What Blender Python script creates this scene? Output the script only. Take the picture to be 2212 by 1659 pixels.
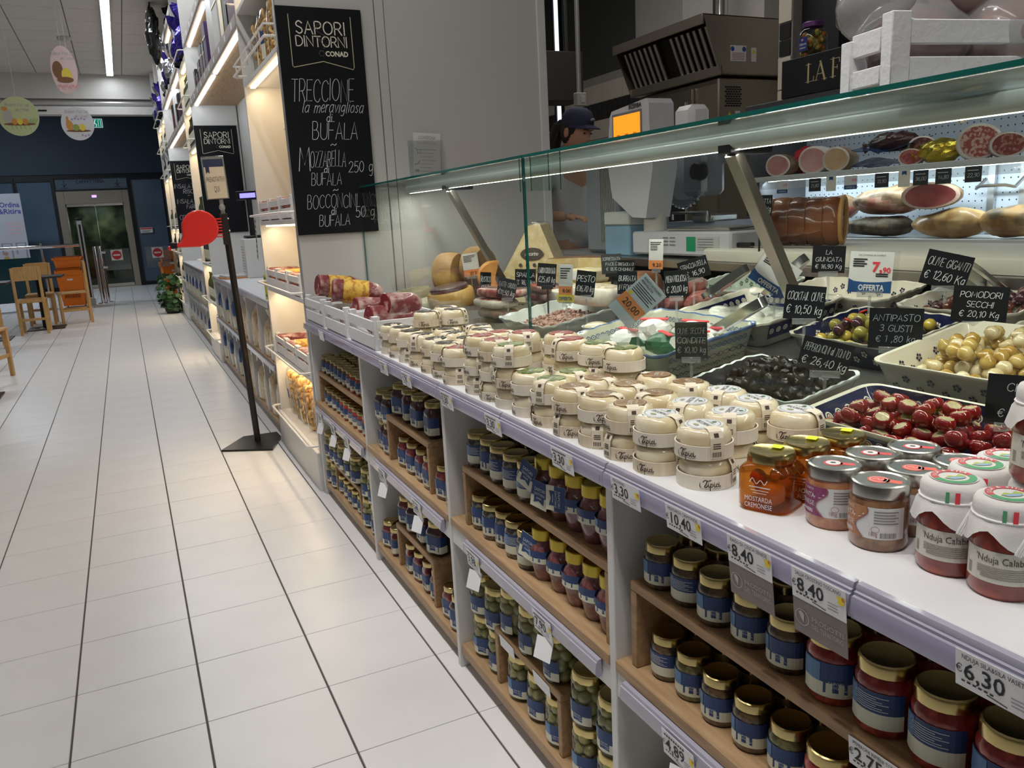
import bpy, bmesh, math, random
from mathutils import Vector, Matrix
for o in list(bpy.data.objects): bpy.data.objects.remove(o)
SC = bpy.context.scene
COL = SC.collection
PI = math.pi
sin, cos = math.sin, math.cos

# ---------------------------------------------------------------- camera
F_PX = 1720.05
cam_d = bpy.data.cameras.new('camera')
cam_d.sensor_fit = 'HORIZONTAL'; cam_d.sensor_width = 36.0
cam_d.lens = F_PX / 2212 * 36.0
cam_d.clip_start = 0.05; cam_d.clip_end = 200
CAMO = bpy.data.objects.new('camera', cam_d); COL.objects.link(CAMO)
CR = Vector((0.89960634, -0.43376486, -0.05056158))
CU = Vector((0.1362922, 0.16887654, 0.97616861))
CF = Vector((0.41488898, 0.88505862, -0.21104117))
CP = Vector((0, 0, 3.97155 / 3))
CAMO.matrix_world = Matrix(((CR.x, CU.x, -CF.x, CP.x), (CR.y, CU.y, -CF.y, CP.y), (CR.z, CU.z, -CF.z, CP.z), (0, 0, 0, 1)))
SC.camera = CAMO

# ---------------------------------------------------------------- world, exposure
W = bpy.data.worlds.new('indoor'); SC.world = W; W.use_nodes = True
W.node_tree.nodes['Background'].inputs[0].default_value = (0.75, 0.8, 0.9, 1)
W.node_tree.nodes['Background'].inputs[1].default_value = 0.02
SC.view_settings.view_transform = 'Standard'; SC.view_settings.look = 'None'
SC.view_settings.gamma = 1.0; SC.view_settings.use_curve_mapping = False
SC.view_settings.exposure = 0.08

# ---------------------------------------------------------------- the shop's lamps
def area(name, loc, sx, sy, power, col=(1, 1, 1), rot=(0, 0, 0), spread=PI):
    l = bpy.data.lights.new(name, 'AREA'); l.shape = 'RECTANGLE'; l.size = sx; l.size_y = sy
    l.energy = power; l.color = col; l.spread = spread
    o = bpy.data.objects.new(name, l); o.location = loc; o.rotation_euler = rot; COL.objects.link(o)
    return o
def spot(name, loc, target, power, col, ang=70, blend=.6, size=.05):
    l = bpy.data.lights.new(name, 'SPOT'); l.energy = power; l.color = col; l.spot_size = math.radians(ang); l.spot_blend = blend
    l.shadow_soft_size = size
    o = bpy.data.objects.new(name, l); o.location = loc
    o.rotation_euler = (Vector(target) - Vector(loc)).to_track_quat('-Z', 'Y').to_euler(); COL.objects.link(o)
    return o
NEUT = (1.0, .96, .91); WARM = (1.0, .74, .44); COOL = (.82, .92, 1.0)
# linear ceiling luminaires of the aisle (one is in the picture) and of the shop floor beside it
area('lamp_aisle_luminaire', (.17, 10.4, 3.752), .085, 8.8, 42, (.9, .95, 1.0))
area('lamp_aisle_luminaire_near', (.17, 1.5, 3.752), .085, 7.6, 46, NEUT)
area('lamp_floor_luminaire', (-2.6, 4.0, 3.755), .085, 13.0, 22, NEUT)
area('lamp_kitchen_luminaire', (3.0, 5.2, 3.755), .085, 3.4, 26, NEUT)
# ceiling track spotlights aimed at the cheese counter
for k, yy in enumerate((.55, 1.45, 2.35, 3.2)):
    spot('lamp_track_spot', (.05, yy - .25, 3.5), (.92, yy, .9), 60, NEUT, 48)
# cabinet strip under the glass top, and the strips of the chilled wall cabinet
area('lamp_case_strip', (1.292, 1.85, 1.4295), .012, 3.8, 10, (1, .95, .86), (0, math.radians(-8), 0))
area('lamp_wall_cabinet_top', (3.12, 2.3, 1.80), .03, 2.2, 9, COOL, (0, math.radians(-25), 0))
area('lamp_wall_cabinet_shelf', (3.16, 2.3, 1.405), .03, 2.2, 8, COOL, (0, math.radians(-35), 0))
# ---------------------------------------------------------------- materials
MATS = {}
def M(name, col, rough=.5, metal=0, var=.10, scale=18, bump=0, bscale=60, coat=0, alpha=1, trans=0, ior=1.45, sheen=0, spec=.5):
    if name in MATS: return MATS[name]
    m = bpy.data.materials.new(name); m.use_nodes = True; nt = m.node_tree; b = nt.nodes['Principled BSDF']
    tc = nt.nodes.new('ShaderNodeTexCoord'); nz = nt.nodes.new('ShaderNodeTexNoise'); nz.inputs['Scale'].default_value = scale
    nz.inputs['Detail'].default_value = 3
    nt.links.new(tc.outputs['Object'], nz.inputs['Vector'])
    mx = nt.nodes.new('ShaderNodeMix'); mx.data_type = 'RGBA'
    mx.inputs[6].default_value = (*[max(0, c * (1 - var)) for c in col], 1); mx.inputs[7].default_value = (*[min(1, c * (1 + var)) for c in col], 1)
    nt.links.new(nz.outputs['Fac'], mx.inputs[0]); nt.links.new(mx.outputs[2], b.inputs['Base Color'])
    b.inputs['Roughness'].default_value = rough; b.inputs['Metallic'].default_value = metal
    b.inputs['Coat Weight'].default_value = coat; b.inputs['Coat Roughness'].default_value = .06
    b.inputs['Alpha'].default_value = alpha; b.inputs['Transmission Weight'].default_value = trans; b.inputs['IOR'].default_value = ior
    b.inputs['Specular IOR Level'].default_value = spec
    if bump:
        n2 = nt.nodes.new('ShaderNodeTexNoise'); n2.inputs['Scale'].default_value = bscale; n2.inputs['Detail'].default_value = 4
        nt.links.new(tc.outputs['Object'], n2.inputs['Vector'])
        bp = nt.nodes.new('ShaderNodeBump'); bp.inputs['Strength'].default_value = bump; bp.inputs['Distance'].default_value = .01
        nt.links.new(n2.outputs['Fac'], bp.inputs['Height']); nt.links.new(bp.outputs['Normal'], b.inputs['Normal'])
    MATS[name] = m; return m
def SPECK(name, c1, c2, scale=40, lo=.5, hi=.6, rough=.4, coat=0, bump=0, metal=0, vor=False):
    # two-colour blotchy material (meat, marble, pasta, stone)
    m = M(name, c1, rough, metal, .05, 20, bump, scale, coat); nt = m.node_tree; b = nt.nodes['Principled BSDF']
    tc = nt.nodes['Texture Coordinate']
    t = nt.nodes.new('ShaderNodeTexVoronoi' if vor else 'ShaderNodeTexNoise'); t.inputs['Scale'].default_value = scale
    nt.links.new(tc.outputs['Object'], t.inputs['Vector'])
    r = nt.nodes.new('ShaderNodeValToRGB'); r.color_ramp.elements[0].position = lo; r.color_ramp.elements[1].position = hi
    r.color_ramp.elements[0].color = (*c1, 1); r.color_ramp.elements[1].color = (*c2, 1)
    nt.links.new(t.outputs['Distance' if vor else 'Fac'], r.inputs['Fac']); nt.links.new(r.outputs['Color'], b.inputs['Base Color'])
    return m
def WOOD(name, c1, c2, axis=1, rough=.5, scale=6):
    m = M(name, c1, rough, 0, .1, 10); nt = m.node_tree; b = nt.nodes['Principled BSDF']; tc = nt.nodes['Texture Coordinate']
    mp = nt.nodes.new('ShaderNodeMapping'); sc = [14, 14, 14]; sc[axis] = 1.2; mp.inputs['Scale'].default_value = sc
    nt.links.new(tc.outputs['Object'], mp.inputs['Vector'])
    t = nt.nodes.new('ShaderNodeTexNoise'); t.inputs['Scale'].default_value = scale; t.inputs['Detail'].default_value = 5
    nt.links.new(mp.outputs['Vector'], t.inputs['Vector'])
    r = nt.nodes.new('ShaderNodeValToRGB'); r.color_ramp.elements[0].position = .35; r.color_ramp.elements[1].position = .65
    r.color_ramp.elements[0].color = (*c1, 1); r.color_ramp.elements[1].color = (*c2, 1)
    nt.links.new(t.outputs['Fac'], r.inputs['Fac']); nt.links.new(r.outputs['Color'], b.inputs['Base Color'])
    return m
def EMIT(name, col, s):
    if name in MATS: return MATS[name]
    m = bpy.data.materials.new(name); m.use_nodes = True; nt = m.node_tree; nt.nodes.remove(nt.nodes['Principled BSDF'])
    e = nt.nodes.new('ShaderNodeEmission'); e.inputs[0].default_value = (*col, 1); e.inputs[1].default_value = s
    nt.links.new(e.outputs[0], nt.nodes['Material Output'].inputs[0]); MATS[name] = m; return m
def THIN(name, tint=(1, 1, 1), rough=0.0, ior=1.5, haze=0, hazecol=(1, 1, 1)):
    # thin clear sheet: fresnel mirror over a tinted see-through body, optional milky share
    m = bpy.data.materials.new(name); m.use_nodes = True; nt = m.node_tree; nt.nodes.remove(nt.nodes['Principled BSDF'])
    tr = nt.nodes.new('ShaderNodeBsdfTransparent'); tr.inputs[0].default_value = (*tint, 1)
    gl = nt.nodes.new('ShaderNodeBsdfGlossy'); gl.inputs['Roughness'].default_value = rough
    lw = nt.nodes.new('ShaderNodeLayerWeight'); lw.inputs[0].default_value = .5
    pw = nt.nodes.new('ShaderNodeMath'); pw.operation = 'POWER'; pw.inputs[1].default_value = 5.0; nt.links.new(lw.outputs['Facing'], pw.inputs[0])
    fr = nt.nodes.new('ShaderNodeMath'); fr.operation = 'MULTIPLY_ADD'; f0 = ((ior - 1) / (ior + 1)) ** 2; fr.inputs[1].default_value = 1 - f0; fr.inputs[2].default_value = f0; nt.links.new(pw.outputs[0], fr.inputs[0])
    mx = nt.nodes.new('ShaderNodeMixShader'); nt.links.new(fr.outputs[0], mx.inputs[0]); nt.links.new(gl.outputs[0], mx.inputs[2])
    src = tr.outputs[0]
    if haze:
        df = nt.nodes.new('ShaderNodeBsdfDiffuse'); df.inputs[0].default_value = (*hazecol, 1)
        m2 = nt.nodes.new('ShaderNodeMixShader'); m2.inputs[0].default_value = haze
        nt.links.new(tr.outputs[0], m2.inputs[1]); nt.links.new(df.outputs[0], m2.inputs[2]); src = m2.outputs[0]
    nt.links.new(src, mx.inputs[1]); nt.links.new(mx.outputs[0], nt.nodes['Material Output'].inputs[0])
    MATS[name] = m; return m
def BANDS(name, stops, axis=2, rough=.4, coat=0, lo=0., hi=1., wob=.0, wscale=8):
    # printed bands along an object axis between lo and hi (packaging print)
    m = M(name, (1, 1, 1), rough, 0, .02, 10, 0, 60, coat); nt = m.node_tree; b = nt.nodes['Principled BSDF']; tc = nt.nodes['Texture Coordinate']
    sx = nt.nodes.new('ShaderNodeSeparateXYZ'); nt.links.new(tc.outputs['Object'], sx.inputs[0])
    mr = nt.nodes.new('ShaderNodeMapRange'); mr.inputs[1].default_value = lo; mr.inputs[2].default_value = hi
    src = sx.outputs[axis]
    if wob:
        t = nt.nodes.new('ShaderNodeTexNoise'); t.inputs['Scale'].default_value = wscale; nt.links.new(tc.outputs['Object'], t.inputs['Vector'])
        ma = nt.nodes.new('ShaderNodeMath'); ma.operation = 'MULTIPLY_ADD'; ma.inputs[1].default_value = wob
        nt.links.new(t.outputs['Fac'], ma.inputs[0]); nt.links.new(src, ma.inputs[2]); src = ma.outputs[0]
    nt.links.new(src, mr.inputs[0])
    r = nt.nodes.new('ShaderNodeValToRGB'); r.color_ramp.interpolation = 'CONSTANT'
    while len(r.color_ramp.elements) < len(stops): r.color_ramp.elements.new(.5)
    for e, (p, c) in zip(r.color_ramp.elements, stops): e.position = p; e.color = (*c, 1)
    nt.links.new(mr.outputs[0], r.inputs['Fac']); nt.links.new(r.outputs['Color'], b.inputs['Base Color']); return m

white = M('white_laminate', (.70, .70, .69), .45, 0, .03)
whitep = M('white_paint_wood', (.74, .74, .76), .6, 0, .06, 30, .15, 120)
toplam = M('white_counter_laminate', (.80, .81, .83), .35, 0, .03)
panelm = M('pale_panel', (.60, .59, .57), .5, 0, .03, 3)
beige = M('warm_beige_board', (.78, .66, .48), .6, 0, .04)
oak = WOOD('oak_shelf', (.36, .225, .115), (.47, .315, .175), 1)
oakd = WOOD('oak_riser', (.30, .18, .09), (.41, .26, .135), 1)
chairw = WOOD('chair_wood', (.52, .29, .10), (.64, .39, .16), 2)
tilem = M('floor_tile_glaze', (.80, .79, .79), .34, 0, .06, 5, .02, 200, 0)
grout = M('floor_grout', (.10, .085, .08), .8, 0, .1)
ceilm = M('ceiling_panel_white', (.62, .60, .57), .8, 0, .05, 40, .1, 150)
ceilg = M('ceiling_gap', (.20, .20, .20), .8)
black = M('black_plastic', (.012, .012, .014), .35, 0, .2)
slate = M('chalkboard_black', (.008, .009, .011), .75, 0, .25, 8, .05, 200, 0, 1, 0, 1.45, 0, .25)
slateg = M('chalkboard_grey', (.035, .04, .042), .6, 0, .2)
chalk = M('chalk_white', (.80, .82, .84), .8, 0, .1, 80)
chalkd = M('chalk_faint', (.36, .42, .46), .8, 0, .3, 80)
goldp = M('gold_print', (.70, .62, .42), .5, 0, .05)
cream = M('cream_print', (.86, .82, .70), .6, 0, .04)
greyp = M('grey_print', (.10, .10, .10), .6)
steel = M('brushed_steel', (.55, .53, .50), .28, 1, .10, 30)
steeld = M('dull_steel', (.35, .32, .28), .35, 1, .15, 6)
chrome = M('chrome', (.75, .75, .76), .10, 1, .03)
alum = M('grey_aluminium', (.52, .53, .54), .4, .8, .05)
navy = M('navy_wall', (.030, .050, .078), .6, 0, .15, 2)
frame = M('dark_window_frame', (.008, .009, .012), .5, 0, .1)
blueglass = M('blue_frosted_glass', (.085, .13, .19), .2, 0, .25, 1.5)
wireM = M('white_wire', (.85, .83, .80), .35, 0, .03)
railM = M('lilac_price_rail', (.40, .39, .48), .22, 0, .04, 10, 0, 60, .5)
railc = THIN('clear_rail_cover', (.93, .92, .98), .05, 1.45, .12, (.75, .73, .9))
tagw = M('price_tag_paper', (.88, .89, .92), .5, 0, .03)
tagk = M('price_print', (.02, .02, .025), .6)
tagy = M('tag_yellow', (.95, .75, .05), .5)
tago = M('tag_orange', (.92, .33, .10), .5)
tagr = M('tag_red', (.85, .06, .08), .5)
tagb = M('tag_blue', (.03, .10, .28), .4)
tagg = M('tag_taupe', (.24, .20, .185), .5)
caseglass = THIN('case_front_glass', (.93, .97, .95), 0, 1.36)
glassedge = M('green_glass_edge', (.004, .10, .085), .08, 0, .1, 10, 0, 60, .5)
clearp = THIN('clear_acrylic', (.9, .91, .91), .05, 1.45, .22, (.75, .76, .76))
film = THIN('clear_film', (.97, .97, .97), .10, 1.3)
jarglass = THIN('jar_glass', (.93, .95, .93), .02, 1.42)
goldlid = M('gold_lid', (.62, .50, .22), .22, 1, .06)
goldlidy = M('yellow_gold_cap', (.55, .42, .07), .3, 1, .06)
silverlid = M('silver_lid', (.62, .61, .58), .25, 1, .06)
labB = M('label_navy', (.022, .055, .17), .45, 0, .2, 25)
labB2 = M('label_sky', (.10, .22, .42), .45, 0, .2, 30)
labC = M('label_cream', (.70, .70, .56), .5, 0, .04)
labT = M('label_print_pale', (.62, .66, .70), .5)
whitepaper = M('white_paper', (.80, .79, .77), .6, 0, .02)
redpl = M('red_plastic', (.72, .035, .03), .25, 0, .04, 10, 0, 60, .5)
orangepl = M('orange_plastic', (.85, .20, .01), .4, 0, .06)
skin = M('skin', (.55, .30, .20), .5, 0, .06)
hairM = M('dark_hair', (.012, .009, .008), .45, 0, .3, 60)
capM = M('navy_cap_cloth', (.035, .04, .085), .8, 0, .1, 60)

# ---------------------------------------------------------------- mesh builder
class MB:
    def __init__(s): s.v = []; s.f = []; s.m = []
    def add(s, vs, fs, mi=0):
        b = len(s.v); s.v += [tuple(v) for v in vs]; s.f += [tuple(i + b for i in f) for f in fs]; s.m += [mi] * len(fs); return s
    def xf(s, mat, start=0):
        for i in range(start, len(s.v)): s.v[i] = tuple(mat @ Vector(s.v[i]))
        return s
    def box(s, x0, x1, y0, y1, z0, z1, mi=0, b=0):
        if b <= 0:
            v = [(x, y, z) for x in (x0, x1) for y in (y0, y1) for z in (z0, z1)]
            return s.add(v, [(0, 1, 3, 2), (4, 6, 7, 5), (0, 4, 5, 1), (2, 3, 7, 6), (0, 2, 6, 4), (1, 5, 7, 3)], mi)
        v = []; idx = {}
        for i, x in enumerate((x0, x1)):
            for j, y in enumerate((y0, y1)):
                for k, z in enumerate((z0, z1)):
                    dx = b if i == 0 else -b; dy = b if j == 0 else -b; dz = b if k == 0 else -b
                    for a, p in enumerate(((x, y + dy, z + dz), (x + dx, y, z + dz), (x + dx, y + dy, z))):
                        idx[i, j, k, a] = len(v); v.append(p)
        I = idx; f = []
        for i in (0, 1):
            q = [I[i, 0, 0, 0], I[i, 0, 1, 0], I[i, 1, 1, 0], I[i, 1, 0, 0]]; f.append(q if i == 0 else q[::-1])
            q = [I[0, i, 0, 1], I[1, i, 0, 1], I[1, i, 1, 1], I[0, i, 1, 1]]; f.append(q if i == 0 else q[::-1])
            q = [I[0, 0, i, 2], I[0, 1, i, 2], I[1, 1, i, 2], I[1, 0, i, 2]]; f.append(q if i == 0 else q[::-1])
        for i in (0, 1):
            for j in (0, 1):
                f.append((I[i, j, 0, 0], I[i, j, 1, 0], I[i, j, 1, 1], I[i, j, 0, 1]))
                f.append((I[i, 0, j, 0], I[i, 1, j, 0], I[i, 1, j, 2], I[i, 0, j, 2]))
                f.append((I[0, i, j, 1], I[1, i, j, 1], I[1, i, j, 2], I[0, i, j, 2]))
        for i in (0, 1):
            for j in (0, 1):
                for k in (0, 1): f.append((I[i, j, k, 0], I[i, j, k, 1], I[i, j, k, 2]))
        return s.add(v, f, mi)
    def lathe(s, prof, n=16, mi=0, c=(0, 0, 0), sq=0, sx=1, sy=1, mis=None, ph=0):
        rings = []; v = []
        for r, z in prof:
            if r <= 1e-6: rings.append([len(v)]); v.append((c[0], c[1], c[2] + z)); continue
            ring = []
            for k in range(n):
                a = 2 * PI * k / n + ph; x, y = cos(a), sin(a)
                if sq:
                    e = sq; q = (abs(x) ** e + abs(y) ** e) ** (-1 / e); x *= q; y *= q
                ring.append(len(v)); v.append((c[0] + r * x * sx, c[1] + r * y * sy, c[2] + z))
            rings.append(ring)
        fs = []; ms = []
        for i in range(len(rings) - 1):
            A, B = rings[i], rings[i + 1]; m_ = mis[i] if mis else mi
            for k in range(n):
                k2 = (k + 1) % n
                if len(A) == 1 and len(B) == 1: continue
                if len(A) == 1: fs.append((A[0], B[k2], B[k]))
                elif len(B) == 1: fs.append((A[k], A[k2], B[0]))
                else: fs.append((A[k], A[k2], B[k2], B[k]))
                ms.append(m_)
        b = len(s.v); s.v += v; s.f += [tuple(i + b for i in f) for f in fs]; s.m += ms; return s
    def tube(s, path, r, n=6, mi=0, closed=False, taper=None):
        P = [Vector(p) for p in path]; N = len(P); rings = []; up = None; v = []
        for i in range(N):
            a = P[(i - 1) % N] if (closed or i > 0) else P[i]; c = P[(i + 1) % N] if (closed or i < N - 1) else P[i]
            t = (c - a).normalized() if (c - a).length > 1e-9 else Vector((0, 0, 1))
            if up is None: up = Vector((0, 0, 1)) if abs(t.z) < .9 else Vector((1, 0, 0))
            x = up - t * up.dot(t)
            if x.length < 1e-4: x = Vector((1, 0, 0)) - t * t.x
            x.normalize(); y = t.cross(x); up = x; rr = r * (taper[i] if taper else 1)
            ring = []
            for k in range(n):
                an = 2 * PI * k / n; ring.append(len(v)); v.append(tuple(P[i] + (x * cos(an) + y * sin(an)) * rr))
            rings.append(ring)
        fs = []
        for i in range(N if closed else N - 1):
            A, B = rings[i], rings[(i + 1) % N]
            for k in range(n): k2 = (k + 1) % n; fs.append((A[k], A[k2], B[k2], B[k]))
        if not closed: fs.append(tuple(rings[0][::-1])); fs.append(tuple(rings[-1]))
        return s.add(v, fs, mi)
    def ball(s, c, r, nu=10, nv=7, mi=0, fn=None):
        if not hasattr(r, '__len__'): r = (r, r, r)
        v = [(c[0], c[1], c[2] - r[2])]; fs = []
        for j in range(1, nv):
            t = -PI / 2 + PI * j / nv
            for k in range(nu):
                a = 2 * PI * k / nu; v.append((c[0] + r[0] * cos(t) * cos(a), c[1] + r[1] * cos(t) * sin(a), c[2] + r[2] * sin(t)))
        v.append((c[0], c[1], c[2] + r[2])); top = len(v) - 1
        for k in range(nu): fs.append((0, 1 + (k + 1) % nu, 1 + k))
        for j in range(nv - 2):
            for k in range(nu):
                a = 1 + j * nu + k; b = 1 + j * nu + (k + 1) % nu; fs.append((a, b, b + nu, a + nu))
        o = 1 + (nv - 2) * nu
        for k in range(nu): fs.append((o + k, o + (k + 1) % nu, top))
        if fn: v = [fn(Vector(p)) for p in v]
        return s.add(v, fs, mi)
    def prism(s, poly, mp, d, mi=0, cap=True):
        # poly: 2D outline; mp(u,v,w)->xyz; extruded w = 0..d
        n = len(poly); v = [mp(u, w_, 0) for u, w_ in poly] + [mp(u, w_, d) for u, w_ in poly]
        fs = [(i, (i + 1) % n, n + (i + 1) % n, n + i) for i in range(n)]
        if cap: fs += [tuple(range(n))[::-1], tuple(range(n, 2 * n))]
        return s.add(v, fs, mi)
    def patch(s, mp, u0, u1, v0, v1, nu=1, nv=1, mi=0):
        v = [mp(u0 + (u1 - u0) * i / nu, v0 + (v1 - v0) * j / nv) for j in range(nv + 1) for i in range(nu + 1)]
        fs = [(j * (nu + 1) + i, j * (nu + 1) + i + 1, (j + 1) * (nu + 1) + i + 1, (j + 1) * (nu + 1) + i) for j in range(nv) for i in range(nu)]
        return s.add(v, fs, mi)
    def poly2(s, pts, mp, mi=0): return s.add([mp(u, v) for u, v in pts], [tuple(range(len(pts)))], mi)
    def disc(s, mp, cu, cv, r, n=20, mi=0, rv=None):
        return s.poly2([(cu + r * cos(2 * PI * k / n), cv + (rv or r) * sin(2 * PI * k / n)) for k in range(n)], mp, mi)
    def stroke(s, pts, th, mp, mi=0, closed=False):
        P = [Vector(p) for p in pts]; n = len(P)
        if n < 2: return s
        L = []; Rr = []
        for i in range(n):
            a = P[(i - 1) % n] if (closed or i > 0) else P[i]; c = P[(i + 1) % n] if (closed or i < n - 1) else P[i]
            d = c - a
            if d.length < 1e-9: d = Vector((1, 0))
            d.normalize(); nn = Vector((-d.y, d.x)) * th / 2
            L.append(P[i] + nn); Rr.append(P[i] - nn)
        if not closed:
            d0 = (P[1] - P[0]).normalized() * th / 2; d1 = (P[-1] - P[-2]).normalized() * th / 2
            L[0] -= d0; Rr[0] -= d0; L[-1] += d1; Rr[-1] += d1
        v = [mp(p.x, p.y) for p in Rr] + [mp(p.x, p.y) for p in L]
        m_ = n if closed else n - 1
        return s.add(v, [(i, (i + 1) % n, n + (i + 1) % n, n + i) for i in range(m_)], mi)
    def mesh(s, name, mats, smooth=40):
        me = bpy.data.meshes.new(name); me.from_pydata(s.v, [], s.f)
        for m_ in (mats if isinstance(mats, (list, tuple)) else [mats]): me.materials.append(m_)
        if any(s.m): me.polygons.foreach_set('material_index', s.m)
        if smooth:
            me.polygons.foreach_set('use_smooth', [True] * len(me.polygons)); me.update()
            me.set_sharp_from_angle(angle=math.radians(smooth))
        me.update(); return me
    def build(s, name, mats, parent=None, loc=(0, 0, 0), rot=(0, 0, 0), smooth=40):
        return OBJ(name, s.mesh(name, mats, smooth), parent, loc, rot)
def OBJ(name, me, parent=None, loc=(0, 0, 0), rot=(0, 0, 0), scale=None):
    o = bpy.data.objects.new(name, me); COL.objects.link(o); o.location = loc; o.rotation_euler = rot
    if scale: o.scale = scale
    if parent: o.parent = parent
    return o
def tag(o, label, cat, group=None):
    o['label'] = label; o['category'] = cat
    if group: o['group'] = group
    return o
def T(name, label, cat, loc=(0, 0, 0), rotz=0, group=None, rot=None):
    o = bpy.data.objects.new(name, None); COL.objects.link(o); o.location = loc; o.rotation_euler = rot or (0, 0, rotz)
    o.empty_display_size = .02
    return tag(o, label, cat, group)
def STRUCT(o): o['kind'] = 'structure'; return o
def DUP(root, loc, rotz=None, label=None, rot=None, scale=None):
    r = root.copy(); COL.objects.link(r); r.location = loc
    if rotz is not None: r.rotation_euler = (0, 0, rotz)
    if rot is not None: r.rotation_euler = rot
    if scale: r.scale = scale
    if label: r['label'] = label
    for ch in list(root.children):
        c = ch.copy(); COL.objects.link(c); c.parent = r
        for g in list(ch.children):
            d = g.copy(); COL.objects.link(d); d.parent = c
    return r
ORD = ['first', 'second', 'third', 'fourth', 'fifth', 'sixth', 'seventh', 'eighth', 'ninth', 'tenth', 'eleventh', 'twelfth', 'thirteenth', 'fourteenth', 'fifteenth', 'sixteenth', 'seventeenth', 'eighteenth']
def PL(o, u, v):
    o, u, v = Vector(o), Vector(u), Vector(v); return lambda a, b: tuple(o + u * a + v * b)
def PL3(o, u, v):
    o, u, v = Vector(o), Vector(u), Vector(v); w = u.cross(v).normalized(); return lambda a, b, c=0: tuple(o + u * a + v * b + w * c)
def CY(r, a0=0, z0=0, cx=0, cy=0):
    # u runs counter-clockwise seen from above = left-to-right seen from outside
    return lambda u, v: (cx + r * cos(a0 + u / r), cy + r * sin(a0 + u / r), z0 + v)

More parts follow.
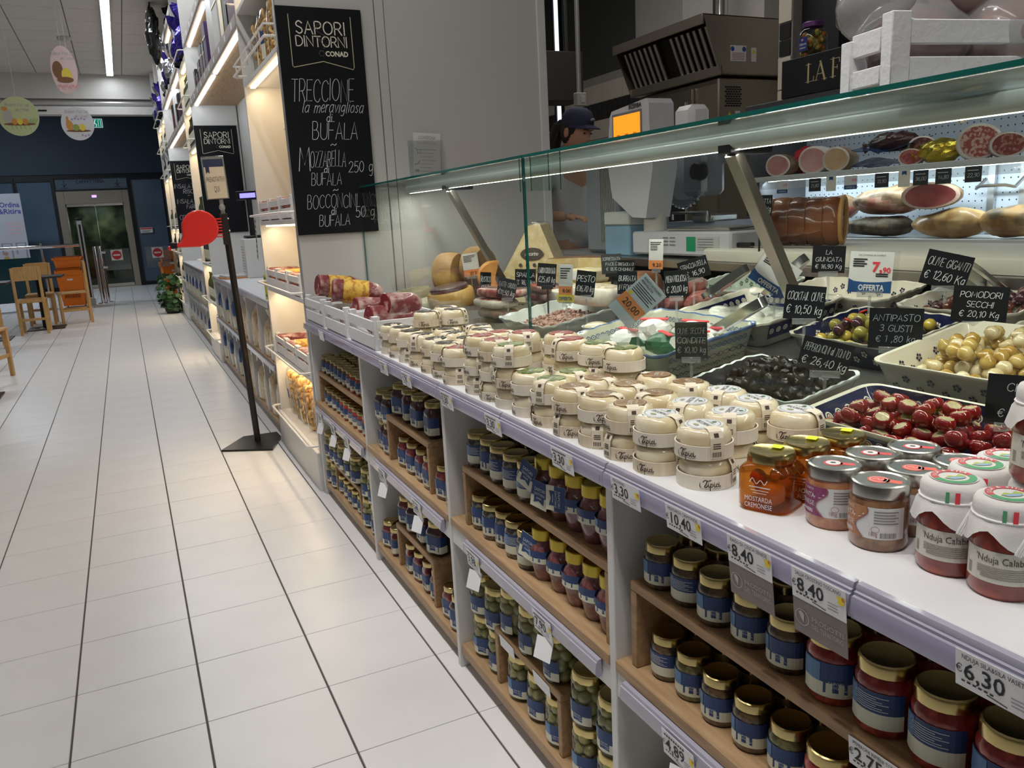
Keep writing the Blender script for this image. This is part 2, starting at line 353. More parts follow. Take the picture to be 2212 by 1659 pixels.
# ---------------------------------------------------------------- lettering
GL = {
'A': (4, "0 0,2 6,4 0;.7 2,3.3 2"), 'B': (3.6, "0 0,0 6;~0 6,2.2 5.9,2.9 4.6,2 3.2,0 3.1;~0 3.1,2.6 3,3.5 1.6,2.5 .1,0 0"),
'C': (4, "~4 5,2.6 6,.7 5.2,0 3,.7 .8,2.6 0,4 1"), 'D': (4, "0 0,0 6;~0 6,2.3 5.8,3.9 4.2,3.9 1.8,2.3 .2,0 0"),
'E': (3.2, "3.2 6,0 6,0 0,3.2 0;0 3.1,2.7 3.1"), 'F': (3.2, "3.2 6,0 6,0 0;0 3.1,2.7 3.1"),
'G': (4.2, "~4 5,2.6 6,.7 5.2,0 3,.7 .8,2.6 0,4.1 .9;4.1 .9,4.1 2.8,2.6 2.8"), 'H': (4, "0 0,0 6;4 0,4 6;0 3,4 3"),
'I': (.6, ".3 0,.3 6"), 'J': (2.6, "~2.4 6,2.4 1.6,1.4 0,.2 .8"), 'K': (3.8, "0 0,0 6;3.6 6,0 2.4;1.2 3.4,3.8 0"),
'L': (3, "0 6,0 0,3 0"), 'M': (4.8, "0 0,.5 6,2.4 1.5,4.3 6,4.8 0"), 'N': (4, "0 0,0 6,4 0,4 6"),
'O': (4.6, "~2.3 6,.6 5.1,0 3,.6 .9,2.3 0,4 .9,4.6 3,4 5.1,2.3 6"), 'P': (3.4, "0 0,0 6;~0 6,2.4 5.9,3.4 4.5,2.4 2.9,0 2.8"),
'Q': (4.6, "~2.3 6,.6 5.1,0 3,.6 .9,2.3 0,4 .9,4.6 3,4 5.1,2.3 6;3 1.5,4.8 -.5"), 'R': (3.6, "0 0,0 6;~0 6,2.4 5.9,3.4 4.5,2.4 2.9,0 2.8;1.6 2.9,3.6 0"),
'S': (3.2, "~3.1 5.1,1.7 6,.3 5,.5 3.7,1.7 3.1,2.9 2.3,3 .9,1.6 0,.1 .9"), 'T': (3.8, "0 6,3.8 6;1.9 6,1.9 0"),
'U': (3.8, "~0 6,0 2,.6 .5,1.9 0,3.2 .5,3.8 2,3.8 6"), 'V': (3.8, "0 6,1.9 0,3.8 6"), 'W': (5.4, "0 6,1.3 0,2.7 4.6,4.1 0,5.4 6"),
'X': (3.6, "0 0,3.6 6;0 6,3.6 0"), 'Y': (3.6, "0 6,1.8 3,3.6 6;1.8 3,1.8 0"), 'Z': (3.6, "0 6,3.6 6,0 0,3.6 0"),
'a': (2.8, "~2.6 3.4,1.2 4,.1 2.6,.2 .8,1.2 0,2.5 1.2;2.6 4,2.6 .4,3 0"), 'b': (2.6, "0 6,0 0;~0 2.4,1.3 4,2.5 2.6,2.3 .6,1.2 0,0 .8"),
'c': (2.4, "~2.4 3.4,1.2 4,.1 2.4,.4 .6,1.4 0,2.4 .6"), 'd': (2.8, "~2.6 3,1.2 4,.1 2.4,.3 .7,1.2 0,2.6 1.2;2.6 6.2,2.6 .3,3 0"),
'e': (2.5, "~.2 2,2.4 2.4,1.9 3.8,.9 3.9,.1 2.2,.5 .4,1.5 0,2.5 .8"), 'f': (2, "~2 5.6,1.2 6,.8 4.8,.8 0;0 3.7,1.7 3.7"),
'g': (2.8, "~2.6 3.4,1.2 4,.1 2.6,.3 1,1.2 .4,2.5 1.4;~2.6 4,2.6 -.6,1.8 -2,.5 -1.6"), 'h': (2.6, "0 6,0 0;~0 2.6,1.3 4,2.5 3,2.5 0"),
'i': (.7, ".3 4,.3 0;.3 5.3,.35 5.6"), 'k': (2.4, "0 6,0 0;2.2 4,0 1.6;.8 2.4,2.4 0"), 'l': (.8, ".2 6,.2 .6,.7 0"),
'm': (4, "0 4,0 0;~0 2.8,1 4,1.9 3,1.9 0;~1.9 2.8,2.9 4,3.9 3,3.9 0"), 'n': (2.6, "0 4,0 0;~0 2.6,1.3 4,2.5 3,2.5 0"),
'o': (2.6, "~1.3 4,.1 2.8,.2 .8,1.3 0,2.4 .8,2.5 2.8,1.3 4"), 'p': (2.6, "0 4,0 -2;~0 2.6,1.3 4,2.5 2.8,2.3 .8,1.2 0,0 .8"),
'r': (1.8, "0 4,0 0;~0 2.4,.9 3.8,1.8 3.7"), 's': (2.2, "~2.1 3.4,1.1 4,.2 3.1,1.1 2.1,2 1.1,1.1 0,.1 .6"), 't': (1.8, "~.8 5.6,.8 .6,1.8 .2;0 4,1.7 4"),
'u': (2.6, "~0 4,0 1,.9 0,2 .4,2.5 1.4;2.5 4,2.5 0"), 'v': (2.4, "0 4,1.2 0,2.4 4"), 'z': (2.2, "0 4,2.2 4,0 0,2.2 0"), 'j': (1, "~.7 4,.7 -1,.3 -2,-.4 -1.6;.7 5.3,.75 5.6"),
'0': (3.2, "~1.6 6,.3 4.8,0 3,.3 1.2,1.6 0,2.9 1.2,3.2 3,2.9 4.8,1.6 6"), '1': (1.6, "0 4.8,1.3 6,1.3 0"), '2': (3.2, "~.1 4.8,1.4 6,2.9 5.2,2.7 3.4,0 0;0 0,3.2 0"),
'3': (3, "~.1 5.4,1.6 6,2.8 5,2.4 3.5,1.2 3.1;~1.2 3.1,2.7 2.7,3 1.2,1.6 0,0 .7"), '4': (3.4, "2.4 0,2.4 6,0 1.8,3.4 1.8"), '5': (3, "2.8 6,.5 6,.2 3.4;~.2 3.4,1.7 3.8,3 2.6,2.7 .8,1.3 0,0 .6"),
'6': (3.1, "~2.7 5.6,1.2 5.2,.2 3,.3 1,1.6 0,2.9 1,2.8 2.8,1.6 3.4,.3 2.2"), '7': (3, "0 6,3 6,1 0"), '8': (3, "~1.5 3.2,.3 4.4,.6 5.7,1.5 6,2.5 5.7,2.7 4.4,1.5 3.2,.1 1.8,.4 .4,1.5 0,2.6 .4,2.9 1.8,1.5 3.2"),
'9': (3, "~2.8 3.8,1.6 2.8,.3 3.6,.3 5,1.4 6,2.7 5.2,2.8 3,2.2 .8,.6 0"), ',': (.8, ".6 .6,.1 -1"), '.': (.7, ".2 0,.3 .3"), "'": (.8, ".2 6,.5 5"),
'€': (3.8, "~3.8 5,2.6 6,1.1 5.2,.5 3,1.1 .8,2.6 0,3.8 1;0 3.6,2.8 3.6;0 2.4,2.6 2.4"), '&': (4, "~4 0,1 4.4,1.2 6,2.4 5.6,2 4,.2 2.2,.2 .6,1.4 0,3.9 2.6"), '-': (2, "0 2.8,2 2.8"), '~': (4, "~0 2.4,1 3.4,2 3,3 2.6,4 3.6"), '_': (4, "0 0,4 0"), '/': (2, "0 0,2 6"), ':': (.7, ".2 .6,.25 .9;.2 3,.25 3.3"),
}
def catmull(P, k=4):
    out = []; n = len(P)
    for i in range(n - 1):
        p0 = P[max(0, i - 1)]; p1 = P[i]; p2 = P[i + 1]; p3 = P[min(n - 1, i + 2)]
        if i == 0 and P[0] == P[-1]: p0 = P[-2]
        if i == n - 2 and P[0] == P[-1]: p3 = P[1]
        for t in range(k):
            t /= k
            out.append(tuple(.5 * ((2 * b) + (c - a) * t + (2 * a - 5 * b + 4 * c - d) * t * t + (3 * b - a - 3 * c + d) * t ** 3) for a, b, c, d in zip(p0, p1, p2, p3)))
    out.append(P[-1]); return out
_gc = {}
def glyph(ch):
    if ch in _gc: return _gc[ch]
    if ch not in GL: return (2.2, [])
    w, s_ = GL[ch]; st = []
    for q in s_.split(';'):
        sm = q[0] == '~'
        P = [tuple(float(z) for z in p.split()) for p in q.lstrip('~').split(',')]
        st.append(catmull(P) if sm else P)
    _gc[ch] = (w, st); return _gc[ch]
def swidth(t, h, gap=1.1, xs=1.0): return sum(glyph(c)[0] * xs + gap for c in t) * h / 6 - gap * h / 6
def write(mb, text, u, v, h, th, mp, mi=0, slant=0.0, gap=1.1, xs=1.0, center=False, fit=None, jit=0, rng=None):
    w = swidth(text, h, gap, xs)
    if fit and w > fit: xs *= fit / w; gap *= fit / w; w = fit
    if center: u -= w / 2
    x = u
    for c in text:
        gw, st = glyph(c); k = h / 6; tw = th * max(.55, min(1, xs + .1)); dv = (rng.uniform(-jit, jit) * h if rng else 0); hs = 1 + (rng.uniform(-jit, jit) if rng else 0)
        for P in st: mb.stroke([(x + (p[0] * xs + p[1] * slant) * k, v + dv + p[1] * k * hs) for p in P], tw, mp, mi)
        x += (gw * xs + gap) * k
    return w
_tc = {}
def typeset(text, bold=0):
    if (text, bold) in _tc: return _tc[text, bold]
    c = bpy.data.curves.new('t', 'FONT'); c.body = text; c.size = 1; c.resolution_u = 2; c.offset = bold
    o = bpy.data.objects.new('t', c); me = bpy.data.meshes.new_from_object(o)
    V = [(v.co.x, v.co.y) for v in me.vertices]; Fs = [tuple(p.vertices) for p in me.polygons]
    bpy.data.objects.remove(o); bpy.data.meshes.remove(me); bpy.data.curves.remove(c)
    w = max([v[0] for v in V] or [0]); _tc[text, bold] = (V, Fs, w); return _tc[text, bold]
def print_(mb, text, u, v, h, mp, mi=0, bold=0, center=False, fit=None, xs=1.0, wrap=None):
    V, Fs, w = typeset(text, bold); k = h / .72
    if fit and w * k * xs > fit: xs = fit / (w * k)
    if center: u -= w * k * xs / 2
    mb.add([mp(u + a * k * xs, v + b * k) for a, b in V], Fs, mi); return w * k * xs
# ================================================================ THE SETTING
def project(p):
    d = Vector(p) - CP; z = d.dot(CF)
    return (1106 + F_PX * d.dot(CR) / z, 829.5 - F_PX * d.dot(CU) / z, z)
# floor: slab with recessed joints, every tile a piece of its own
floor = STRUCT(MB().box(-5.2, 5.2, -3.4, 22.3, -.12, -.004).build('floor', grout))
TS = 1 / 3.0
tme = MB().box(-TS / 2 + .0028, TS / 2 - .0028, -TS / 2 + .0013, TS / 2 - .0013, -.006, 0, 0, .0012).mesh('floor_tile', tilem)
spots_ = []
for i in range(-16, 5):
    for j in range(-18, 61):
        cx = -.3057 + (i + .5) * TS; cy = 2.1392 + (j + .5) * TS
        if cx > .95 or cy > 22.1 or cx < -5.1 or cy < -3.3: continue
        pts = [project((cx + a * TS / 2, cy + b * TS / 2, 0)) for a in (-1, 1) for b in (-1, 1)]
        vis = all(p[2] > .1 for p in pts) and max(p[0] for p in pts) > -60 and min(p[0] for p in pts) < 2240 and min(p[1] for p in pts) < 1700
        spots_.append((0 if vis else 1, cy if vis else 99 + abs(cy), cx, cy))
spots_.sort()
for k, (a, b, cx, cy) in enumerate(spots_[:300]): OBJ('floor_tile', tme, floor, (cx, cy, 0))
mb = MB()
for a, b, cx, cy in spots_[300:]:
    mb.box(cx - TS / 2 + .0028, cx + TS / 2 - .0028, cy - TS / 2 + .0013, cy + TS / 2 - .0013, -.006, 0)
o = mb.build('floor_tiles_beyond', tilem, floor, smooth=0); o['kind'] = 'stuff'
fk = STRUCT(MB().box(1.9, 5.2, -3.4, 9.5, -.004, .14).build('floor_kitchen', M('kitchen_floor', (.25, .22, .2), .6), None))

# ceiling with 60 cm panels
ceil = STRUCT(MB().box(-5.2, 5.2, -3.4, 14.95, 3.81, 3.95).build('ceiling', ceilg))
pme = MB().box(-.295, .295, -.295, .295, -.012, 0, 0, .003).mesh('ceiling_panel', ceilm)
mb = MB()
for i in range(-8, 9):
    for j in range(-31, 0):
        cx = -.255 + (i + .5) * .6; cy = 14.95 + (j + .5) * .6
        if cx < -5 or cx > 5 or cy < -3.2: continue
        if -1.9 < cx < .9 and cy > 6.5: OBJ('ceiling_panel', pme, ceil, (cx, cy, 3.81))
        else: mb.box(cx - .295, cx + .295, cy - .295, cy + .295, 3.798, 3.81)
o = mb.build('ceiling_panels_beyond', ceilm, ceil, smooth=0); o['kind'] = 'stuff'
STRUCT(MB().box(-5.2, 5.2, 14.95, 22.3, 4.4, 4.5).build('ceiling_lobby', M('lobby_ceiling', (.25, .25, .26), .8)))
STRUCT(MB().box(-5.3, -5.2, -3.4, 22.3, -.12, 4.5).build('wall_left', M('side_wall', (.26, .25, .24), .7, 0, .05, 2)))
STRUCT(MB().box(-5.2, 5.2, -3.5, -3.4, -.12, 4.0).build('wall_rear', M('rear_wall', (.26, .25, .24), .7, 0, .05, 2)))
STRUCT(MB().box(5.2, 5.3, -3.4, 22.3, -.12, 4.5).build('wall_right', M('right_wall', (.36, .35, .34), .7)))

# bulkhead with roller-shutter box over the far passage
bk = STRUCT(MB().box(-5.2, 1.2, 14.95, 15.2, 3.43, 3.81).build('trim_1', M('bulkhead_paint', (.60, .59, .57), .7, 0, .03)))
mb = MB().tube([(-5.2, 15.06, 3.375), (1.2, 15.06, 3.375)], .06, 14); mb.build('shutter_tube', M('shutter_tube_metal', (.50, .50, .50), .3, .6), bk)
MB().box(-5.2, 1.2, 14.98, 15.2, 3.19, 3.315, 0, .004).build('shutter_box', M('shutter_box_paint', (.66, .65, .64), .45), bk)
MB().box(-.92, -.80, 14.972, 14.979, 3.235, 3.26, 0, .002).build('lock_slot', black, bk)

# far wall: dark blue panel above glazed front with lift
YF = 22.1
STRUCT(MB().box(-5.2, 1.6, YF, YF + .15, 2.72, 4.4).build('wall_far', navy))
STRUCT(MB().box(-5.2, 1.6, YF + .02, YF + .12, 2.66, 2.72).build('trim_2', frame))
gx = [(-2.66, -2.14), (-2.06, -1.36), (.36, 1.04)]
for n, (a, b) in enumerate(gx):
    w = STRUCT(MB().box(a - .045, a + .0, YF - .03, YF + .1, .0, 2.66).box(b, b + .045, YF - .03, YF + .1, 0, 2.66).box(a, b, YF - .03, YF + .1, 0, .09).box(a, b, YF - .03, YF + .1, 2.57, 2.66).build('window_%d' % (n + 1), frame))
    MB().box(a, b, YF + .01, YF + .03, .09, 2.57).build('pane', blueglass, w)
w = STRUCT(MB().box(-1.315, .315, YF - .03, YF + .1, 2.33, 2.37).box(-1.315, .315, YF - .03, YF + .1, 2.62, 2.66).box(-1.36, -1.28, YF - .04, YF + .1, 0, 2.66).box(.27, .315, YF - .04, YF + .1, 0, 2.66).build('window_4', frame))
MB().box(-1.28, .27, YF + .01, YF + .03, 2.37, 2.62).build('pane', M('transom_frost', (.10, .14, .19), .25, 0, .1, 3), w)
mb = MB(); mp = PL((0, YF - .0, 0), (1, 0, 0), (0, 0, 1))
mpT = PL((0, YF + .004, 0), (1, 0, 0), (0, 0, 1))
write(mb, 'CAFFETTERIA', -.52, 2.515, .075, .012, mpT, 0, center=True, fit=.8)
for ax in (-1.08, .06):
    mb.stroke([(ax, 2.58), (ax, 2.44)], .016, mpT); mb.stroke([(ax - .05, 2.5), (ax, 2.43), (ax + .05, 2.5)], .016, mpT); mb.stroke([(ax - .06, 2.41), (ax + .06, 2.41)], .012, mpT)
mb.build('lettering', M('transom_print', (.02, .03, .05), .6), w)
# lift
door = STRUCT(MB().box(-1.28, -1.12, YF - .05, YF + .12, 0, 2.33, 0, .004).box(.13, .27, YF - .05, YF + .12, 0, 2.33, 0, .004).box(-1.12, .13, YF - .05, YF + .12, 2.03, 2.33, 0, .004).box(-1.12, .13, YF - .06, YF + .12, 0, .03).build('door_1', M('lift_frame_metal', (.36, .33, .27), .35, .8, .1, 4)))
MB().box(-.53, -.43, YF - .057, YF - .05, 2.17, 2.225).build('indicator', EMIT('lift_display', (.22, .12, 1.0), 5), door)
liftglass = THIN('lift_door_glass', (.40, .46, .42), .03, 1.5)
for a, b in ((-1.1, -.50), (-.49, .115)):
    p = MB().box(a, b, YF + .02, YF + .035, .09, 1.97).build('door_leaf', liftglass, door)
    MB().box(a, b, YF + .01, YF + .05, .03, .09).box(a, b, YF + .01, YF + .05, 1.97, 2.03).build('leaf_rail', steel, p)
MB().box(-1.12, .13, YF + .9, YF + .95, 0, 2.03).box(-1.13, -1.12, YF + .12, YF + .95, 0, 2.03).box(.13, .14, YF + .12, YF + .95, 0, 2.03).box(-1.12, .13, YF + .12, YF + .9, 2.03, 2.04).box(-1.12, .13, YF + .12, YF + .9, -.02, .02).build('lift_cabin', SPECK('lift_cabin_green', (.04, .055, .04), (.22, .25, .15), 3.2, .42, .68, .4), door)
area('lamp_lift_cabin', (-.5, YF + .5, 2.0), .5, .3, 13.0, NEUT)
area('lamp_lobby', (-2.6, 18.6, 4.3), 1.6, .3, 95, (.8, .9, 1.0))
def small_sign(name, label, cat, x, y, z, w, h, fn, mats, rotz=0, d=.006, back=None):
    t = T(name, label, cat, (x, y, z), rotz)
    MB().box(-w / 2, w / 2, -d, 0, -h / 2, h / 2).build('board', back or mats[0], t)
    mb = MB(); fn(mb, PL((0, -d - .0012, 0), (1, 0, 0), (0, 0, 1))); mb.build('print', mats, t, smooth=0); return t
def no_entry(mb, mp):
    mb.disc(mp, 0, 0, .075, 24, 1); mp2 = lambda u, v: (lambda p: (p[0], p[1] - .0006, p[2]))(mp(u, v)); mb.patch(mp2, -.052, .052, -.014, .014, 1, 1, 0)
def exit_fig(mb, mp):
    mb.patch(mp, -.13, .13, -.09, .09, 1, 1, 1); mp2 = lambda u, v: (lambda p: (p[0], p[1] - .0006, p[2]))(mp(u, v))
    mb.stroke([(-.02, .05), (-.03, 0), (-.07, -.06)], .02, mp2, 0); mb.stroke([(-.03, 0), (.01, -.03), (0, -.07)], .02, mp2, 0); mb.disc(mp2, -.01, .065, .014, 10, 0); mb.stroke([(.05, -.07), (.05, .07), (.1, .07), (.1, -.07)], .012, mp2, 0)
small_sign('exit_sign', 'small green emergency exit sign on the dark blue far wall', 'sign', -.2, YF - .02, 3.88, .28, .2, exit_fig, [EMIT('exit_white', (.8, 1, .9), .6), EMIT('exit_green', (.0, .32, .22), .5)])
def red_note(mb, mp):
    mb.patch(mp, -.13, .13, .02, .055, 1, 1, 1)
    for k in range(3): mb.patch(mp, -.11, .11 - .03 * k, -.015 - k * .018, -.008 - k * .018, 1, 1, 2)
small_sign('notice', 'small white notice with a red stripe on the glass right of lift', 'notice', .56, YF - .034, 1.34, .28, .13, red_note, [whitepaper, tagr, greyp])

# panel closing the counter end (carries the big blackboard)
wm = STRUCT(MB().box(.7375, 1.19, 3.835, 3.86, 0, 3.79, 0, .003).build('wall_middle', panelm))
MB().box(1.194, 1.235, 3.831, 3.86, 0, 3.79, 0, .002).build('batten', panelm, wm)
MB().box(1.238, 2.075, 3.835, 3.86, 0, 3.79, 0, .002).build('wall_board', panelm, wm)
MB().box(2.04, 2.085, 3.825, 3.90, 0, 3.79, 0, .002).build('edge_trim', white, wm)
MB().box(.735, .7375, 3.832, 3.863, 0, 3.79).build('edge_strip', alum, wm)
# ================================================================ BLACKBOARDS
def ribbon_logo(mb, mp, s=1.0, ox=0, oz=0):
    # banner outline + shop lettering (gold / pale), units: board 0.385 wide
    m1 = lambda u, v: mp(ox + u * s, oz + v * s)
    mb.stroke([(-.14, .215), (-.14, 0), (-.135, -.006), (0, .022), (.135, -.010), (.14, 0), (.14, .215)], .0032, m1, 1)
    write(mb, 'SAPORI', 0, .138, .052, .0052, m1, 2, gap=1.2, center=True, fit=.245)
    write(mb, 'DINTORNI', 0, .085, .043, .0046, m1, 2, gap=1.0, center=True, fit=.245)
    mb.stroke(catmull([(.01, .165), (-.012, .18), (-.016, .15), (.02, .128), (.0, .112), (-.02, .125), (.0, .10), (.022, .092), (.006, .078)]), .0022, lambda u, v: (lambda p: (p[0], p[1] - .0006, p[2]))(m1(u, v)), 3)
    print_(mb, 'CONAD', .012, .045, .022, m1, 2, bold=.035, fit=.105)
    for k in range(6):
        a = k * PI / 3; mb.stroke([(-.004 + .011 * cos(a + t), .056 + .011 * sin(a + t)) for t in (-.5, .0, .5)], .003, m1, 3); mb.disc(m1, -.004 + .012 * cos(a), .056 + .012 * sin(a), .0035, 8, 3)
def chalkboard(label, y, lines, seed, x0=.7385, x1=1.122, z0=1.267, z1=2.262):
    cx = (x0 + x1) / 2; t = T('blackboard', label, 'blackboard', (cx, y, z0))
    MB().box(-(x1 - x0) / 2, (x1 - x0) / 2, -.012, 0, 0, (z1 - z0) * .70, 0, .001).build('lower_slate', slate, t)
    MB().box(-(x1 - x0) / 2, (x1 - x0) / 2, -.012, 0, (z1 - z0) * .7005, z1 - z0, 0, .001).build('logo_slate', slate, t)
    mp = PL((0, -.0135, 0), (1, 0, 0), (0, 0, 1)); mb = MB()
    ribbon_logo(mb, mp, 1.0, 0, .745); mb.build('logo', [slate, goldp, cream, greyp], t, smooth=0)
    mb = MB(); rng = random.Random(seed)
    for (txt, u, v, h, c, fit, sl) in lines:
        write(mb, txt, u, v, h, max(.0026, h * .043), mp, 0, slant=sl, gap=1.0, center=c, fit=fit, jit=.05, rng=rng)
    mb.build('chalk_writing', chalk, t, smooth=0); return t
chalkboard('tall blackboard listing treccione, mozzarella and bocconcini above the white crates', 3.833, [
    ('TRECCIONE', -.02, .595, .095, True, .285, .12), ('la meravigliosa', .02, .545, .05, True, .28, .3), ('di', .0, .505, .033, True, .05, .2),
    ('BUFALA', .02, .425, .075, True, .21, .12), ('~', .01, .385, .04, True, .075, 0), ('M', -.16, .285, .10, False, .05, .1), ('OZZARELLA', -.108, .305, .07, False, .165, .12), ('250 g', .07, .278, .05, False, .115, .1),
    ('di', -.035, .278, .03, True, .05, .15), ('BUFALA', -.04, .222, .055, True, .14, .12), ('~', .0, .182, .035, True, .08, 0), ('BOCCONCINI', -.14, .118, .062, False, .235, .12), ('50 g', .085, .07, .05, False, .09, .1), ('di', -.02, .088, .03, True, .05, .15), ('BUFALA', -.02, .035, .052, True, .145, .12)], 3)
chalkboard('blackboard with only the logo showing behind the ticket stand sign', 8.297, [], 5)
chalkboard('far blackboard with chalk lines about insalata and cous-cous', 12.497, [
    ('INSALATA', -.03, .62, .06, True, .3, .15), ('RISO', .0, .545, .055, True, .14, .15), ('~', .0, .5, .04, True, .1, 0), ('INSALATA', -.02, .41, .06, True, .3, .15), ('FARRO', .04, .335, .055, True, .18, .15), ('~', .02, .28, .04, True, .1, 0), ('COUS-COUS', .0, .19, .06, True, .32, .1), ('____', 0, .15, .03, True, .2, 0)], 7)
# leaflet holder on the end panel
t = T('leaflet_holder', 'white home delivery leaflet in a clear holder on the end panel', 'leaflet', (1.39, 3.833, 1.515))
MB().box(-.085, .085, -.022, -.019, -.02, .17).box(-.085, .085, -.003, 0, -.02, .17).box(-.085, .085, -.022, 0, -.022, -.02).build('holder', clearp, t)
mb = MB().box(-.07, .07, -.013, -.012, -.018, .205, 0); mp = PL((0, -.0145, 0), (1, 0, 0), (0, 0, 1))
print_(mb, 'CONSEGNA', 0, .175, .017, mp, 1, center=True, fit=.09); print_(mb, 'A DOMICILIO', 0, .152, .017, mp, 1, center=True, fit=.1)
for k in range(7): mb.patch(mp, -.035, .05 - .012 * (k % 3), .125 - k * .017, .1285 - k * .017, 1, 1, 1)
mb.patch(mp, -.07, .07, -.015, .0, 1, 1, 2)
mb.stroke([(-.062, .13), (-.055, .13), (-.05, .112), (-.036, .112), (-.033, .125), (-.053, .125)], .003, mp, 3); mb.disc(mp, -.048, .107, .003, 8, 3); mb.disc(mp, -.038, .107, .003, 8, 3)
mb.stroke([(-.062, .055), (-.045, .06), (-.04, .072)], .005, mp, 3); mb.box(-.062, -.042, -.0155, -.0148, .02, .032, 3)
mb.build('leaflet', [whitepaper, M('leaflet_print', (.38, .37, .40), .6), tagb, greyp], t, rot=(0, .06, 0), smooth=0)
# ================================================================ WALL SHELVING
XF = .7375
warmstrip = EMIT('warm_led', (1.0, .78, .45), 5); coolstrip = EMIT('cool_led', (.90, .95, 1.0), 9)
def wire_rail(y0, y1, z, parent, h=.03):
    x0, x1 = XF - .05, XF + .01
    pts = [(x1, y0 + .01, z), (x0 + .02, y0 + .01, z), (x0, y0 + .03, z), (x0, y1 - .03, z), (x0 + .02, y1 - .01, z), (x1, y1 - .01, z)]
    return MB().tube(pts, .006, 6).build('wire_rail', wireM, parent)
def tall_unit(y0, y1, label, shelves, lit, basket=()):
    t = T('display_shelving', label, 'shelving', (0, 0, 0), 0, None); xb = 1.14
    for y in (y0, y1 - .02): MB().box(XF, xb, y, y + .02, 0, 3.78, 0, .002).build('side_panel', white, t)
    MB().box(xb - .02, xb, y0 + .02, y1 - .02, 0, 3.78).build('back_panel', beige, t)
    MB().box(XF - .015, XF + .02, y0 + .005, y1 - .005, .0, .20, 0, .003).build('plinth', white, t)
    for z in shelves:
        s_ = MB().box(XF + .005, xb - .02, y0 + .02, y1 - .02, z - .025, z, 0, .002).build('shelf', white, t)
        wire_rail(y0, y1, z + .03, s_)
        if z in lit:
            st = MB().box(XF + .03, XF + .055, y0 + .05, y1 - .05, z - .034, z - .0255).build('light_strip', warmstrip, s_)
    for z in lit:
        area('lamp_shelf_strip', (XF + .05, (y0 + y1) / 2, z - .04), .03, y1 - y0 - .12, 1.9 * (y1 - y0), WARM, (0, math.radians(-30), 0))
    return t
shv = [.205, .575, .965, 1.345, 2.115, 2.5, 2.9]
tall_unit(3.862, 4.97, 'warm-lit tall white shelving right behind the near blackboard panel', shv, (.575, .965, 1.345, 2.115, 2.9))
tall_unit(8.30, 9.25, 'warm-lit tall white shelving carrying the logo-only blackboard', shv, (.575, .965, 1.345, 2.115, 2.5, 2.9))
tall_unit(12.5, 13.4, 'tall white shelving carrying the farthest blackboard', shv, (.965, 1.345, 2.115, 2.9))
tall_unit(13.42, 14.6, 'last tall white shelving beside the lobby, next to the ivy', shv, (.575, 1.345, 2.115, 2.9))
MB_ = MB().box(XF - .03, XF - .005, 14.05, 14.25, 0, 1.0, 0, .003).build('wood_post', oak); tag(MB_, 'narrow light wood board standing beside the ivy at shelving end', 'board')

def low_unit(y0, y1, n, label):
    t = T('low_counter_shelving', label, 'shelving', (0, 0, 0)); xb = 1.15
    MB().box(XF, xb, y0 + .001, y1 - .001, .845, .872, 0, .003).build('counter_top', toplam, t)
    MB().box(xb - .02, xb, y0, y1, 0, .845).build('back_panel', white, t)
    MB().box(XF + .03, XF + .05, y0, y1, 0, .055).build('plinth', alum, t)
    MB().box(XF + .002, xb - .02, y0, y1, .055, .08, 0, .002).build('bottom_shelf', oak, t)
    MB().box(XF + .002, xb - .02, y0, y1, .445, .475, 0, .002).build('middle_shelf', oak, t)
    for z in (.472, .868): MB().box(XF - .012, XF, y0 + .01, y1 - .01, z - .042, z, 0, .004).build('price_rail', railM, t)
    for k in range(n + 1):
        y = y0 + (y1 - y0) * k / n; w = .012 if k not in (0, n) else .018
        y = min(max(y, y0 + w), y1 - w)
        MB().box(XF + .004, xb - .02, y - w, y + w, .08, .445).build('divider', white, t); MB().box(XF + .004, xb - .02, y - w, y + w, .475, .845).build('divider', white, t)
    for k in range(2 * n):   # small shelf-edge tickets
        y = y0 + (y1 - y0) * (k + .6) / (2 * n)
        MB().box(XF - .0135, XF - .012, y - .02, y + .02, .405, .44).build('shelf_ticket', tagw, t)
    return t
low_unit(4.975, 8.295, 6, 'low white pigeonhole counter of pasta bags nearest the ticket stand')
low_unit(9.255, 12.495, 6, 'low white pigeonhole counter of blue pasta bags farther down the aisle')
STRUCT(MB().box(1.15, 1.17, 4.97, 8.3, .872, 3.78).build('wall_shelving_near', white)); STRUCT(MB().box(1.15, 1.17, 9.25, 12.5, .872, 3.78).build('wall_shelving_far', white))
def upper_shelf(y0, y1, label):
    t = T('upper_shelf', label, 'shelf', (0, 0, 0))
    for z, m_ in ((2.455, oak), (2.97, oak), (3.5, oak)):
        s_ = MB().box(XF + .012, 1.15, y0, y1, z - .012, z + .012, 0, .002).build('shelf_board', m_, t)
        MB().box(XF - .005, XF + .012, y0, y1, z - .03, z + .035, 0, .002).build('edge_rail', M('shelf_edge_taupe', (.46, .42, .38), .5), s_)
        MB().box(XF + .035, XF + .06, y0 + .03, (y0 + y1) / 2 - .05, z - .022, z - .0125).box(XF + .035, XF + .06, (y0 + y1) / 2 + .05, y1 - .03, z - .022, z - .0125).build('light_strip', coolstrip, s_)
        area('lamp_upper_strip', (XF + .05, (y0 + y1) / 2, z - .028), .03, y1 - y0 - .2, 2.4, COOL, (0, math.radians(-25), 0))
        for k in range(10):
            y = y0 + (y1 - y0) * (k + .5) / 10; MB().box(XF - .0065, XF - .005, y - .03, y + .03, z - .018, z + .018).build('shelf_ticket', tagw, s_)
    for k in range(1, 2):
        y = y0 + (y1 - y0) * .45; MB().box(XF + .02, 1.15, y - .01, y + .01, 2.47, 2.955).build('divider', white, t)
    return t
upper_shelf(4.975, 8.295, 'long oak upper shelves with cold light strips above near low counter')
upper_shelf(9.255, 12.495, 'long oak upper shelves farther down, above the second low counter')

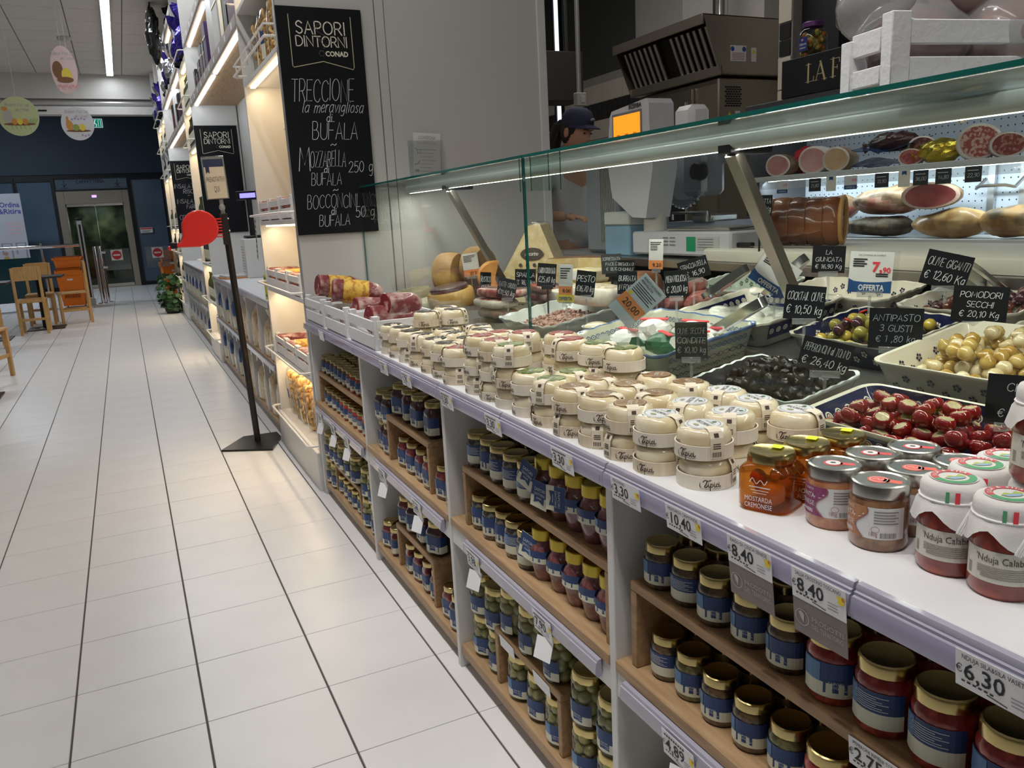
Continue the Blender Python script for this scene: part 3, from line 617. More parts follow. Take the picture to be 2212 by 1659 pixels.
# ---- pasta and bread bags
def bag_mesh(name, w, d, h, mat, neck=.78, puff=1.0, seed=0, knot=True):
    rng = random.Random(seed); mb = MB(); n = 14
    prof = [(.0, .90), (.03, 1.0), (.2, 1.04), (.45, 1.05), (.62, .98), (.74, .72), (neck + .02, .32), (neck + .05, .22), (.9, .45), (1.0, .62)] if knot else [(.0, .92), (.04, 1.0), (.3, 1.04), (.6, 1.02), (.8, .85), (.93, .75), (.96, .72), (1.0, .70)]
    v = []; N = len(prof)
    for i, (z, k) in enumerate(prof):
        flat = 1 if (knot or z < .85) else max(.12, 1 - (z - .8) * 4.6)
        for a in range(n):
            t = 2 * PI * a / n; x, y = cos(t), sin(t); q = (abs(x) ** 3.2 + abs(y) ** 3.2) ** (-1 / 3.2); wv = 1 + rng.uniform(-.05, .05)
            v.append((d / 2 * x * q * k * wv * flat, w / 2 * y * q * k * wv, z * h))
    fs = [(i * n + a, i * n + (a + 1) % n, (i + 1) * n + (a + 1) % n, (i + 1) * n + a) for i in range(N - 1) for a in range(n)]
    fs += [tuple(range(n))[::-1], tuple(range((N - 1) * n, N * n))]
    return mb.add(v, fs).mesh(name, mat, 60)
bagblue = BANDS('pasta_bag_print', [(0, (.62, .60, .42)), (.42, (.55, .50, .30)), (.5, (.03, .08, .20)), (.80, (.06, .13, .30)), (1, (.05, .1, .2))], 2, .3, .4, 0, .30, .06, 14)
bagclear = SPECK('clear_pasta_bag', (.72, .56, .32), (.86, .74, .52), 60, .42, .6, .25, .6, .3)
bagclear2 = SPECK('clear_flat_bread_bag', (.78, .66, .46), (.62, .42, .20), 26, .5, .62, .25, .6, .25)
bmA = [bag_mesh('pasta_bag_blue', .14, .10, .31, bagblue, seed=k) for k in range(2)]
bmB = [bag_mesh('pasta_bag_clear', .15, .10, .31, bagclear, seed=5 + k) for k in range(2)]
bmC = [bag_mesh('bread_bag_clear', .15, .10, .30, bagclear2, seed=9 + k, knot=False) for k in range(2)]
rng = random.Random(11)
def bag_thing(mes, loc, rz, label, group, cat='bag', name='pasta_bag'):
    o = OBJ(name, rng.choice(mes), None, loc, (0, rng.uniform(-.05, .05), rz)); return tag(o, label, cat, group)
DY = (8.295 - 4.975) / 6
for k in range(6):
    yc = 4.975 + DY * (k + .5)
    for lev, z in ((0, .0805), (1, .4755)):
        for s_ in (-1, 1):
            for row in (0, 1):
                y = yc + s_ * .125; x = .80 + row * .12
                far = k >= 3
                mes = bmA if far else (bmB if (k + lev) % 2 else bmC)
                kind = 'blue and cream pasta bag' if far else ('clear bag of dry pasta' if (k + lev) % 2 else 'clear bag of crisp flatbread')
                lv = 'upper' if lev else 'lower'; dp = 'front' if not row else 'rear'; sd = 'nearer' if s_ < 0 else 'farther'
                bag_thing(mes, (x, y, z), rng.uniform(-.2, .2), '%s, %s, %s side, %s row, %s pigeonhole from ticket stand' % (kind, dp, sd, lv, ORD[k]), 'bags in the near low counter')
DY2 = (12.495 - 9.255) / 6
for k in range(6):
    yc = 9.255 + DY2 * (k + .5)
    for lev, z in ((0, .0805), (1, .4755)):
        for s_ in (-1, 1):
            lv = 'upper' if lev else 'lower'; sd = 'nearer' if s_ < 0 else 'farther'
            bag_thing(bmA, (.80, yc + s_ * .12, z), rng.uniform(-.2, .2), 'blue pasta bag, %s side, %s row, %s pigeonhole of far counter' % (sd, lv, ORD[k]), 'bags in the far low counter')

# ---- taralli bags: rings seen through clear film with a dark label
ringM = SPECK('taralli_biscuit', (.72, .44, .15), (.84, .60, .28), 30, .4, .65, .55, .0, .2)
def taralli(seed):
    rg = random.Random(seed); mb = MB()
    for k in range(42):
        z = .028 + (k // 6) * .036 + rg.uniform(-.008, .008); a = rg.uniform(0, 6.28); a2 = (k % 6) / 6 * 6.28 + rg.uniform(-.2, .2)
        cx, cy = .032 * cos(a2), .042 * sin(a2); st = len(mb.v); R_ = .019
        mb.tube([(R_ * cos(q * PI / 5), R_ * sin(q * PI / 5), 0) for q in range(10)], .0088, 6, 0, True)
        mb.xf(Matrix.Translation((cx, cy, z)) @ Matrix.Rotation(a, 4, 'Z') @ Matrix.Rotation(rg.uniform(.5, 1.5), 4, 'X'), st)
    return mb.mesh('taralli_rings', ringM)
tar = [taralli(k) for k in range(3)]
tfilm = bag_mesh('film', .155, .125, .33, film, seed=30, knot=False)
tlab = MB().box(-.066, -.0645, -.02, .03, .03, .16, 0).box(-.067, -.066, -.02, .03, .10, .16, 1).mesh('bag_label', [labC, labB])
def taralli_bag(loc, rz, label, group, tilt=0):
    t = T('taralli_bag', label, 'bag', loc, 0, group, (0, tilt, rz))
    o = OBJ('taralli_rings', rng.choice(tar), t); o['kind'] = 'stuff'; OBJ('film', tfilm, t); OBJ('bag_label', tlab, t); return t
for k, y in enumerate((4.80, 4.64, 4.48, 4.30, 4.10)):
    taralli_bag((.845, y, .2055), rng.uniform(-.35, .2), 'clear bag of ring biscuits on lowest lit shelf, %s from the blackboard panel' % ORD[4 - k], 'ring biscuit bags on the lowest shelf', -.08)
for k, y in enumerate((4.74, 4.57, 4.40, 4.23, 4.06)):
    taralli_bag((.835, y, 2.1155), rng.uniform(-.3, .3), 'clear bag of ring biscuits in the top wire basket, %s from the blackboard panel' % ORD[4 - k], 'ring biscuit bags in the top basket')
t = T('wire_basket', 'white wire basket rail holding ring biscuit bags above the lamp', 'basket', (0, 0, 0))
for z in (2.15, 2.20): MB().tube([(XF + .02, 3.89, z), (XF - .045, 3.89, z), (XF - .045, 4.95, z), (XF + .02, 4.95, z)], .005, 6).build('wire', wireM, t)
for k in range(3): MB().tube([(XF - .045, 4.02 + k * .42, 2.12), (XF - .045, 4.02 + k * .42, 2.20)], .003, 5).build('upright_wire', wireM, t)
o = MB().box(.93, .95, 3.89, 4.94, 1.86, 1.9, 0, .003).build('hanging_bar', wireM); tag(o, 'white flat bar across the empty lit bay above the crates', 'bar')

# ---- crates (white painted fruit-crate shape) and cured meats
def crate_parts(t, W, D, H, mat, tops=True):
    th = .010
    for y in (-W / 2, W / 2):
        for x in (0, D): MB().box(x - (0 if x == 0 else .024), x + (.024 if x == 0 else 0), y - (0 if y < 0 else .03), y + (.03 if y < 0 else 0), 0, H, 0, .0015).build('corner_post', mat, t)
    for x in (-.004, D - th + .004):
        for z0, z1 in ((.006, .052), (.068, H - .015)): MB().box(x, x + th, -W / 2 + .004, W / 2 - .004, z0, z1, 0, .001).build('slat', mat, t)
    for y in (-W / 2 - .002, W / 2 - th + .002):
        for z0, z1 in ((.006, .04), (.075, H - .015)): MB().box(.01, D - .01, y, y + th, z0, z1, 0, .001).build('slat', mat, t)
    MB().box(.005, D - .005, -W / 2 + .008, W / 2 - .008, .004, .012).build('base', mat, t)
def crate(loc, rz, label, W=.34, D=.27, H=.118, mat=None, cat='crate'):
    t = T('wooden_crate', label, cat, loc, rz); crate_parts(t, W, D, H, mat or whitep); return t
salM = SPECK('salami_meat', (.22, .015, .02), (.62, .36, .33), 30, .52, .62, .3, .6, .2)
salW = SPECK('salami_skin', (.20, .035, .04), (.52, .34, .30), 24, .45, .65, .45, .3, .3)
netY = SPECK('yellow_net', (.75, .50, .08), (.50, .22, .04), 50, .45, .6, .5, .2, .3)
def salami(label, loc, rot, L=.20, r=.042, cut=True, skin=salW, group=None, net=None, cat='salami'):
    t = T('cured_salami', label, cat, loc, 0, group, rot); n = 14; rg = random.Random(sum(map(ord, label)) % 1000)
    prof = [(0, 0), (r * .55, .004), (r * .9, .025), (r * 1.0, L * .3), (r * 1.02, L * .6), (r * .98, L)] if cut else [(0, 0), (r * .5, .005), (r * .9, .03), (r, L * .35), (r, L * .65), (r * .9, L - .03), (r * .5, L - .005), (0, L)]
    mb = MB().lathe(prof, n); 
    for i, v in enumerate(mb.v): k = 1 + rg.uniform(-.07, .07); mb.v[i] = (v[0] * k, v[1] * k * .9, v[2])
    mb.build('casing', skin, t)
    if cut: MB().lathe([(r * .97, L + .0005), (r * .9, L + .004), (0, L + .0045)], n).build('cut_face', salM, t)
    if net:
        mb = MB().lathe([(r * 1.03, L * .30), (r * 1.06, L * .5), (r * 1.06, L * .8)], n); mb.build('net_band', net, t)
    return t
HZ = PI / 2
crate((.735, 3.64, .8755), 0, 'white slatted crate of salami at the counter end under the blackboard')
crate((.735, 3.235, .8755), 0, 'middle of the three white slatted crates on the counter top')
crate((.738, 2.845, .8755), 0, 'white slatted crate of salami beside the first cheese stacks', D=.275)
sal_spec = [(.80, 3.68, .93, .35, netY), (.88, 3.60, .93, -.3, None), (.84, 3.62, 1.005, .1, netY), (.92, 3.70, 1.0, .6, None), (.80, 3.28, .93, .2, netY), (.88, 3.20, .935, -.2, None), (.86, 3.30, 1.0, -.4, netY), (.95, 3.22, .95, .2, None), (.80, 2.80, .93, .25, None), (.88, 2.88, .935, -.15, netY), (.95, 2.82, .935, .2, None), (.86, 2.83, .995, .5, None)]
wcr = ['under the blackboard', 'in middle crate', 'beside the cheeses']
for k, (x, y, z, a, net) in enumerate(sal_spec):
    # lying pieces, cut face towards the aisle
    salami('%s cut salami piece, %s, in counter crate %s' % ('yellow-netted' if net else 'plain', ['front left', 'front right', 'upper', 'rear'][k % 4], wcr[k // 4]), (.965, y, z - (.0 if k % 4 < 2 else -.012)), (0, -HZ + (.02, .04, .14, .10)[k % 4], a * .5), (.19, .18, .21, .15)[k % 4], (.040, .038, .048, .042)[k % 4], True, salW, 'salami in the counter crates', net)
for (z, lev, ys) in ((.5755, 'second', (4.10, 4.42, 4.74)), (.9655, 'third', (4.12, 4.46, 4.78)), (1.3455, 'fourth', (4.12, 4.46, 4.78))):
    for j, y in enumerate(ys):
        crate((.745, y, z), 0, 'white crate on the %s lit shelf, %s from the blackboard panel' % (lev, ORD[j]), W=.30, D=.26, H=.115)
        for q in range(2):
            salami('%s cured sausage in %s crate of the %s lit shelf' % (['left', 'right'][q], ORD[j], lev), (.93, y + (.07 if q else -.07), z + .055 + .02 * q), (0, -HZ, .3 - .5 * q), .18, .035, True, salW if q else M('red_sausage', (.45, .07, .05), .4, 0, .2, 30, .2), 'sausages on the lit shelves', netY if j % 2 else None)
o = MB().lathe([(0, 0), (.055, 0), (.055, .15), (.05, .155), (0, .155)], 18).build('tin', BANDS('tin_print', [(0, (.7, .68, .1)), (.12, (.12, .3, .05)), (.2, (.75, .72, .08)), (.8, (.1, .28, .05)), (.88, (.75, .72, .1))], 2, .3, .3, 0, .155), loc=(.80, 5.10, .8725)); tag(o, 'yellow and green round tin at near end of low counter', 'tin')
for k, (y, h_, c) in enumerate(((3.95, .20, (.5, .08, .05)), (4.03, .17, (.10, .08, .25)))):
    o = MB().box(-.04, .04, -.03, .03, 0, h_, 0, .003).build('food_box', M('food_box_%d' % k, c, .5, 0, .3, 20)); o.location = (1.03, y, 1.3455); tag(o, ['red', 'dark violet'][k] + ' food box behind the crates on the fourth lit shelf', 'box')

# ---- gift boxes, foil-wrapped eggs and bottles on the upper and far shelves
plum = M('plum_card', (.10, .02, .06), .45, 0, .1, 5); blk = M('black_card', (.008, .008, .01), .4); gold_c = M('gold_card', (.55, .42, .15), .3, .6); violet = M('violet_card', (.06, .02, .10), .45)
gb = [(5.30, 2.4675, .34, .47, plum, 'plum'), (5.60, 2.4675, .14, .47, blk, 'black'), (5.80, 2.4675, .14, .47, gold_c, 'gold'), (6.10, 2.4675, .28, .46, white, 'white'), (6.86, 2.4675, .16, .38, violet, 'violet'), (7.06, 2.4675, .15, .28, blk, 'black'), (7.27, 2.4675, .20, .30, plum, 'plum'), (7.50, 2.4675, .18, .22, blk, 'black'), (7.72, 2.4675, .16, .16, plum, 'plum'), (7.92, 2.4675, .14, .22, blk, 'black'),
      (5.2, 2.9825, .15, .34, plum, 'plum'), (5.6, 2.9825, .14, .40, white, 'white'), (6.4, 2.9825, .16, .38, plum, 'plum'), (6.9, 2.9825, .16, .36, blk, 'black'), (9.7, 2.4675, .14, .3, blk, 'black'), (10.1, 2.4675, .16, .34, plum, 'plum'), (10.5, 2.4675, .15, .28, blk, 'black'), (11.2, 2.4675, .15, .36, plum, 'plum')]
for k, (y, z, w, h_, m_, cn) in enumerate(gb):
    t = T('gift_box', '%s gift box, %s along the oak upper shelves, counted from near end' % (cn, ORD[k] if k < 18 else 'last'), 'box', (.768, y, z), rng.uniform(-.02, .02), 'gift boxes on the upper shelves')
    MB().box(0, .16, -w / 2, w / 2, 0, h_ * .72, 0, .002).build('box_body', m_, t); MB().box(-.002, .162, -w / 2 - .002, w / 2 + .002, h_ * .72, h_, 0, .002).build('box_lid', blk if m_ is plum else m_, t)
    MB().box(-.0035, -.002, -w / 2, w / 2, h_ * .70, h_ * .73).build('ribbon', gold_c, t)
def foil_egg(loc, label, mat, s=1.0, seed=0):
    rg = random.Random(seed); t = T('wrapped_egg', label, 'egg', loc, rg.uniform(0, 6), 'foil wrapped eggs on the top shelves')
    def cr(p): k = 1 + rg.uniform(-.09, .09); return (p.x * k, p.y * k, p.z)
    MB().ball((0, 0, .13 * s), (.085 * s, .085 * s, .13 * s), 14, 10, 0, cr).build('egg', mat, t, smooth=0)
    mb = MB(); n = 14
    prof = [(.02, .25), (.03, .27), (.065, .34), (.075, .39)]
    v = [(r_ * s * cos(2 * PI * k / n) * (1.2 if k % 2 else .8), r_ * s * sin(2 * PI * k / n) * (1.2 if k % 2 else .8), z_ * s + rg.uniform(-.02, .02)) for r_, z_ in prof for k in range(n)]
    mb.add(v, [(i * n + k, i * n + (k + 1) % n, (i + 1) * n + (k + 1) % n, (i + 1) * n + k) for i in range(3) for k in range(n)]); mb.build('foil_tuft', mat, t, smooth=0)
    MB().lathe([(.07 * s, 0), (.075 * s, .03 * s), (.06 * s, .035 * s)], 12).build('cup', blk, t); return t
foilb = M('blue_violet_foil', (.08, .06, .45), .16, .85, .3, 20, .4, 40); foils = M('silver_foil', (.65, .66, .70), .14, .95, .1, 20, .4, 40); foild = M('dark_foil', (.03, .03, .05), .2, .6, .3, 20, .4, 40)
eggs = [(.80, 8.62, 2.9005, foilb, 1.25, 'blue foil'), (.78, 9.0, 2.9005, foilb, 1.2, 'second blue foil'), (.80, 9.42, 2.9825, foils, 1.0, 'silver foil'), (.78, 10.5, 2.9825, foils, 1.1, 'second silver foil'), (.78, 10.9, 2.9825, foilb, 1.1, 'third blue foil'), (.78, 11.5, 2.9825, foils, 1.0, 'third silver foil'), (.77, 12.75, 2.9005, foilb, 1.1, 'fourth blue foil'), (.77, 13.1, 2.9005, foils, 1.1, 'fourth silver foil'), (.77, 13.7, 2.9005, foilb, 1.1, 'fifth blue foil'), (.77, 14.1, 2.9005, foils, 1.1, 'farthest silver foil'), (.80, 10.35, 3.5125, foild, .65, 'dark foil')]
for k, (x, y, z, m_, s_, nm) in enumerate(eggs): foil_egg((x, y, z), '%s wrapped Easter egg with tufted top, high shelf, from near' % nm, m_, s_, k)
t = T('black_bag', 'large black glossy bag hanging high at the top of the far shelving', 'bag', (.62, 10.3, 3.26)); rg = random.Random(2)
MB().ball((0, 0, .2), (.07, .17, .30), 20, 16, 0, lambda p: (p.x * (1 + rg.uniform(-.3, .3)), p.y * (1 + rg.uniform(-.12, .12)), p.z + rg.uniform(-.02, .02))).build('bag_body', M('black_gloss_film', (.01, .012, .012), .12, 0, .2), t, smooth=0)
MB().tube([(0, -.05, .40), (0, -.03, .55), (0, .03, .55), (0, .05, .40)], .008, 6).build('handle', black, t)
# bottles / packs seen edge-on in the far lit units
botM = M('dark_bottle_glass', (.02, .015, .008), .1, 0, .2, 10, 0, 60, .6); botG = M('green_bottle_glass', (.05, .07, .01), .1, 0, .2, 10, 0, 60, .6)
bprof = [(0, 0), (.034, 0), (.036, .01), (.036, .17), (.03, .20), (.014, .235), (.013, .275), (.016, .277), (.016, .29), (0, .29)]
bm1 = MB().lathe(bprof, 14).mesh('bottle_glass', botM); bm2 = MB().lathe(bprof, 14).mesh('bottle_glass_green', botG)
blab = MB().patch(CY(.0366, PI - 1.2, .05), 0, .088, 0, .09, 8, 1).mesh('bottle_label', labC)
rng2 = random.Random(4); n_ = 0
for (ya, yb, nm) in ((8.36, 9.2, 'logo-board unit'), (12.56, 13.35, 'far board unit'), (13.5, 14.5, 'last unit')):
    for zi, z in enumerate((.2055, .5755, .9655, 1.3455, 2.1155, 2.5005)):
        y = ya + .06; c = 0
        while y < yb - .03:
            if zi in (0,):
                bag_thing(bmA, (.84, y + .04, z), 0, 'blue pasta bag, %s on lowest shelf of the %s' % (ORD[c], nm), 'bags in the far lit units'); y += .19
            else:
                t = T('bottle', '%s bottle, %s on %s shelf of the %s' % ('green' if zi % 2 else 'dark', ORD[c], ORD[zi], nm), 'bottle', (.79, y, z), 0, 'bottles in the far lit units')
                OBJ('bottle_glass', bm2 if zi % 2 else bm1, t); OBJ('bottle_label', blab, t); y += .095
            c += 1
            if c > 9: break
# on the near low counter: folders, screen pole, paper panel
t = T('document_folder', 'open ring folder with brown cover lying on the low counter', 'folder', (.88, 7.55, .8725), .1)
MB().box(-.14, .14, -.17, .17, 0, .012, 0, .002).build('cover', M('folder_orange', (.62, .26, .08), .6), t); MB().box(-.125, .125, -.15, .15, .012, .028, 0, .002).build('pages', M('page_stack', (.55, .56, .58), .6), t)
for k in range(5):
    MB().tube([(.10, -.10 + k * .05, .026), (.11, -.10 + k * .05, .06), (.14, -.10 + k * .05, .065), (.15, -.10 + k * .05, .03)], .003, 5).build('ring', chrome, t)
t = T('customer_display', 'black pole display with blue screen on the low counter', 'display', (1.04, 7.45, .8725))
MB().box(-.10, .09, -.13, .13, 0, .34, 0, .006).build('stand_box', white, t); MB().box(-.07, .07, -.09, .09, .3405, .365, 0, .006).build('foot', black, t); MB().tube([(0, 0, .36), (0, 0, .68)], .024, 12).build('pole', black, t)
s_ = MB().box(-.025, .02, -.115, .115, .67, .75, 0, .006).build('display_head', black, t, rot=(0, 0, .8)); MB().box(-.0265, -.025, -.09, .07, .688, .728).build('screen', EMIT('blue_screen', (.16, .14, .85), 3), s_)
mb = MB(); mp = PL((-.1015, 0, 0), (0, -1, 0), (0, 0, 1)); mb.patch(mp, -.10, .10, .03, .31, 1, 1, 0); mp2 = PL((-.1022, 0, 0), (0, -1, 0), (0, 0, 1))
for i in range(3):
    for j in range(10): mb.patch(mp2, -.085 + i * .06, -.04 + i * .06, .05 + j * .024, .056 + j * .024, 1, 1, 1)
mb.build('price_list', [whitepaper, M('list_print', (.35, .25, .25), .6)], t, smooth=0)
mb = MB().box(-.001, 0, -.025, .025, 0, .26)
for j in range(8): mb.box(-.0022, -.001, -.016, .016, .015 + j * .03, .03 + j * .03, 1)
o = mb.build('hanging_strip', [M('pale_green_strip', (.55, .62, .42), .6), greyp], loc=(.715, 5.02, 1.12), rot=(.25, 0, 0)); tag(o, 'pale green printed strip hanging on the lit unit edge', 'strip')
# ================================================================ JAR COUNTER
XB = 1.04; ZT = .875
BAYS = [(.31, 1.171), (1.171, 2.033), (2.033, 2.908), (2.908, 3.833)]
BN = ['nearest bay', 'second bay', 'third bay', 'farthest bay']
t = T('service_counter', 'long white counter top carrying the cheeses, crates and jars', 'counter', (0, 0, 0))
MB().box(XF - .004, 1.05, -.6, 3.833, ZT - .028, ZT, 0, .003).build('top_board', toplam, t)
ys_ = [-.6, .62, 1.17, 1.62, 2.03, 2.48, 2.91, 3.37, 3.82]
for a, b in zip(ys_[:-1], ys_[1:]):   # clear price-rail lengths: tilted holder with a rounded nose
    r_ = MB().prism([(.002, -.001), (-.006, -.002), (-.008, -.006), (-.0075, -.010), (-.011, -.011), (-.0105, -.015), (-.014, -.016), (-.0165, -.036), (-.014, -.044), (-.004, -.047), (.0, -.044), (.0, -.003)], lambda u, v, w, a=a: (XF - .004 + u, a + .002 + w, ZT + v), b - a - .004).build('price_rail', railM, t)
    MB().prism([(-.0185, -.014), (-.0215, -.038), (-.0205, -.038), (-.0175, -.014)], lambda u, v, w, a=a: (XF - .004 + u, a + .004 + w, ZT + v), b - a - .008).build('clear_cover', railc, r_)
for n, (y0, y1) in enumerate(BAYS):
    t = T('counter_shelving', 'white shelving under the counter, %s counted from the camera' % BN[n], 'shelving', (0, 0, 0))
    MB().box(XF, XB, y0, y0 + .022, 0, ZT - .029, 0, .002).build('side_panel', white, t)
    if n == 3: MB().box(XF, XB, y1 - .024, y1 - .002, 0, ZT - .029, 0, .002).build('side_panel', white, t)
    MB().box(XB, XB + .01, y0, y1, 0, ZT - .029).build('back_panel', M('shelf_back_grey', (.10, .10, .10), .6), t)
    MB().box(XF + .035, XF + .05, y0 + .022, y1, .0, .045).build('plinth', alum, t)
    MB().box(XF + .004, XB, y0 + .022, y1, .045, .077, 0, .002).build('bottom_shelf', oak, t)
    s_ = MB().box(XF - .002, XB, y0 + .022, y1, .455, .479, 0, .002).build('middle_shelf', oak, t)
    MB().box(XF + .002, XB, y0 + .022, y1, .40, .455, 0, .002).build('shelf_beam', white, s_)
    r_ = MB().prism([(0, 0), (-.008, -.001), (-.010, -.006), (-.012, -.007), (-.015, -.030), (-.010, -.038), (0, -.038)], lambda u, v, w, a=y0: (XF - .002 + u, a + .05 + w, .455 + v), (y1 - y0) * (.80 if n in (1, 2) else .9)).build('price_rail', railM, t)
# wooden risers
def riser(y0, y1, z0, h, label, x0=.755, x1=1.0):
    t = T('wooden_riser', label, 'riser', (0, 0, z0)); th = .018
    MB().box(x0, x1, y0, y1, h - th, h, 0, .0015).build('riser_top', oakd, t)
    MB().box(x0, x1, y0, y0 + th, 0, h - th, 0, .0015).build('riser_side', oakd, t); MB().box(x0, x1, y1 - th, y1, 0, h - th, 0, .0015).build('riser_side', oakd, t)
    return t
RH = .171
riser(.36, 1.143, .4795, RH, 'oak riser on the middle shelf of the nearest bay')
riser(1.215, 1.963, .4795, RH, 'oak riser on the middle shelf of the second bay')
riser(2.24, 2.68, .4795, .165, 'short oak riser on the middle shelf of the third bay')
riser(2.965, 3.79, .4795, .145, 'oak riser on the middle shelf of the farthest bay')
riser(1.439, 1.803, .0775, .163, 'oak riser on the bottom shelf of the second bay')
riser(2.276, 2.668, .0775, .163, 'oak riser on the bottom shelf of the third bay')
riser(3.176, 3.626, .0775, .135, 'oak riser on the bottom shelf of the farthest bay')

# ---- jars ------------------------------------------------------
def contents(name, c1, c2, scale=60, lo=.45, hi=.6): return SPECK(name, c1, c2, scale, lo, hi, .35, 1.0, .25)
cBrown = contents('brown_preserve', (.030, .016, .008), (.13, .075, .03))
cGreen = contents('olive_preserve', (.06, .055, .015), (.17, .15, .05))
cRed = contents('red_preserve', (.22, .012, .010), (.40, .05, .03))
cDark = contents('dark_jam', (.030, .006, .006), (.075, .016, .014), 30)
cPepper = contents('dark_speckled_pate', (.03, .026, .022), (.16, .15, .13), 90)
cPink = contents('pink_pesto', (.16, .050, .050), (.26, .10, .095), 90)
cWine = contents('wine_jam', (.09, .008, .012), (.16, .02, .02), 40)
def jar_body(name, r, h, mat, kind):
    if kind == 'round': prof = [(0, .002), (r * .9, 0), (r, .006), (r, h * .68), (r * .985, h * .74), (r * .86, h * .82), (r * .82, h * .86), (r * .82, h * .93), (0, h * .93)]; return MB().lathe(prof, 18).mesh(name, mat, 50)
    if kind == 'square': prof = [(0, .002), (r * .9, 0), (r, .006), (r, h * .66), (r * .97, h * .72), (r * .82, h * .80), (r * .78, h * .84), (r * .78, h * .94), (0, h * .94)]; return MB().lathe(prof, 24, sq=5).mesh(name, mat, 50)
    if kind == 'amphora': prof = [(0, .002), (r * .62, 0), (r * .70, .006), (r * .88, h * .3), (r, h * .52), (r * .98, h * .58), (r * .80, h * .68), (r * .70, h * .72), (r * .70, h * .84), (0, h * .84)]; return MB().lathe(prof, 18).mesh(name, mat, 50)
def lid_mesh(name, r, z0, hh, mat, rib=False):
    n = 36 if rib else 22
    mb = MB().lathe([(r * .96, z0), (r, z0 + .001), (r, z0 + hh * .75), (r * .97, z0 + hh * .93), (r * .9, z0 + hh), (r * .82, z0 + hh * .93), (0, z0 + hh * .93)], n)
    if rib:
        for i, v in enumerate(mb.v):
            if v[2] < z0 + hh * .8 and i % 2: mb.v[i] = (v[0] * .965, v[1] * .965, v[2])
    return mb.mesh(name, mat, 35)
def label_mesh(name, r, z0, h, style, span=2.5, sq=False, big=True):
    # navy picture band above, cream below with navy notch and shop lettering; wraps the front (-x side)
    mb = MB(); L_ = span * r; R2 = r * 1.012 + .0004
    cy = CY(R2, PI - span / 2, z0); cy2 = CY(R2 + .0005, PI - span / 2, z0)
    if sq:
        def wrapf(R_):
            def f(u, v):
                a = PI - span / 2 + u / r; x, y = cos(a), sin(a); q = (abs(x) ** 5 + abs(y) ** 5) ** (-1 / 5); return (R_ * x * q, R_ * y * q, z0 + v)
            return f
        cy, cy2 = wrapf(R2), wrapf(R2 + .0005)
    mb.patch(cy, 0, L_, h * .42, h, 14, 1, 0); mb.patch(cy, 0, L_, 0, h * .42, 14, 1, 1)
    c = L_ * .56
    mb.patch(cy2, 0, L_ * .34, h * .42, h * .97, 5, 1, 2) if style != 'plain' else None
    if style == 'text':
        for j in range(7): mb.patch(cy2, L_ * .15, L_ * (.8 - .08 * (j % 3)), h * (.5 + j * .06), h * (.52 + j * .06), 6, 1, 3)
    else:
        mb.add([cy2(c - L_ * .17, h * .12), cy2(c, h * .17), cy2(c + L_ * .17, h * .12), cy2(c + L_ * .17, h * .5), cy2(c, h * .5), cy2(c - L_ * .17, h * .5)], [(0, 1, 4, 5), (1, 2, 3, 4)], 0)
        f2 = lambda u, v: cy(u, v) if False else (lambda p: (p[0] * 1.006, p[1] * 1.006, p[2]))(cy2(u, v))
        print_(mb, 'SAPORI', c, h * .40, h * .085, f2, 3, center=True, fit=L_ * .28); print_(mb, 'DINTORNI', c, h * .29, h * .075, f2, 3, center=True, fit=L_ * .28); print_(mb, 'CONAD', c + L_ * .05, h * .22, h * .04, f2, 3, bold=.03, fit=L_ * .12)
    return mb.mesh(name, [labB, labC, labB2, labT], 0)
JT = {}
def jar_type(key, r, h, body, kind, lid, lr, lz, lh, lab=None, rib=False, extra=None):
    JT[key] = dict(body=jar_body('jar_body', r, h, body, kind), lid=lid_mesh('lid', lr, lz, lh, lid, rib), lab=lab, h=max(h, lz + lh), extra=extra)
R1, H1 = .033, .083
lb_s = label_mesh('label', R1, .012, .042, 'logo'); lb_t = label_mesh('label', R1, .012, .042, 'text')
for k_, m_ in (('brown', cBrown), ('green', cGreen), ('red', cRed)): jar_type('s_' + k_, R1, H1, m_, 'round', goldlid, .0305, H1 * .82, .0165, [lb_s, lb_s, lb_s, lb_t])
R2_, H2_ = .0375, .098
lb_m = label_mesh('label', R2_, .014, .050, 'logo'); lb_m2 = label_mesh('label', R2_, .014, .050, 'text')
jar_type('m_red', R2_, H2_, cRed, 'round', goldlid, .0350, H2_ * .83, .018, [lb_m, lb_m2]); jar_type('m_brown', R2_, H2_, cBrown, 'round', goldlid, .0350, H2_ * .83, .018, [lb_m])
jar_type('m_pepper', .0355, .096, cPepper, 'round', goldlid, .0335, .096 * .83, .017, [label_mesh('label', .0355, .014, .050, 'logo'), label_mesh('label', .0355, .014, .050, 'text')])
R3, H3 = .036, .112
lb_q = label_mesh('label', R3, .012, .056, 'logo', 2.9, True)
jar_type('q_dark', R3, H3, cDark, 'square', goldlid, .0345, H3 * .86, .018, [lb_q]); jar_type('q_wine', .031, .105, cWine, 'square', goldlid, .030, .105 * .86, .017, [label_mesh('label', .031, .012, .052, 'logo', 2.9, True)])
lb_a = label_mesh('label', .0385, .048, .030, 'logo', 3.0)
jar_type('a_pink', .038, .125, cPink, 'amphora', goldlidy, .0300, .125 * .80, .026, [lb_a], True)
jar_type('a_red', .038, .125, cRed, 'amphora', goldlidy, .0300, .125 * .80, .026, [lb_a], True)
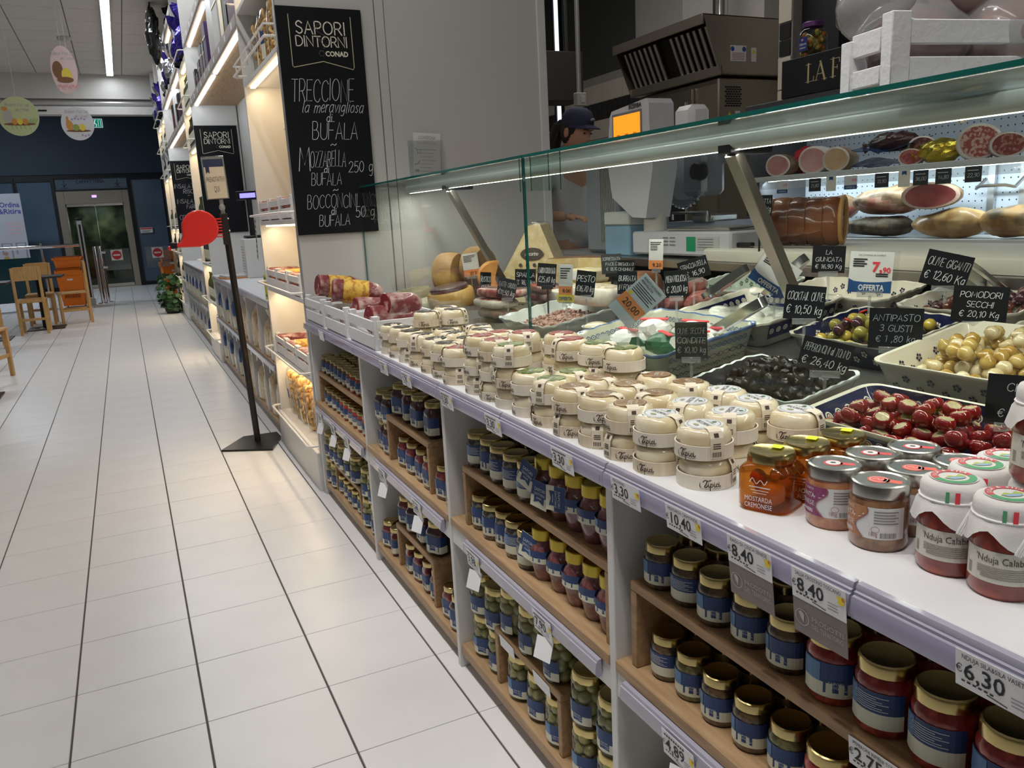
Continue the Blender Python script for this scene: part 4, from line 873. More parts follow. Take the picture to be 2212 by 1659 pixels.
# tall glass jars of whole green olives
oliveM = SPECK('green_olive_skin', (.20, .19, .055), (.31, .28, .10), 30, .4, .6, .35, .5)
R4, H4 = .046, .126
rg = random.Random(8); mb = MB()
for lev in range(4):
    for k in range(7):
        a = 2 * PI * (k + .5 * (lev % 2)) / 7 + rg.uniform(-.12, .12); st = len(mb.v); rr = R4 - .0185
        mb.ball((0, 0, 0), (.0165, .0165, .0195), 9, 7); mb.xf(Matrix.Translation((rr * cos(a), rr * sin(a), .021 + lev * .026)) @ Matrix.Rotation(rg.uniform(0, 3), 4, 'X') @ Matrix.Rotation(rg.uniform(0, 3), 4, 'Y'), st)
mb.lathe([(0, .008), (R4 - .022, .008), (R4 - .022, .105), (0, .105)], 10)
ol_me = mb.mesh('olives', oliveM)
oj_glass = jar_body('jar_glass', R4, H4, jarglass, 'round'); oj_lid = lid_mesh('lid', .0425, H4 * .85, .02, goldlid)
ojl = label_mesh('label', R4, .012, .050, 'logo', 1.7)
def jar(key, x, y, z, label, group, rz=0, rg=rng):
    t = T('preserve_jar', label, 'jar', (x, y, z), rz, group)
    if key == 'olive':
        OBJ('jar_glass', oj_glass, t); o = OBJ('olives', ol_me, t); o['kind'] = 'stuff'; OBJ('lid', oj_lid, t); OBJ('label', ojl, t); return t
    J = JT[key]; OBJ('jar_body', J['body'], t); OBJ('lid', J['lid'], t)
    if J['lab']: OBJ('label', rg.choice(J['lab']), t)
    return t
KIND = {'s_brown': 'squat brown jar', 's_green': 'squat green jar', 's_red': 'squat red jar', 'm_red': 'round red jar', 'm_brown': 'round brown jar', 'm_pepper': 'round jar of speckled spread', 'q_dark': 'square jar of dark jam', 'q_wine': 'small square wine-red jam jar', 'a_pink': 'waisted jar of pink sauce', 'a_red': 'waisted jar of red sauce', 'olive': 'tall green olive jar'}
jr = random.Random(21)
def face(x, y): return math.atan2(y, x) + PI - PI + 0   # turn label towards the aisle a little towards the camera
def row(keys, ys, x, z, where, rot0=.35, row2=None, jitter=.004, rows=2):
    # front row then rows behind, first = leftmost (farthest along the counter)
    for k, (key, y) in enumerate(zip(keys, ys)):
        jar(key, x + jr.uniform(-jitter, jitter), y, z, '%s, %s from left, front row, %s' % (KIND[key], ORD[k], where), 'jars ' + where, rot0 + jr.uniform(-.35, .35))
    for q in range(1, rows):
        for k, (key, y) in enumerate(zip(keys, ys)):
            d_ = .074 if key[0] == 's' else .08
            jar(key, x + d_ * q + jr.uniform(-jitter, jitter), y + jr.uniform(-.004, .004), z, '%s, %s from left, second row, %s' % (KIND[key], ORD[k], where), 'jars ' + where, rot0 + jr.uniform(-.5, .5))
ZM, ZB = .4797, .0777; ZR = ZM + RH
# nearest bay
row(['s_brown'] * 5, [1.100, 1.025, .950, .873, .793], .800, ZR, 'on nearest riser')
row(['m_red'] * 5, [.712, .632, .552, .470, .392], .805, ZR, 'right half of nearest riser')
row(['s_brown', 's_green', 's_brown', 's_brown', 's_green', 'm_red', 'm_red', 'm_red', 'm_red'], [1.083, 1.012, .936, .860, .785, .700, .610, .530, .445], .795, ZM, 'under nearest riser')
row(['m_red'] * 9, [1.125, 1.045, .965, .885, .805, .725, .645, .565, .485], .795, ZB, 'bottom shelf, nearest bay')
# second bay
row(['m_pepper'] * 5 + ['a_pink'] * 5, [1.935, 1.858, 1.780, 1.700, 1.622, 1.545, 1.475, 1.402, 1.330, 1.262], .802, ZR, 'on riser, second bay')
row(['m_pepper'] * 5 + ['a_pink'] * 5, [1.915, 1.835, 1.770, 1.698, 1.626, 1.552, 1.476, 1.402, 1.330, 1.262], .795, ZM, 'under riser, second bay')
row(['olive', 'olive'], [1.952, 1.850], .800, ZB, 'bottom left of second bay', .2)
for k, y in enumerate((1.952, 1.850)): jar('olive', .800, y, ZB + .128, 'tall green olive jar, %s from left, upper tier, bottom left, second bay' % ORD[k], 'jars bottom left of second bay', .2)
row(['olive'] * 3, [1.712, 1.607, 1.500], .800, ZB, 'under bottom riser, second bay', .2)
row(['olive'] * 3, [1.750, 1.640, 1.505], .800, ZB + .163, 'on bottom riser, second bay', .2)
row(['olive', 'olive'], [1.375, 1.265], .800, ZB, 'bottom right of second bay', .2)
for k, y in enumerate((1.375, 1.265)): jar('olive', .800, y, ZB + .128, 'tall green olive jar, %s from left, upper tier, bottom right, second bay' % ORD[k], 'jars bottom right of second bay', .2)
# third bay
row(['q_dark', 'q_dark'], [2.82, 2.735], .80, ZM, 'left of short riser, third bay', .15)
for k, y in enumerate((2.82, 2.735)): jar('q_dark', .80, y, ZM + .113, 'square jar of dark jam, %s from left, upper tier, left of short riser' % ORD[k], 'jars left of short riser, third bay', .15)
row(['q_dark', 'q_dark', 'q_dark', 'q_dark'], [2.635, 2.53, 2.42, 2.30], .81, ZM + .165, 'on short riser, third bay', .15)
row(['q_wine'] * 4, [2.565, 2.475, 2.385, 2.300], .79, ZM, 'under short riser, third bay', .15)
row(['q_wine', 'q_wine'], [2.185, 2.10], .79, ZM, 'right of short riser, third bay', .15)
row(['q_wine', 'q_wine'], [2.845, 2.76], .79, ZB, 'bottom left of third bay', .15)
row(['q_wine', 'q_dark', 'q_dark', 'q_dark'], [2.635, 2.54, 2.44, 2.33], .80, ZB + .163, 'on bottom riser, third bay', .15)
row(['q_wine'] * 4, [2.585, 2.50, 2.41, 2.325], .79, ZB, 'under bottom riser, third bay', .15)
row(['q_wine', 'q_dark'], [2.20, 2.11], .79, ZB, 'bottom right of third bay', .15)
# farthest bay
row(['s_brown'] * 6 + ['s_red'] * 4, [3.73, 3.655, 3.58, 3.505, 3.43, 3.355, 3.28, 3.205, 3.13, 3.055], .80, ZM + .1455, 'on riser, farthest bay', .3)
row(['s_brown'] * 4 + ['s_red'] * 6, [3.71, 3.635, 3.56, 3.485, 3.41, 3.335, 3.26, 3.185, 3.11, 3.035], .79, ZM, 'under riser, farthest bay', .3)
row(['olive', 'olive'], [3.755, 3.66], .79, ZB, 'bottom left of farthest bay', .2)
for k, y in enumerate((3.755, 3.66)): jar('olive', .79, y, ZB + .128, 'tall green olive jar, %s from left, upper tier, bottom left, farthest bay' % ORD[k], 'jars bottom left of farthest bay', .2)
row(['olive'] * 4, [3.575, 3.475, 3.375, 3.26], .79, ZB + .135, 'on bottom riser, farthest bay', .2, rows=1)
row(['s_green'] * 5, [3.57, 3.49, 3.41, 3.33, 3.25], .79, ZB, 'under bottom riser, farthest bay', .2)
row(['olive', 'olive'], [3.09, 2.99], .79, ZB, 'bottom right of farthest bay', .2)
for k, y in enumerate((3.09, 2.99)): jar('olive', .79, y, ZB + .128, 'tall green olive jar, %s from left, upper tier, bottom right, farthest bay' % ORD[k], 'jars bottom right of farthest bay', .2)
# swing tags on the waisted jars
for k, (y, z, a, n) in enumerate(((1.560, .735, .35, 'tilted'), (1.500, .705, .1, 'upright'), (1.425, .72, 1.5, 'turned sideways'), (1.575, .555, .2, 'lowest, under the riser'))):
    t = T('neck_tag', 'navy and cream paper neck tag on a waisted jar, %s' % n, 'tag', (.757, y, z), 0, None, (a, .12, .25))
    MB().box(-.0008, 0, -.027, .027, -.03, .03).build('card', labC, t); mb = MB(); mp = PL((-.0014, 0, 0), (0, -1, 0), (0, 0, 1)); mp2 = PL((-.0020, 0, 0), (0, -1, 0), (0, 0, 1))
    mb.patch(mp, -.027, .027, -.004, .03, 1, 1, 0); mb.poly2([(-.016, -.02), (0, -.014), (.016, -.02), (.016, -.004), (-.016, -.004)], mp, 0)
    print_(mb, 'SAPORI', 0, .008, .008, mp2, 1, center=True, fit=.036); print_(mb, 'DINTORNI', 0, -.002, .007, mp2, 1, center=True, fit=.036); print_(mb, 'CONAD', 0, -.009, .0035, mp2, 1, center=True, bold=.03)
    mb.build('print', [labB, labT], t, smooth=0)

# ---- shelf price tags
def price_tag(y, zt, price, label, title=None, taupe=False, x=XF - .0285, tall=.042, big=True, swing=0, w=.086):
    t = T('price_tag', label, 'price tag', (x, y, zt), 0, 'shelf price tags', (0, -.10, 0))
    MB().box(-.0006, 0, -w / 2, w / 2, -tall, 0).build('paper', tagw, t)
    mp = PL((-.0012, 0, 0), (0, -1, 0), (0, 0, 1)); mb = MB()
    if price: print_(mb, price, -w * .40, -tall * .70, tall * .44, mp, 0, bold=.012, fit=w * .62)
    if price: write(mb, '€', -w * .485, -tall * .6, tall * .22, .0009, mp, 0)
    if title: print_(mb, title, -w * .42, -tall * .2, tall * .13, mp, 0, fit=w * .84)
    elif price:
        for k in range(9): mb.patch(mp, -w * .42 + k * .0062, -w * .42 + k * .0062 + .0042, -tall * .2, -tall * .12, 1, 1, 0)
    if price:
        for k in range(6): mb.patch(mp, -w * .42 + k * .006, -w * .42 + k * .006 + .0038, -tall * .83, -tall * .78, 1, 1, 0)
        mb.stroke([(-w * .1, -tall * .87), (-w * .1 + .02, -tall * .93)], .0012, mp, 0)
        for k in range(3): mb.patch(mp, w * .18, w * .36, -tall * (.62 + .1 * k), -tall * (.59 + .1 * k), 1, 1, 3)
        mb.poly2([(w * .34, -tall * .26), (w * .47, -tall * .22), (w * .48, -tall * .44), (w * .44, -tall * .52), (w * .36, -tall * .48), (w * .37, -tall * .38)], mp, 1); mb.disc(mp, w * .465, -tall * .3, .003, 8, 2)
    mb.build('print', [tagk, tagy, tago, M('tag_grey_print', (.4, .4, .45), .6)], t, smooth=0)
    if taupe:
        c = MB().box(-.0003, .0006, -w / 2, w / 2, -tall - .05, -tall).build('taupe_card', tagg, t); mb = MB(); mp = PL((-.0010, 0, 0), (0, -1, 0), (0, 0, 1))
        mb.stroke([(-.028 + .011 * cos(q * PI / 8), -tall - .025 + .011 * sin(q * PI / 8)) for q in range(16)], .0012, mp, 0, True); mb.poly2([(-.034, -tall - .019), (-.029, -tall - .016), (-.024, -tall - .02), (-.026, -tall - .033), (-.029, -tall - .028)], mp, 0)
        print_(mb, 'PRODOTTI', -.012, -tall - .024, .0075, mp, 0, fit=.05); print_(mb, 'DEL TERRITORIO', -.012, -tall - .034, .0075, mp, 0, fit=.05); mb.build('card_print', M('taupe_print', (.5, .46, .44), .6), c, smooth=0)
    if swing:
        MB().box(-.0003, .0003, -w * .3, w * .3, -.05, 0).build('hanging_slip', tagw, t, loc=(0, -w * .1, -tall), rot=(0, .45, .3))
    return t
zt = ZT - .008
price_tag(3.42, zt, '', 'blank tag on the top rail under the middle white crate')
price_tag(2.50, zt, '1,90', 'small tag on the top rail right of the crates, left of its twin')
price_tag(2.265, zt, '1,70', 'small tag on the top rail below the dark-labelled cheeses')
price_tag(1.927, zt, '3,30', '3,30 tag on the top rail, leftmost of the four')
price_tag(1.631, zt, '3,30', '3,30 tag on the top rail, second of the four')
price_tag(1.305, zt, '3,30', '3,30 tag on the top rail, third of the four')
price_tag(1.085, zt, '3,30', '3,30 tag on the top rail at the bay post, rightmost of the four', 'PECORINO')
price_tag(.927, zt, '10,40', '10,40 tag on the top rail below the mostarda jar', 'MOSTARDA CREMONESE')
price_tag(.783, zt, '8,40', '8,40 tag with taupe card below the purple-labelled jar', 'RAGU DI CINTA SENESE', True)
price_tag(.661, zt, '8,40', '8,40 tag with taupe card below the brown-labelled jar', 'SALSA CROSTINO TOSCANO', True)
price_tag(.435, zt, '6,30', '6,30 tag on the top rail at the right picture edge', 'NDUJA SILA&SILA VASETTO')
zm = .448; xm = XF - .0195
for y, p, l, sw in ((3.683, '3,90', 'leftmost mid-rail tag of the farthest bay', 1), (3.427, '2,98', 'middle mid-rail tag of the farthest bay', 1), (3.187, '4,15', 'rightmost mid-rail tag of the farthest bay', 1), (2.67, '2,99', '2,99 tag with hanging slip on third bay mid rail', 1), (2.293, '3,49', '3,49 tag with hanging slip on third bay mid rail', 1), (1.837, '3,98', '3,98 tag with hanging slip on second bay mid rail', 1), (1.444, '7,90', '7,90 tag with hanging slip on second bay mid rail', 1), (.956, '4,89', '4,89 tag with hanging slip on nearest bay mid rail', 1)):
    price_tag(y, zm, p, l, None, False, xm, .05, True, sw)
price_tag(.60, ZR - .005, '2,75', '2,75 tag on the front edge of the nearest riser', 'PEPERONI RIPIENI TONNO', False, .7535)
price_tag(1.725, .236, '', 'blank slip on the bottom riser edge, left one', None, False, .7535, .034); price_tag(1.531, .236, '', 'blank slip on the bottom riser edge, right one', None, False, .7535, .034)
# ================================================================ CHEESES ON THE COUNTER
cheeseM = SPECK('fresh_cheese', (.76, .64, .40), (.86, .78, .58), 14, .4, .6, .2, .8, .35)
bandM = WOOD('poplar_band', (.72, .60, .44), (.80, .70, .55), 2, .55, 4)
bandW = M('pale_band', (.82, .75, .64), .5, 0, .03)
sealM = M('paper_seal', (.78, .70, .56), .5, 0, .05)
lidc = {'d': SPECK('lid_dark', (.035, .03, .026), (.12, .10, .085), 60, rough=.6), 'r': SPECK('lid_red', (.28, .03, .03), (.42, .10, .08), 60), 'g': SPECK('lid_green', (.09, .14, .02), (.30, .34, .12), 50), 'b': SPECK('lid_brown', (.20, .10, .03), (.34, .20, .09), 60), 'w': M('lid_white', (.72, .73, .74), .35)}
lidt = {'d': 'PEPE', 'r': 'PEPERONCINO', 'g': 'OLIVE', 'b': 'NOCI', 'w': 'PECORINO'}
inkM = M('brown_ink', (.06, .04, .03), .6); gpr = M('lid_print', (.62, .62, .55), .5)
RC, HC = .0445, .048
def cheese_mesh(seed):
    rg = random.Random(seed); mb = MB(); n = 22
    prof = [(0, .003), (RC * .8, .002), (RC * .97, .008), (RC * .96, .026), (RC * .97, .034), (RC * .90, .0435), (RC * .74, .0475), (RC * .5, .0465), (0, .046)]
    mb.lathe(prof, n)
    for i, v in enumerate(mb.v):
        if v[2] > .02: k = 1 + rg.uniform(-.035, .035); mb.v[i] = (v[0] * k, v[1] * k, v[2] + rg.uniform(-.0016, .0014))
    return mb.mesh('cheese_round', cheeseM, 70)
chm = [cheese_mesh(k) for k in range(4)]
def band_mesh(mat):
    mb = MB().lathe([(RC + .0005, .0), (RC + .0028, .0), (RC + .0028, .023), (RC + .0005, .023), (RC + .0005, .0)], 28)
    cy = CY(RC + .0033, PI - .30, .006)
    # script lettering 'i Tipici'
    mb2 = MB(); w = .0012
    def sc(pts, th=.0013): mb.stroke(catmull(pts, 3), th, cy, 1)
    k = .0022
    def S(p, ox, th=.0013): sc([(ox + a * k, b * k) for a, b in p], th)
    S([(0, 2.2), (.2, .3), (.9, .1)], -.006); mb.disc(cy, -.006 + .2 * k, 3 * k, .0007, 6, 1)
    S([(-1.2, 4.2), (.3, 5.4), (2, 4.6), (4.2, 5.2)], .002, .0016); S([(1.6, 4.8), (.8, 2.4), (-.3, .6), (.8, -.1), (1.8, 1.2)], .002, .0018)
    for ox, g in ((.0075, 'i'), (.0105, 'p'), (.0165, 'i'), (.0195, 'c'), (.0245, 'i')):
        if g == 'i': S([(0, 2.4), (.1, .4), (.9, .2), (1.3, .8)], ox); mb.disc(cy, ox + .1 * k, 3.4 * k, .0007, 6, 1)
        if g == 'p': S([(.3, 2.6), (0, -2.4)], ox); S([(.1, 1.8), (1.1, 2.6), (1.9, 1.4), (1.1, .1), (.2, .6)], ox)
        if g == 'c': S([(1.6, 2.1), (.8, 2.5), (.1, 1.2), (.8, .1), (1.8, .7)], ox)
    sc([(-.004, -.0022), (.004, -.003), (.010, -.0024)], .0006); sc([(.014, -.0024), (.022, -.0028), (.028, -.002)], .0006)
    return mb.mesh('wood_band', [mat, inkM], 0)
bnd = [band_mesh(bandM), band_mesh(bandW), band_mesh(bandW)]
def lid_disc(key):
    mb = MB(); z = .0488; mp = lambda u, v: (u, v, z); mp2 = lambda u, v: (u, v, z + .0006)
    mb.lathe([(0, .0462), (.031, .0462), (.031, .0486), (0, .0488)], 26)
    mpr = lambda u, v: mp2(*(Matrix.Rotation(-PI / 2 - .5, 2) @ Vector((u, v))))
    print_(mb, lidt[key], 0, -.004, .009, mpr, 1, center=True, fit=.042, bold=.01); print_(mb, 'PECORINO', 0, .010, .004, mpr, 1, center=True, fit=.03)
    mb.stroke([(.0265 * cos(q * PI / 13), .0265 * sin(q * PI / 13)) for q in range(26)], .0007, mp2, 1, True)
    if key == 'w': mb.disc(lambda u, v: mpr(u, v), .0, .019, .004, 10, 2); mb.disc(lambda u, v: mpr(u, v), .0, -.014, .007, 14, 3, .004)
    return mb.mesh('top_label', [lidc[key], inkM if key == 'w' else gpr, M('leaf_green', (.05, .16, .06), .5), M('sheep_grey', (.35, .36, .22), .6)], 0)
lids_ = {k: lid_disc(k) for k in 'drgbw'}
def seal_mesh():
    mb = MB(); P = [(.020, .0496), (.034, .0493), (.041, .046), (.0462, .036), (.0478, .024), (.0480, .004)]; w = .011
    v = [(r_, s_ * w, z) for r_, z in P for s_ in (-1, 1)]
    mb.add(v, [(2 * i, 2 * i + 1, 2 * i + 3, 2 * i + 2) for i in range(len(P) - 1)], 0)
    mb.add([(.0484, -.008 + i * .0016, z) for i in range(0, 10) for z in (.006, .014)], [(2 * i, 2 * i + 2, 2 * i + 3, 2 * i + 1) for i in range(0, 9, 2)], 1)
    for z in (.019, .0225, .026): mb.add([(.0482, -.007, z), (.0482, .006, z), (.0482 - .0002, .006, z + .0016), (.0482 - .0002, -.007, z + .0016)], [(0, 1, 2, 3)], 1)
    mb.add([(.0462, -.004, .0375), (.0462, .004, .0375), (.043, .004, .0435), (.043, -.004, .0435)], [(0, 1, 2, 3)], 1)
    return mb.mesh('paper_seal', [sealM, inkM], 0)
sl_me = seal_mesh()
CH = [(0.958, 2.544, 3, 'd'), (0.949, 2.446, 3, 'd'), (0.86, 2.462, 3, 'd'), (0.786, 2.606, 2, 'd'), (0.786, 2.513, 2, 'd'), (0.887, 2.365, 2, 'd'), (0.786, 2.407, 2, 'd'), (0.788, 2.313, 2, 'd'), (0.87, 2.268, 2, 'd'), (0.999, 2.367, 2, 'd'), (0.97, 2.275, 2, 'd'), (0.786, 2.196, 2, 'd'), (0.786, 2.097, 2, 'd'), (0.89, 1.915, 2, 'd'), (0.867, 2.148, 2, 'd'), (0.999, 2.180, 2, 'r'), (0.952, 1.735, 3, 'r'), (0.782, 2.0, 2, 'r'), (0.786, 1.850, 3, 'r'), (0.786, 1.755, 3, 'r'), (0.952, 2.036, 2, 'r'), (0.93, 1.643, 3, 'r'), (0.897, 1.818, 3, 'r'), (0.999, 1.945, 2, 'g'), (0.786, 1.665, 3, 'g'), (0.999, 1.818, 2, 'g'), (0.948, 1.548, 3, 'g'), (0.957, 1.455, 3, 'g'), (0.786, 1.572, 2, 'g'), (0.86, 1.512, 2, 'g'), (0.784, 1.470, 2, 'g'), (0.975, 1.360, 2, 'b'), (0.869, 1.417, 2, 'b'), (0.784, 1.376, 2, 'b'), (0.88, 1.323, 2, 'b'), (0.79, 1.282, 2, 'b'), (0.985, 1.265, 2, 'b'), (0.883, 1.228, 2, 'b'), (0.789, 1.188, 2, 'b'), (0.999, 1.171, 2, 'w'), (0.985, 1.078, 2, 'w'), (0.886, 1.134, 2, 'w'), (0.789, 1.093, 2, 'w'), (0.898, 1.040, 2, 'w'), (0.808, 0.994, 2, 'w'), (0.990, 0.980, 2, 'w')]
cname = {'d': 'dark', 'r': 'red', 'g': 'green', 'b': 'brown', 'w': 'white'}
cr = random.Random(17); cnt = {}
for (x, y, n, key) in sorted(CH, key=lambda c: -c[1]):
    i = cnt.get(key, 0); cnt[key] = i + 1
    for lv in range(n):
        pos = 'top' if lv == n - 1 else ('bottom' if lv == 0 else 'middle')
        dx, dy = cr.uniform(-.003, .003), cr.uniform(-.003, .003)
        t = T('cheese', 'small round cheese, %s of the %s %s-labelled stack counted from the crates' % (pos, ORD[i], cname[key]), 'cheese', (x + (dx if lv else 0), y + (dy if lv else 0), ZT + .0004 + lv * (HC + .0015)), .35 + cr.uniform(-.9, .9), 'stacked round cheeses')
        OBJ('cheese_round', cr.choice(chm), t, (0, 0, 0), (0, 0, cr.uniform(0, 6))); OBJ('wood_band', bnd[cr.randrange(3)], t)
        OBJ('top_label', lids_[key], t); OBJ('paper_seal', sl_me, t, (0, 0, 0), (0, 0, PI + cr.choice((.85, 1.0, 1.3, -.9))))

# ================================================================ JARS ON THE COUNTER (right)
# mostarda: square-shouldered clear jars with gold lids
amber = THIN('amber_syrup_glass', (.80, .45, .14), .02, 1.45, .16, (.40, .15, .02))
fruitM = [M('fruit_yellow', (.72, .38, .04), .4), M('fruit_red', (.55, .02, .04), .35), M('fruit_orange', (.62, .22, .02), .4)]
mj_body = MB().lathe([(0, .002), (.035, 0), (.0395, .006), (.0395, .058), (.037, .064), (.030, .069), (.030, .080), (0, .080)], 28, sq=5).mesh('jar_glass', amber, 50)
mj_lid = MB().lathe([(.0325, .071), (.034, .072), (.034, .083), (.032, .0865), (.029, .0855), (0, .084)], 28).mesh('lid', goldlid, 35)
mj_dot = MB().patch(lambda u, v: (u, v, .0872), .008, .026, -.010, .006).mesh('sticker', M('neon_yellow', (.75, .85, .02), .5), 0)
mb = MB(); sqm = PL((-.0400, 0, 0), (0, -1, 0), (0, 0, 1))
print_(mb, 'MOSTARDA', -.024, .017, .0075, sqm, 0, fit=.042); print_(mb, 'CREMONESE', -.024, .007, .0075, sqm, 0, fit=.042); mb.stroke(catmull([(-.016, .046), (-.012, .052), (-.006, .044), (0, .05), (.006, .044), (.010, .05)]), .0012, sqm, 0); mb.stroke([(-.014, .034), (.012, .034)], .001, sqm, 0); mb.stroke([(-.011, .030), (.009, .030)], .001, sqm, 0); mb.stroke([(-.016, .039), (.014, .039)], .0016, sqm, 0)
mj_txt = mb.mesh('lettering', M('white_print', (.85, .82, .76), .5), 0)
for k, (x, y) in enumerate(((.820, .858), (.893, .861), (.968, .862))):
    t = T('mostarda_jar', 'amber mostarda jar with gold lid, %s' % ['frontmost by the shelf edge', 'middle of the three', 'rearmost by the glass'][k], 'jar', (x, y, ZT + .0005), .42 + .03 * k, 'amber mostarda jars')
    OBJ('jar_glass', mj_body, t); OBJ('lid', mj_lid, t); OBJ('sticker', mj_dot, t); OBJ('lettering', mj_txt, t)
    for q, (a, b, c, r_, m_) in enumerate(((-.016, -.008, .026, .020, 0), (-.020, .012, .048, .012, 1), (.012, -.010, .05, .012, 1), (-.020, -.014, .056, .008, 2), (.010, .014, .026, .016, 2), (-.006, .0, .018, .013, 2))):
        MB().ball((a, b, c), r_, 12, 8).build('candied_fruit', fruitM[m_], t)
# meat sauce jars with silver lids and wavy label
def wavy_label(c):
    mb = MB(); cy = CY(.0368, PI - 1.45, .018); cy2 = CY(.0372, PI - 1.45, .018); cy3 = CY(.0376, PI - 1.45, .018); L_ = .104; h = .042
    mb.patch(cy, 0, L_, 0, h, 16, 1, 1)
    edge = [(.048 + .008 * sin(q / 10 * 2 * PI + 2.4) + .004 * (q / 10), h * q / 10) for q in range(11)]
    for a, b in zip(edge[:-1], edge[1:]):
        for i in range(6): mb.add([cy2(a[0] * i / 6, a[1]), cy2(a[0] * (i + 1) / 6, a[1]), cy2(b[0] * (i + 1) / 6, b[1]), cy2(b[0] * i / 6, b[1])], [(0, 1, 2, 3)], 0)
    mb.stroke(edge, .0016, cy3, 2); print_(mb, 'CINTA', .012, .025, .0068, cy3, 1, fit=.03); print_(mb, 'SENESE', .010, .014, .0068, cy3, 1, fit=.032); print_(mb, 'RANIERI', .012, .004, .005, cy3, 1, bold=.03, fit=.03); print_(mb, 'CLASSICO', .018, .036, .0035, cy3, 1, fit=.02)
    for k in range(5): mb.patch(cy2, .066, .096 - .004 * (k % 2), .036 - k * .0038, .0375 - k * .0038, 5, 1, 3)
    for k in range(12): mb.patch(cy2, .074 + k * .0017, .074 + k * .0017 + (.0009 if k % 3 else .0013), .002, .009, 1, 1, 3)
    print_(mb, '180g', .060, .004, .006, cy2, 2, fit=.011); mb.stroke([(.068 + .005 * cos(q * PI / 6), .013 + .004 * sin(q * PI / 6)) for q in range(12)], .0005, cy2, 2, True)
    return mb.mesh('label', [c, M('label_white', (.72, .72, .72), .45), M('label_wine_print', (.35, .14, .14), .5), M('label_grey_print', (.25, .24, .25), .5)], 0)
wl = [wavy_label(M('label_purple', (.26, .055, .15), .4)), wavy_label(M('label_tan', (.46, .20, .09), .4))]
sj_prof = [(0, .002), (.033, 0), (.036, .006), (.036, .064), (.0345, .069), (.031, .072), (.031, .082), (0, .082)]
sj = [MB().lathe(sj_prof, 24).mesh('jar_body', contents('ragu_orange', (.42, .15, .07), (.55, .26, .14), 50), 50), MB().lathe(sj_prof, 24).mesh('jar_body', contents('pate_brown', (.20, .09, .04), (.32, .17, .085), 50), 50)]
mb = MB().lathe([(.0345, .070), (.0365, .071), (.0365, .082), (.0350, .0865), (.032, .0875), (.0305, .0862), (0, .0855)], 30)
sj_lid = mb.mesh('lid', silverlid, 35)
mb = MB(); mq = lambda u, v: (u, v, .0861); mq2 = lambda u, v: (u, v, .0866)
mb.disc(mq, -.002, 0, .0125, 22, 0); mb.patch(mq, .004, .034, -.005, .005, 1, 1, 0); mb.disc(mq2, -.002, 0, .0098, 22, 1); mb.disc(lambda u, v: (u, v, .0870), -.002, 0, .004, 8, 2, .003)
sj_seal = [mb.mesh('lid_sticker', [M('sticker_red', (.80, .10, .11), .4), M('sticker_white', (.8, .78, .78), .5), greyp], 0)]
mb = MB(); mb.disc(mq, -.002, 0, .0135, 22, 0); mb.patch(mq, .004, .034, -.006, .006, 1, 1, 0); mb.stroke([(-.002 + .0105 * cos(q * PI / 8), .0105 * sin(q * PI / 8)) for q in range(16)], .0008, mq2, 1, True); mb.stroke(catmull([(-.009, -.002), (-.004, .003), (.0, -.003), (.004, .002)]), .001, mq2, 1)
sj_seal.append(mb.mesh('lid_sticker', [M('sticker_coral', (.82, .16, .12), .4), M('sticker_white', (.8, .78, .78), .5)], 0))
for k, (x, y, ty, nm) in enumerate(((.845, .764, 0, 'purple-labelled sauce jar in front'), (.922, .768, 0, 'second purple-labelled sauce jar, behind the front one'), (.993, .755, 0, 'rearmost purple-labelled sauce jar, against the glass'), (.839, .684, 1, 'tan-labelled sauce jar in front with barcode showing'), (.914, .692, 1, 'second tan-labelled sauce jar, behind the front one'), (.988, .677, 1, 'rearmost tan-labelled sauce jar, against the glass'))):
    t = T('sauce_jar', nm + ', silver lid', 'jar', (x, y, ZT + .0005), .22 if k == 3 else .42, 'silver-lidded sauce jars')
    OBJ('jar_body', sj[ty], t); OBJ('lid', sj_lid, t); OBJ('lid_sticker', sj_seal[ty], t, (0, 0, 0), (0, 0, -.95 - .35)); OBJ('label', wl[ty], t)
# 'nduja jars with cloth caps tied with string
clothM = M('white_cloth', (.74, .72, .70), .85, 0, .06, 60, .08, 300); stringM = M('white_string', (.85, .84, .82), .8, 0, .05)
rg = random.Random(6); n = 36; mb = MB(); v = []
prof = [(0, .1135), (.024, .1135), (.0325, .111), (.0350, .106), (.0355, .097), (.0335, .092), (.0365, .086), (.0375, .080), (.0395, .070)]
for i, (r_, z) in enumerate(prof):
    if i == 0: v.append((0, 0, z)); continue
    for k in range(n):
        a = 2 * PI * k / n; w = (.05 * (1.2 + sin(9 * a)) + rg.uniform(0, .02)) * max(0, (i - 4)) / 4; dz = (.010 * sin(4 * a + .6)) * max(0, i - 6) / 2
        v.append((r_ * (1 + w) * cos(a), r_ * (1 + w) * sin(a), z - dz))
fs = [(0, 1 + k, 1 + (k + 1) % n) for k in range(n)] + [(1 + i * n + k, 1 + (i + 1) * n + k, 1 + (i + 1) * n + (k + 1) % n, 1 + i * n + (k + 1) % n) for i in range(len(prof) - 2) for k in range(n)]
nd_cloth = mb.add(v, fs).mesh('cloth_cap', clothM, 80)
mq = lambda u, v: (u, v, .1142); mq2 = lambda u, v: (u, v, .1147); mb = MB(); mb.disc(mq, 0, 0, .026, 28, 0)
for q in range(14):
    a0, a1 = PI * q / 14, PI * (q + 1) / 14
    for sgn, mi in ((1, 1), (-1, 2)): mb.add([mq2(.0165 * cos(sgn * a0), .0165 * sin(sgn * a0)), mq2(.0245 * cos(sgn * a0), .0245 * sin(sgn * a0)), mq2(.0245 * cos(sgn * a1), .0245 * sin(sgn * a1)), mq2(.0165 * cos(sgn * a1), .0165 * sin(sgn * a1))], [(0, 1, 2, 3) if sgn > 0 else (3, 2, 1, 0)], mi)
